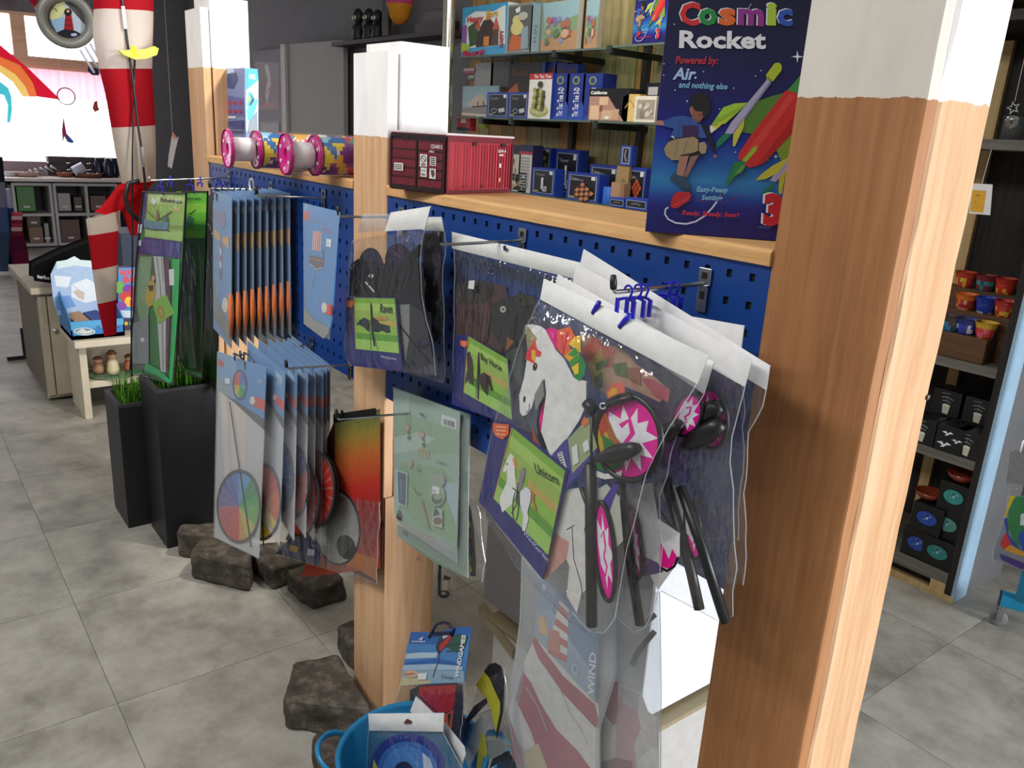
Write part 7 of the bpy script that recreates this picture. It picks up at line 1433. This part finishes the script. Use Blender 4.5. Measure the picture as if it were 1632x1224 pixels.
# ---- planters with grass
PM = plain('planter_black', '#17161a', .45, 0, .05, 20); PR = plain('planter_rim', '#3a383a', .5)
def planter(label, c, wb, wt, h, ang, seed):
    t = thing('planter', label, 'planter', (c[0], c[1], 0), 'tall black planters'); ca, sa = math.cos(ang), math.sin(ang)
    def R(w_, z): return [Vector((c[0]+x*ca-y*sa, c[1]+x*sa+y*ca, z)) for x, y in ((-w_, -w_), (w_, -w_), (w_, w_), (-w_, w_))]
    G = [R(wb/2, 0), R(wb/2+(wt-wb)/2*.5, h*.5), R(wt/2, h-.012)]; m = MB().grid(G, closed=True); m.build('planter_body', PM, t)
    G = [R(wt/2, h-.012), R(wt/2+.0005, h), R(wt/2-.016, h), R(wt/2-.018, h-.08)]; MB().grid(G, closed=True).build('rim', PR, t)
    m = MB(); m.add(R(wt/2-.018, h-.05), [(0, 1, 2, 3)]); m.build('soil', plain('soil', '#1c150e', .9), t)
    rr = random.Random(seed); m = MB(); gc = [C(x) for x in ('#3f7a1c', '#5c9a2a', '#2f5f18', '#7ab43a')]
    for i in range(420):
        b = Vector((c[0]+rr.uniform(-1, 1)*(wt/2-.03), c[1]+rr.uniform(-1, 1)*(wt/2-.03), h-.05)); d = Vector((rr.uniform(-1, 1), rr.uniform(-1, 1), 0))*.045; hh = rr.uniform(.07, .15); w_ = rr.uniform(.0012, .0024); s_ = Vector((-d.y, d.x, 0)).normalized()*w_ if d.length > 1e-5 else Vector((w_, 0, 0))
        p1 = b+d*.35+Vector((0, 0, hh*.6)); p2 = b+d+Vector((0, 0, hh)); m.add([b-s_, b+s_, p1+s_, p1-s_, p2], [(0, 1, 2, 3), (3, 2, 4)], rr.choice(gc))
    tag(m.build('grass', FAB, t), kind='stuff'); return t
planter('smaller tall black planter with grass, left one', (-2.562, -.188), .222, .222, .50, .0, 1)
planter('larger tall black planter with grass beside the far post', (-2.324, -.112), .218, .218, .615, .0, 2)

# ================================================================== BLACK SHELF AT THE RIGHT
SX1, SX0, SY = -.385, -1.35, 2.0
BK = wood('black_stained_wood', '#383634', '#1b1a19', knots=False, axis='x', rough=.7); BKV = wood('black_stained_board', '#33312f', '#1a1918', knots=False)
GRW = wood('grey_worn_wood', '#7c7870', '#4e4a46', knots=False, axis='x'); PAL = wood('pale_batten', '#dcc190', '#bf9f68', knots=False)
t = thing('black_shelf', 'tall black stained wooden shelf with pale blue side at the right', 'shelf', (SX0/2+SX1/2, 2.2, 0))
MB().box((SX1-.035, SY, 0), (SX1-.012, 2.40, 2.05)).build('side_board', BKV, t); MB().box((SX0, SY, 0), (SX0+.03, 2.40, 2.05)).build('side_board', BKV, t)
MB().box((SX1-.0118, SY+.001, 0), (SX1, SY+.105, 2.05)).build('blue_side_face', plain('pale_blue_paint', '#9dbcd4', .6, 0, .04, 10), t)
MB().box((SX1-.0118, SY+.106, 0), (SX1-.001, 2.40, 2.05)).build('grey_side_face', plain('side_grey', '#6a6a6c', .7, 0, .05, 6), t)
MB().box((SX0, 2.385, 0), (SX1-.012, 2.40, 2.05)).build('back_board', BKV, t)
zsh = [1.965, 1.575, .84, .505]
for z in zsh: MB().box((SX0+.03, SY+.004, z), (SX1-.036, 2.385, z+.032)).build('shelf_board', GRW if z < 1.9 else BK, t)
MB().box((SX0, SY-.01, 2.05), (SX1, 2.40, 2.30)).build('top_beam', PAL, t)
MB().box((SX0+.03, SY+.0, .055), (SX1-.036, 2.385, .10)).build('bottom_board', GRW, t); MB().box((SX0+.03, SY-.004, .0), (SX1-.0, SY+.03, .022)).build('plinth_strip', PAL, t); MB().box((SX1-.09, SY-.002, .022), (SX1-.036, SY+.02, .06)).build('plinth_block', PAL, t)
for px_, py_ in ((1592, 200), (1590, 420), (1505, 640), (1470, 790)): pass
for xx, za, zb2 in ((aY(1598, 120, 2.37).x, .87, 1.95), (aY(1636, 480, 2.37).x, .87, 1.57), (aY(1516, 620, 2.37).x, .54, .84), (aY(1473, 775, 2.37).x, .1, .505)): MB().box((xx-.022, 2.36, za), (xx+.018, 2.384, zb2)).build('pale_batten', PAL, t)
# stepped crate with tealight glasses
BRW = wood('brown_stained_wood', '#6b4a30', '#42301f', knots=False, axis='x')
zb0 = zsh[2]+.033; cA = aY(1499, 560, 2.015); cB = aY(1566, 575, 2.015)
t = thing('step_crate', 'brown stepped wooden crate on the black shelf carrying the mosaic glasses', 'crate', ((cA.x+cB.x)/2, 2.1, zb0)); xa_, xb_ = cA.x-.15, cB.x+.075
for i, (ya_, h) in enumerate(((2.015, .085), (2.10, .155), (2.185, .22))): MB().box((xa_, ya_, zb0), (cB.x if i == 0 else xb_, ya_+.084, zb0+h)).build('step', BRW, t, bevel=.002)
def cup(px_, py_, step, c1, c2, c3, lab, seed):
    ya_ = (2.055, 2.14, 2.225)[step]; h0 = zb0+(.085, .155, .22)[step]; q = aY(px_, py_, ya_); q = Vector((q.x, ya_, h0)); m = MB(); rr = random.Random(seed)
    prof = [(0, .0), (.024, .0), (.027, .006), (.030, .02), (.032, .035), (.036, .050), (.040, .056), (.036, .056), (.030, .045), (.024, .008), (0, .008)]; n = 18; b = 0; o = q
    for i in range(len(prof)-1):
        for k_ in range(n):
            t0, t1 = 2*math.pi*k_/n, 2*math.pi*(k_+1)/n; c_ = C(c1 if i in (4, 5, 6, 7) else rr.choice((c2, c3, c2, c1)))
            m.add([o+Vector((prof[i][0]*math.cos(t0), prof[i][0]*math.sin(t0), prof[i][1])), o+Vector((prof[i][0]*math.cos(t1), prof[i][0]*math.sin(t1), prof[i][1])), o+Vector((prof[i+1][0]*math.cos(t1), prof[i+1][0]*math.sin(t1), prof[i+1][1])), o+Vector((prof[i+1][0]*math.cos(t0), prof[i+1][0]*math.sin(t0), prof[i+1][1]))], [(0, 1, 2, 3)], c_)
    return tag(m.build('tealight_glass', GLOSSP), lab, 'glass', 'mosaic tealight glasses on the stepped crate')
cup(1528, 495, 2, '#b8402c', '#d8b030', '#a83048', 'red rimmed glass with yellow band, top step left', 1); cup(1560, 500, 2, '#7a2f3a', '#3f8a80', '#2a4a78', 'teal mosaic glass with dark red rim, top step middle', 2); cup(1591, 505, 2, '#b8382c', '#c93a2c', '#d8c440', 'red glass with yellow dots, top step right', 3)
cup(1530, 523, 1, '#d8702c', '#a8342c', '#d8a080', 'orange glass with pale square, middle step left', 4); cup(1562, 528, 1, '#2440a0', '#2440a0', '#c8d0e0', 'blue glass with white wave, middle step middle', 5); cup(1592, 533, 1, '#b83a34', '#c93a30', '#d8b040', 'red and yellow glass, middle step right', 6)
cup(1508, 548, 0, '#4a3a34', '#2f7aa8', '#2c5a8a', 'dark glass with light blue dots, front step left', 7); cup(1533, 553, 0, '#26307c', '#3040a0', '#c8ccd8', 'dark blue mosaic glass with white dots, front step middle', 8); cup(1563, 560, 0, '#c9a02c', '#c03a2c', '#d85a8a', 'yellow red mosaic glass with pink dots, front step right', 9)
# black gift boxes
def gift(px_, py_, Y, wd, h, z, lab, art_, stack=None):
    q = aY(px_, py_, Y); q.x = min(q.x, SX1-.038-wd/2); t = thing('gift_box', lab, 'box', (q.x, Y+wd/2, z), 'black gift boxes on the black shelf')
    MB().box((q.x-wd/2, Y, z), (q.x+wd/2, Y+wd, z+h), C('#121214')).build('box_body', PRINT, t, bevel=.001)
    a = Art((0, Y, 0), NY, .0006, .0003, m=lambda u, v: Vector((q.x-wd/2+wd*u, Y, z+h-h*v))); art_(a); a.build('box_print', t); return t
def gull(a, x_, y_, s): a.poly([(x_-s, y_-s*.2), (x_-s*.3, y_-s*.45), (x_, y_-s*.1), (x_+s*.4, y_-s*.5), (x_+s, y_-s*.25), (x_+s*.3, y_-s*.05), (x_+s*.1, y_+s*.25), (x_-s*.4, y_+s*.35), (x_-s*.2, y_)], '#e8e8ea')
def mobile(a):
    a.poly([(.38, .55), (.66, .58), (.62, .92), (.42, .90)], '#cfccb8'); a.ell(.52, .57, .14, .05, '#e4e2d4'); a.line([(.3, .30), (.5, .24), (.72, .32)], .035, '#8f9498'); a.line([(.36, .42), (.5, .38), (.66, .44)], .03, '#8f9498'); a.line([(.5, .2), (.5, .55)], .015, '#7a7d80'); a.line([(.3, .12), (.6, .10)], .03, '#7d8084')
def gulls(a): gull(a, .4, .3, .22); gull(a, .78, .5, .2); gull(a, .35, .75, .28)
zz = zsh[3]+.033
gift(1494, 705, 2.115, .10, .095, zz+.096, 'black gift box with candle mobile, rear left on the middle black shelf', mobile)
gift(1545, 712, 2.115, .10, .095, zz+.096, 'black gift box with candle mobile, rear right on the middle black shelf', mobile)
gift(1462, 715, 2.012, .10, .095, zz, 'black gift box partly hidden by the post on the middle black shelf', mobile)
gift(1506, 730, 2.008, .095, .095, zz, 'black gift box with white gulls', gulls)
gift(1545, 742, 2.012, .085, .095, zz, 'black gift box with candle mobile at the front right', mobile)
gift(1494, 742, 2.12, .10, .095, zz, 'plain black gift box under the rear left candle mobile box', lambda a: a.rect(.1, .1, .3, .16, '#2c2c30'))
gift(1545, 742, 2.12, .10, .095, zz, 'plain black gift box under the rear right candle mobile box', lambda a: a.rect(.1, .1, .3, .16, '#2c2c30'))
def bowlart(c): return lambda a: (a.ell(.5, .45, .38, .30, '#0a0a0b'), a.ell(.5, .46, .33, .24, c), a.ell(.5, .43, .33, .24, '#0d0d0f', a0=0, a1=0) if False else None, blobs(a, (.3, .32, .7, .6), 10, ['#a8c8d8', c, '#16304c'], .02, .05, 7), a.text('bowl', (.35, .13), (.1, 0), (0, -.06), '#6a2c24'))
ZB_ = .101
gift(1453, 905, 2.012, .112, .108, ZB_, 'black window box with blue bowl, bottom left', bowlart('#2a4fb0')); gift(1459, 905, 2.014, .112, .108, ZB_+.109, 'black window box with blue bowl stacked on the bottom left one', bowlart('#2a4fb0'))
gift(1494, 920, 2.010, .112, .108, ZB_, 'black window box with teal bowl, bottom right', bowlart('#2f8a84')); gift(1502, 920, 2.03, .105, .108, ZB_+.109, 'black window box with speckled teal bowl, middle of the right stack', bowlart('#5aa094')); gift(1508, 920, 2.03, .105, .108, ZB_+.218, 'black window box with teal leaf bowl, top of the right stack', bowlart('#3a9a94'))
for (px_, py_, z, l) in ((1474, 822, ZB_+.218, 'brown red bowl on top of the left stack of window boxes'), (1530, 808, ZB_+.327, 'brown red bowl on top of the right stack of window boxes')):
    q = aY(px_, py_, 2.07); tag(MB().lathe([(0, 0), (.022, 0), (.045, .018), (.052, .034), (.049, .034), (.04, .018), (0, .006)], (min(q.x, SX1-.092), 2.07, z), n=24, col=C('#8a3a26')).build('bowl', GLOSSP, smooth=True), l, 'bowl')
# glass jar, wire stars and sign on the upper shelf
q = aY(1608, 230, 2.08); tag(MB().lathe([(0, .001), (.030, .0), (.032, .06), (.034, .075), (.030, .075), (.028, .006), (0, .006)], (q.x, 2.08, zsh[1]+.033), n=20).build('glass_jar', film('thick_glass', (.75, .78, .78), .06, .25, .04, 30, .2), smooth=True), 'small clear ribbed glass jar on the upper black shelf', 'jar')
for i, (px_, py_) in enumerate(((1615, 172), (1555, 190))):
    q = aY(px_, py_, 2.05); P = [q+Vector((.02*math.cos(z)*(1 if j % 2 else .4), 0, .02*math.sin(z)*(1 if j % 2 else .4))) for j, z in enumerate([6.283*j/10 for j in range(10)])]
    tt = thing('wire_star', 'clear wire star hanging above the glass jar' if i == 0 else 'clear wire star half hidden by the nearest post', 'ornament', q); MB().tube(P, .0018, 5, closed=True).build('star_wire', WHITEP, tt); MB().tube([q+Vector((0, 0, .02)), Vector((q.x, q.y, 1.964))], .0008, 4).build('thread', WHITEP, tt)
q = [aY(*p, 1.99) for p in ((1548, 292), (1582, 294), (1578, 343), (1544, 340))]
t = thing('sign_card', 'white card with orange yellow field hanging on the black shelf front', 'sign', q[3]); m = MB(); m.add(q+[p+Vector((0, .002, 0)) for p in q], [(0, 1, 2, 3), (7, 6, 5, 4), (0, 1, 5, 4), (2, 3, 7, 6)], C('#e8e8e8')); m.build('card', PRINT, t)
a = Art((0, 1.99, 0), NY, .0006, .0003); a.poly([(1550, 303), (1572, 304), (1567, 339), (1546, 337)], '#e0a828'); a.line([(1556, 311), (1562, 312)], 1.5, '#8a6a1c'); a.line([(1554, 322), (1556, 322)], 1.5, '#8a6a1c'); a.build('card_print', t)
MB().tube([(q[0]+q[1])/2, Vector(((q[0]+q[1]).x/2, 2.004, 1.575))], .0008, 4).build('thread', WHITEP, t)
# ---- trolley at the right edge
TQ = Vector(aZ(1584, 996, 0)); CY = plain('cyan_bar', '#1a86b0', .35)
t = thing('trolley', 'cyan wheeled stand base with chrome caster at the right edge', 'trolley', TQ)
w1 = aY(1590, 935, TQ.y); b0 = Vector((TQ.x+.005, TQ.y-.02, .085)); 
MB().obox(b0, (.30, .12, 0), (-.018, .045, 0), (0, 0, .04)).build('base_bar', CY, t, bevel=.003)
MB().obox(b0+Vector((-.002, -.001, 0)), (.004, .0016, 0), (-.018, .045, 0), (0, 0, .04)).build('end_cap', BLACKP, t)
cw_ = TQ+Vector((.005, .01, .028)); MB().lathe([(0, -.008), (.024, -.009), (.028, -.006), (.028, .006), (.024, .009), (0, .008)], cw_, (.5, -.85, 0), 22).build('wheel', plain('wheel_grey', '#77777a', .5), t, smooth=True)
MB().lathe([(.0, -.011), (.010, -.011), (.010, .011), (0, .011)], cw_, (.5, -.85, 0), 12).build('wheel_hub', METAL, t)
for s in (-1, 1): MB().obox(cw_+Vector((.5, -.85, 0))*(.012*s)+Vector((-.008, -.008, -.004)), (.016, .010, 0), Vector((.5, -.85, 0))*.002, (0, 0, .048)).build('caster_fork', METAL, t)
MB().lathe([(0, 0), (.016, 0), (.018, .012), (0, .014)], cw_+Vector((0, 0, .042)), n=14).build('caster_top', METAL, t)
km = (1420, 780, 5.32); BYY = 1.93
t = thing('ball_bag', 'clear bag with green red yellow and blue ball cloth at the right edge', 'bag', aY(1620, 890, BYY))
a = Art((0, BYY, 0), NY, .001, .0005, k=km)
a.poly([(1010, 50), (1300, 60), (1300, 680), (1128, 690), (870, 590), (880, 500), (960, 250)], '#8f9aa8'); a.poly([(1010, 50), (1058, 55), (1000, 160), (975, 250), (965, 230)], '#e8d020'); a.poly([(1055, 60), (1300, 60), (1300, 480), (1070, 480), (990, 330), (1000, 180)], '#2f8a4a'); a.poly([(960, 250), (990, 240), (1000, 380), (1120, 530), (1300, 570), (1300, 620), (1000, 470)], '#2a4aa8'); a.poly([(1080, 400), (1128, 330), (1300, 340), (1300, 540), (1120, 520)], '#2450c0'); a.poly([(975, 360), (1020, 460), (960, 510), (930, 460)], '#e02c2c'); a.poly([(1020, 465), (1130, 530), (1300, 560), (1300, 600), (1100, 560), (960, 510)], '#e8a828')
a.poly([(925, 540), (1128, 620), (1300, 640), (1300, 700), (1100, 670), (940, 590)], '#4a2a8a'); a.poly([(1105, 210), (1128, 200), (1300, 210), (1300, 310), (1100, 300)], '#e0ecec'); a.build('ball_cloth', t, FAB)
bagfilm(t, K(*km, [(1010, -20), (960, 250), (865, 510), (855, 590)]), K(*km, [(1300, -20), (1300, 400), (1300, 760)]), BYY, .012, CLEAR, .006, 140, 10, 12)
t = thing('grey_bag', 'grey packed bag above the ball bag at the right edge', 'bag', aY(1625, 765, BYY+.03)); m = MB(); P = pY([(1612, 722), (1660, 715), (1660, 775), (1606, 768)], BYY+.02)
m.add(P+[p+Vector((0, .03, 0)) for p in P], [(0, 1, 2, 3), (7, 6, 5, 4), (0, 1, 5, 4), (1, 2, 6, 5), (2, 3, 7, 6), (3, 0, 4, 7)], C('#8a8c90')); m.build('bag_body', FAB, t, bevel=.004); MB().tube([P[0].lerp(P[1], .3), P[0].lerp(P[1], .3)+Vector((0, 0, .04))], .003, 6).build('strap', WHITEP, t)
MB().box((aY(1660, 800, BYY+.06).x, BYY+.05, .125), (aY(1660, 800, BYY+.06).x+.03, BYY+.08, 1.2)).build('pole', CY, bpy.data.objects['trolley'])
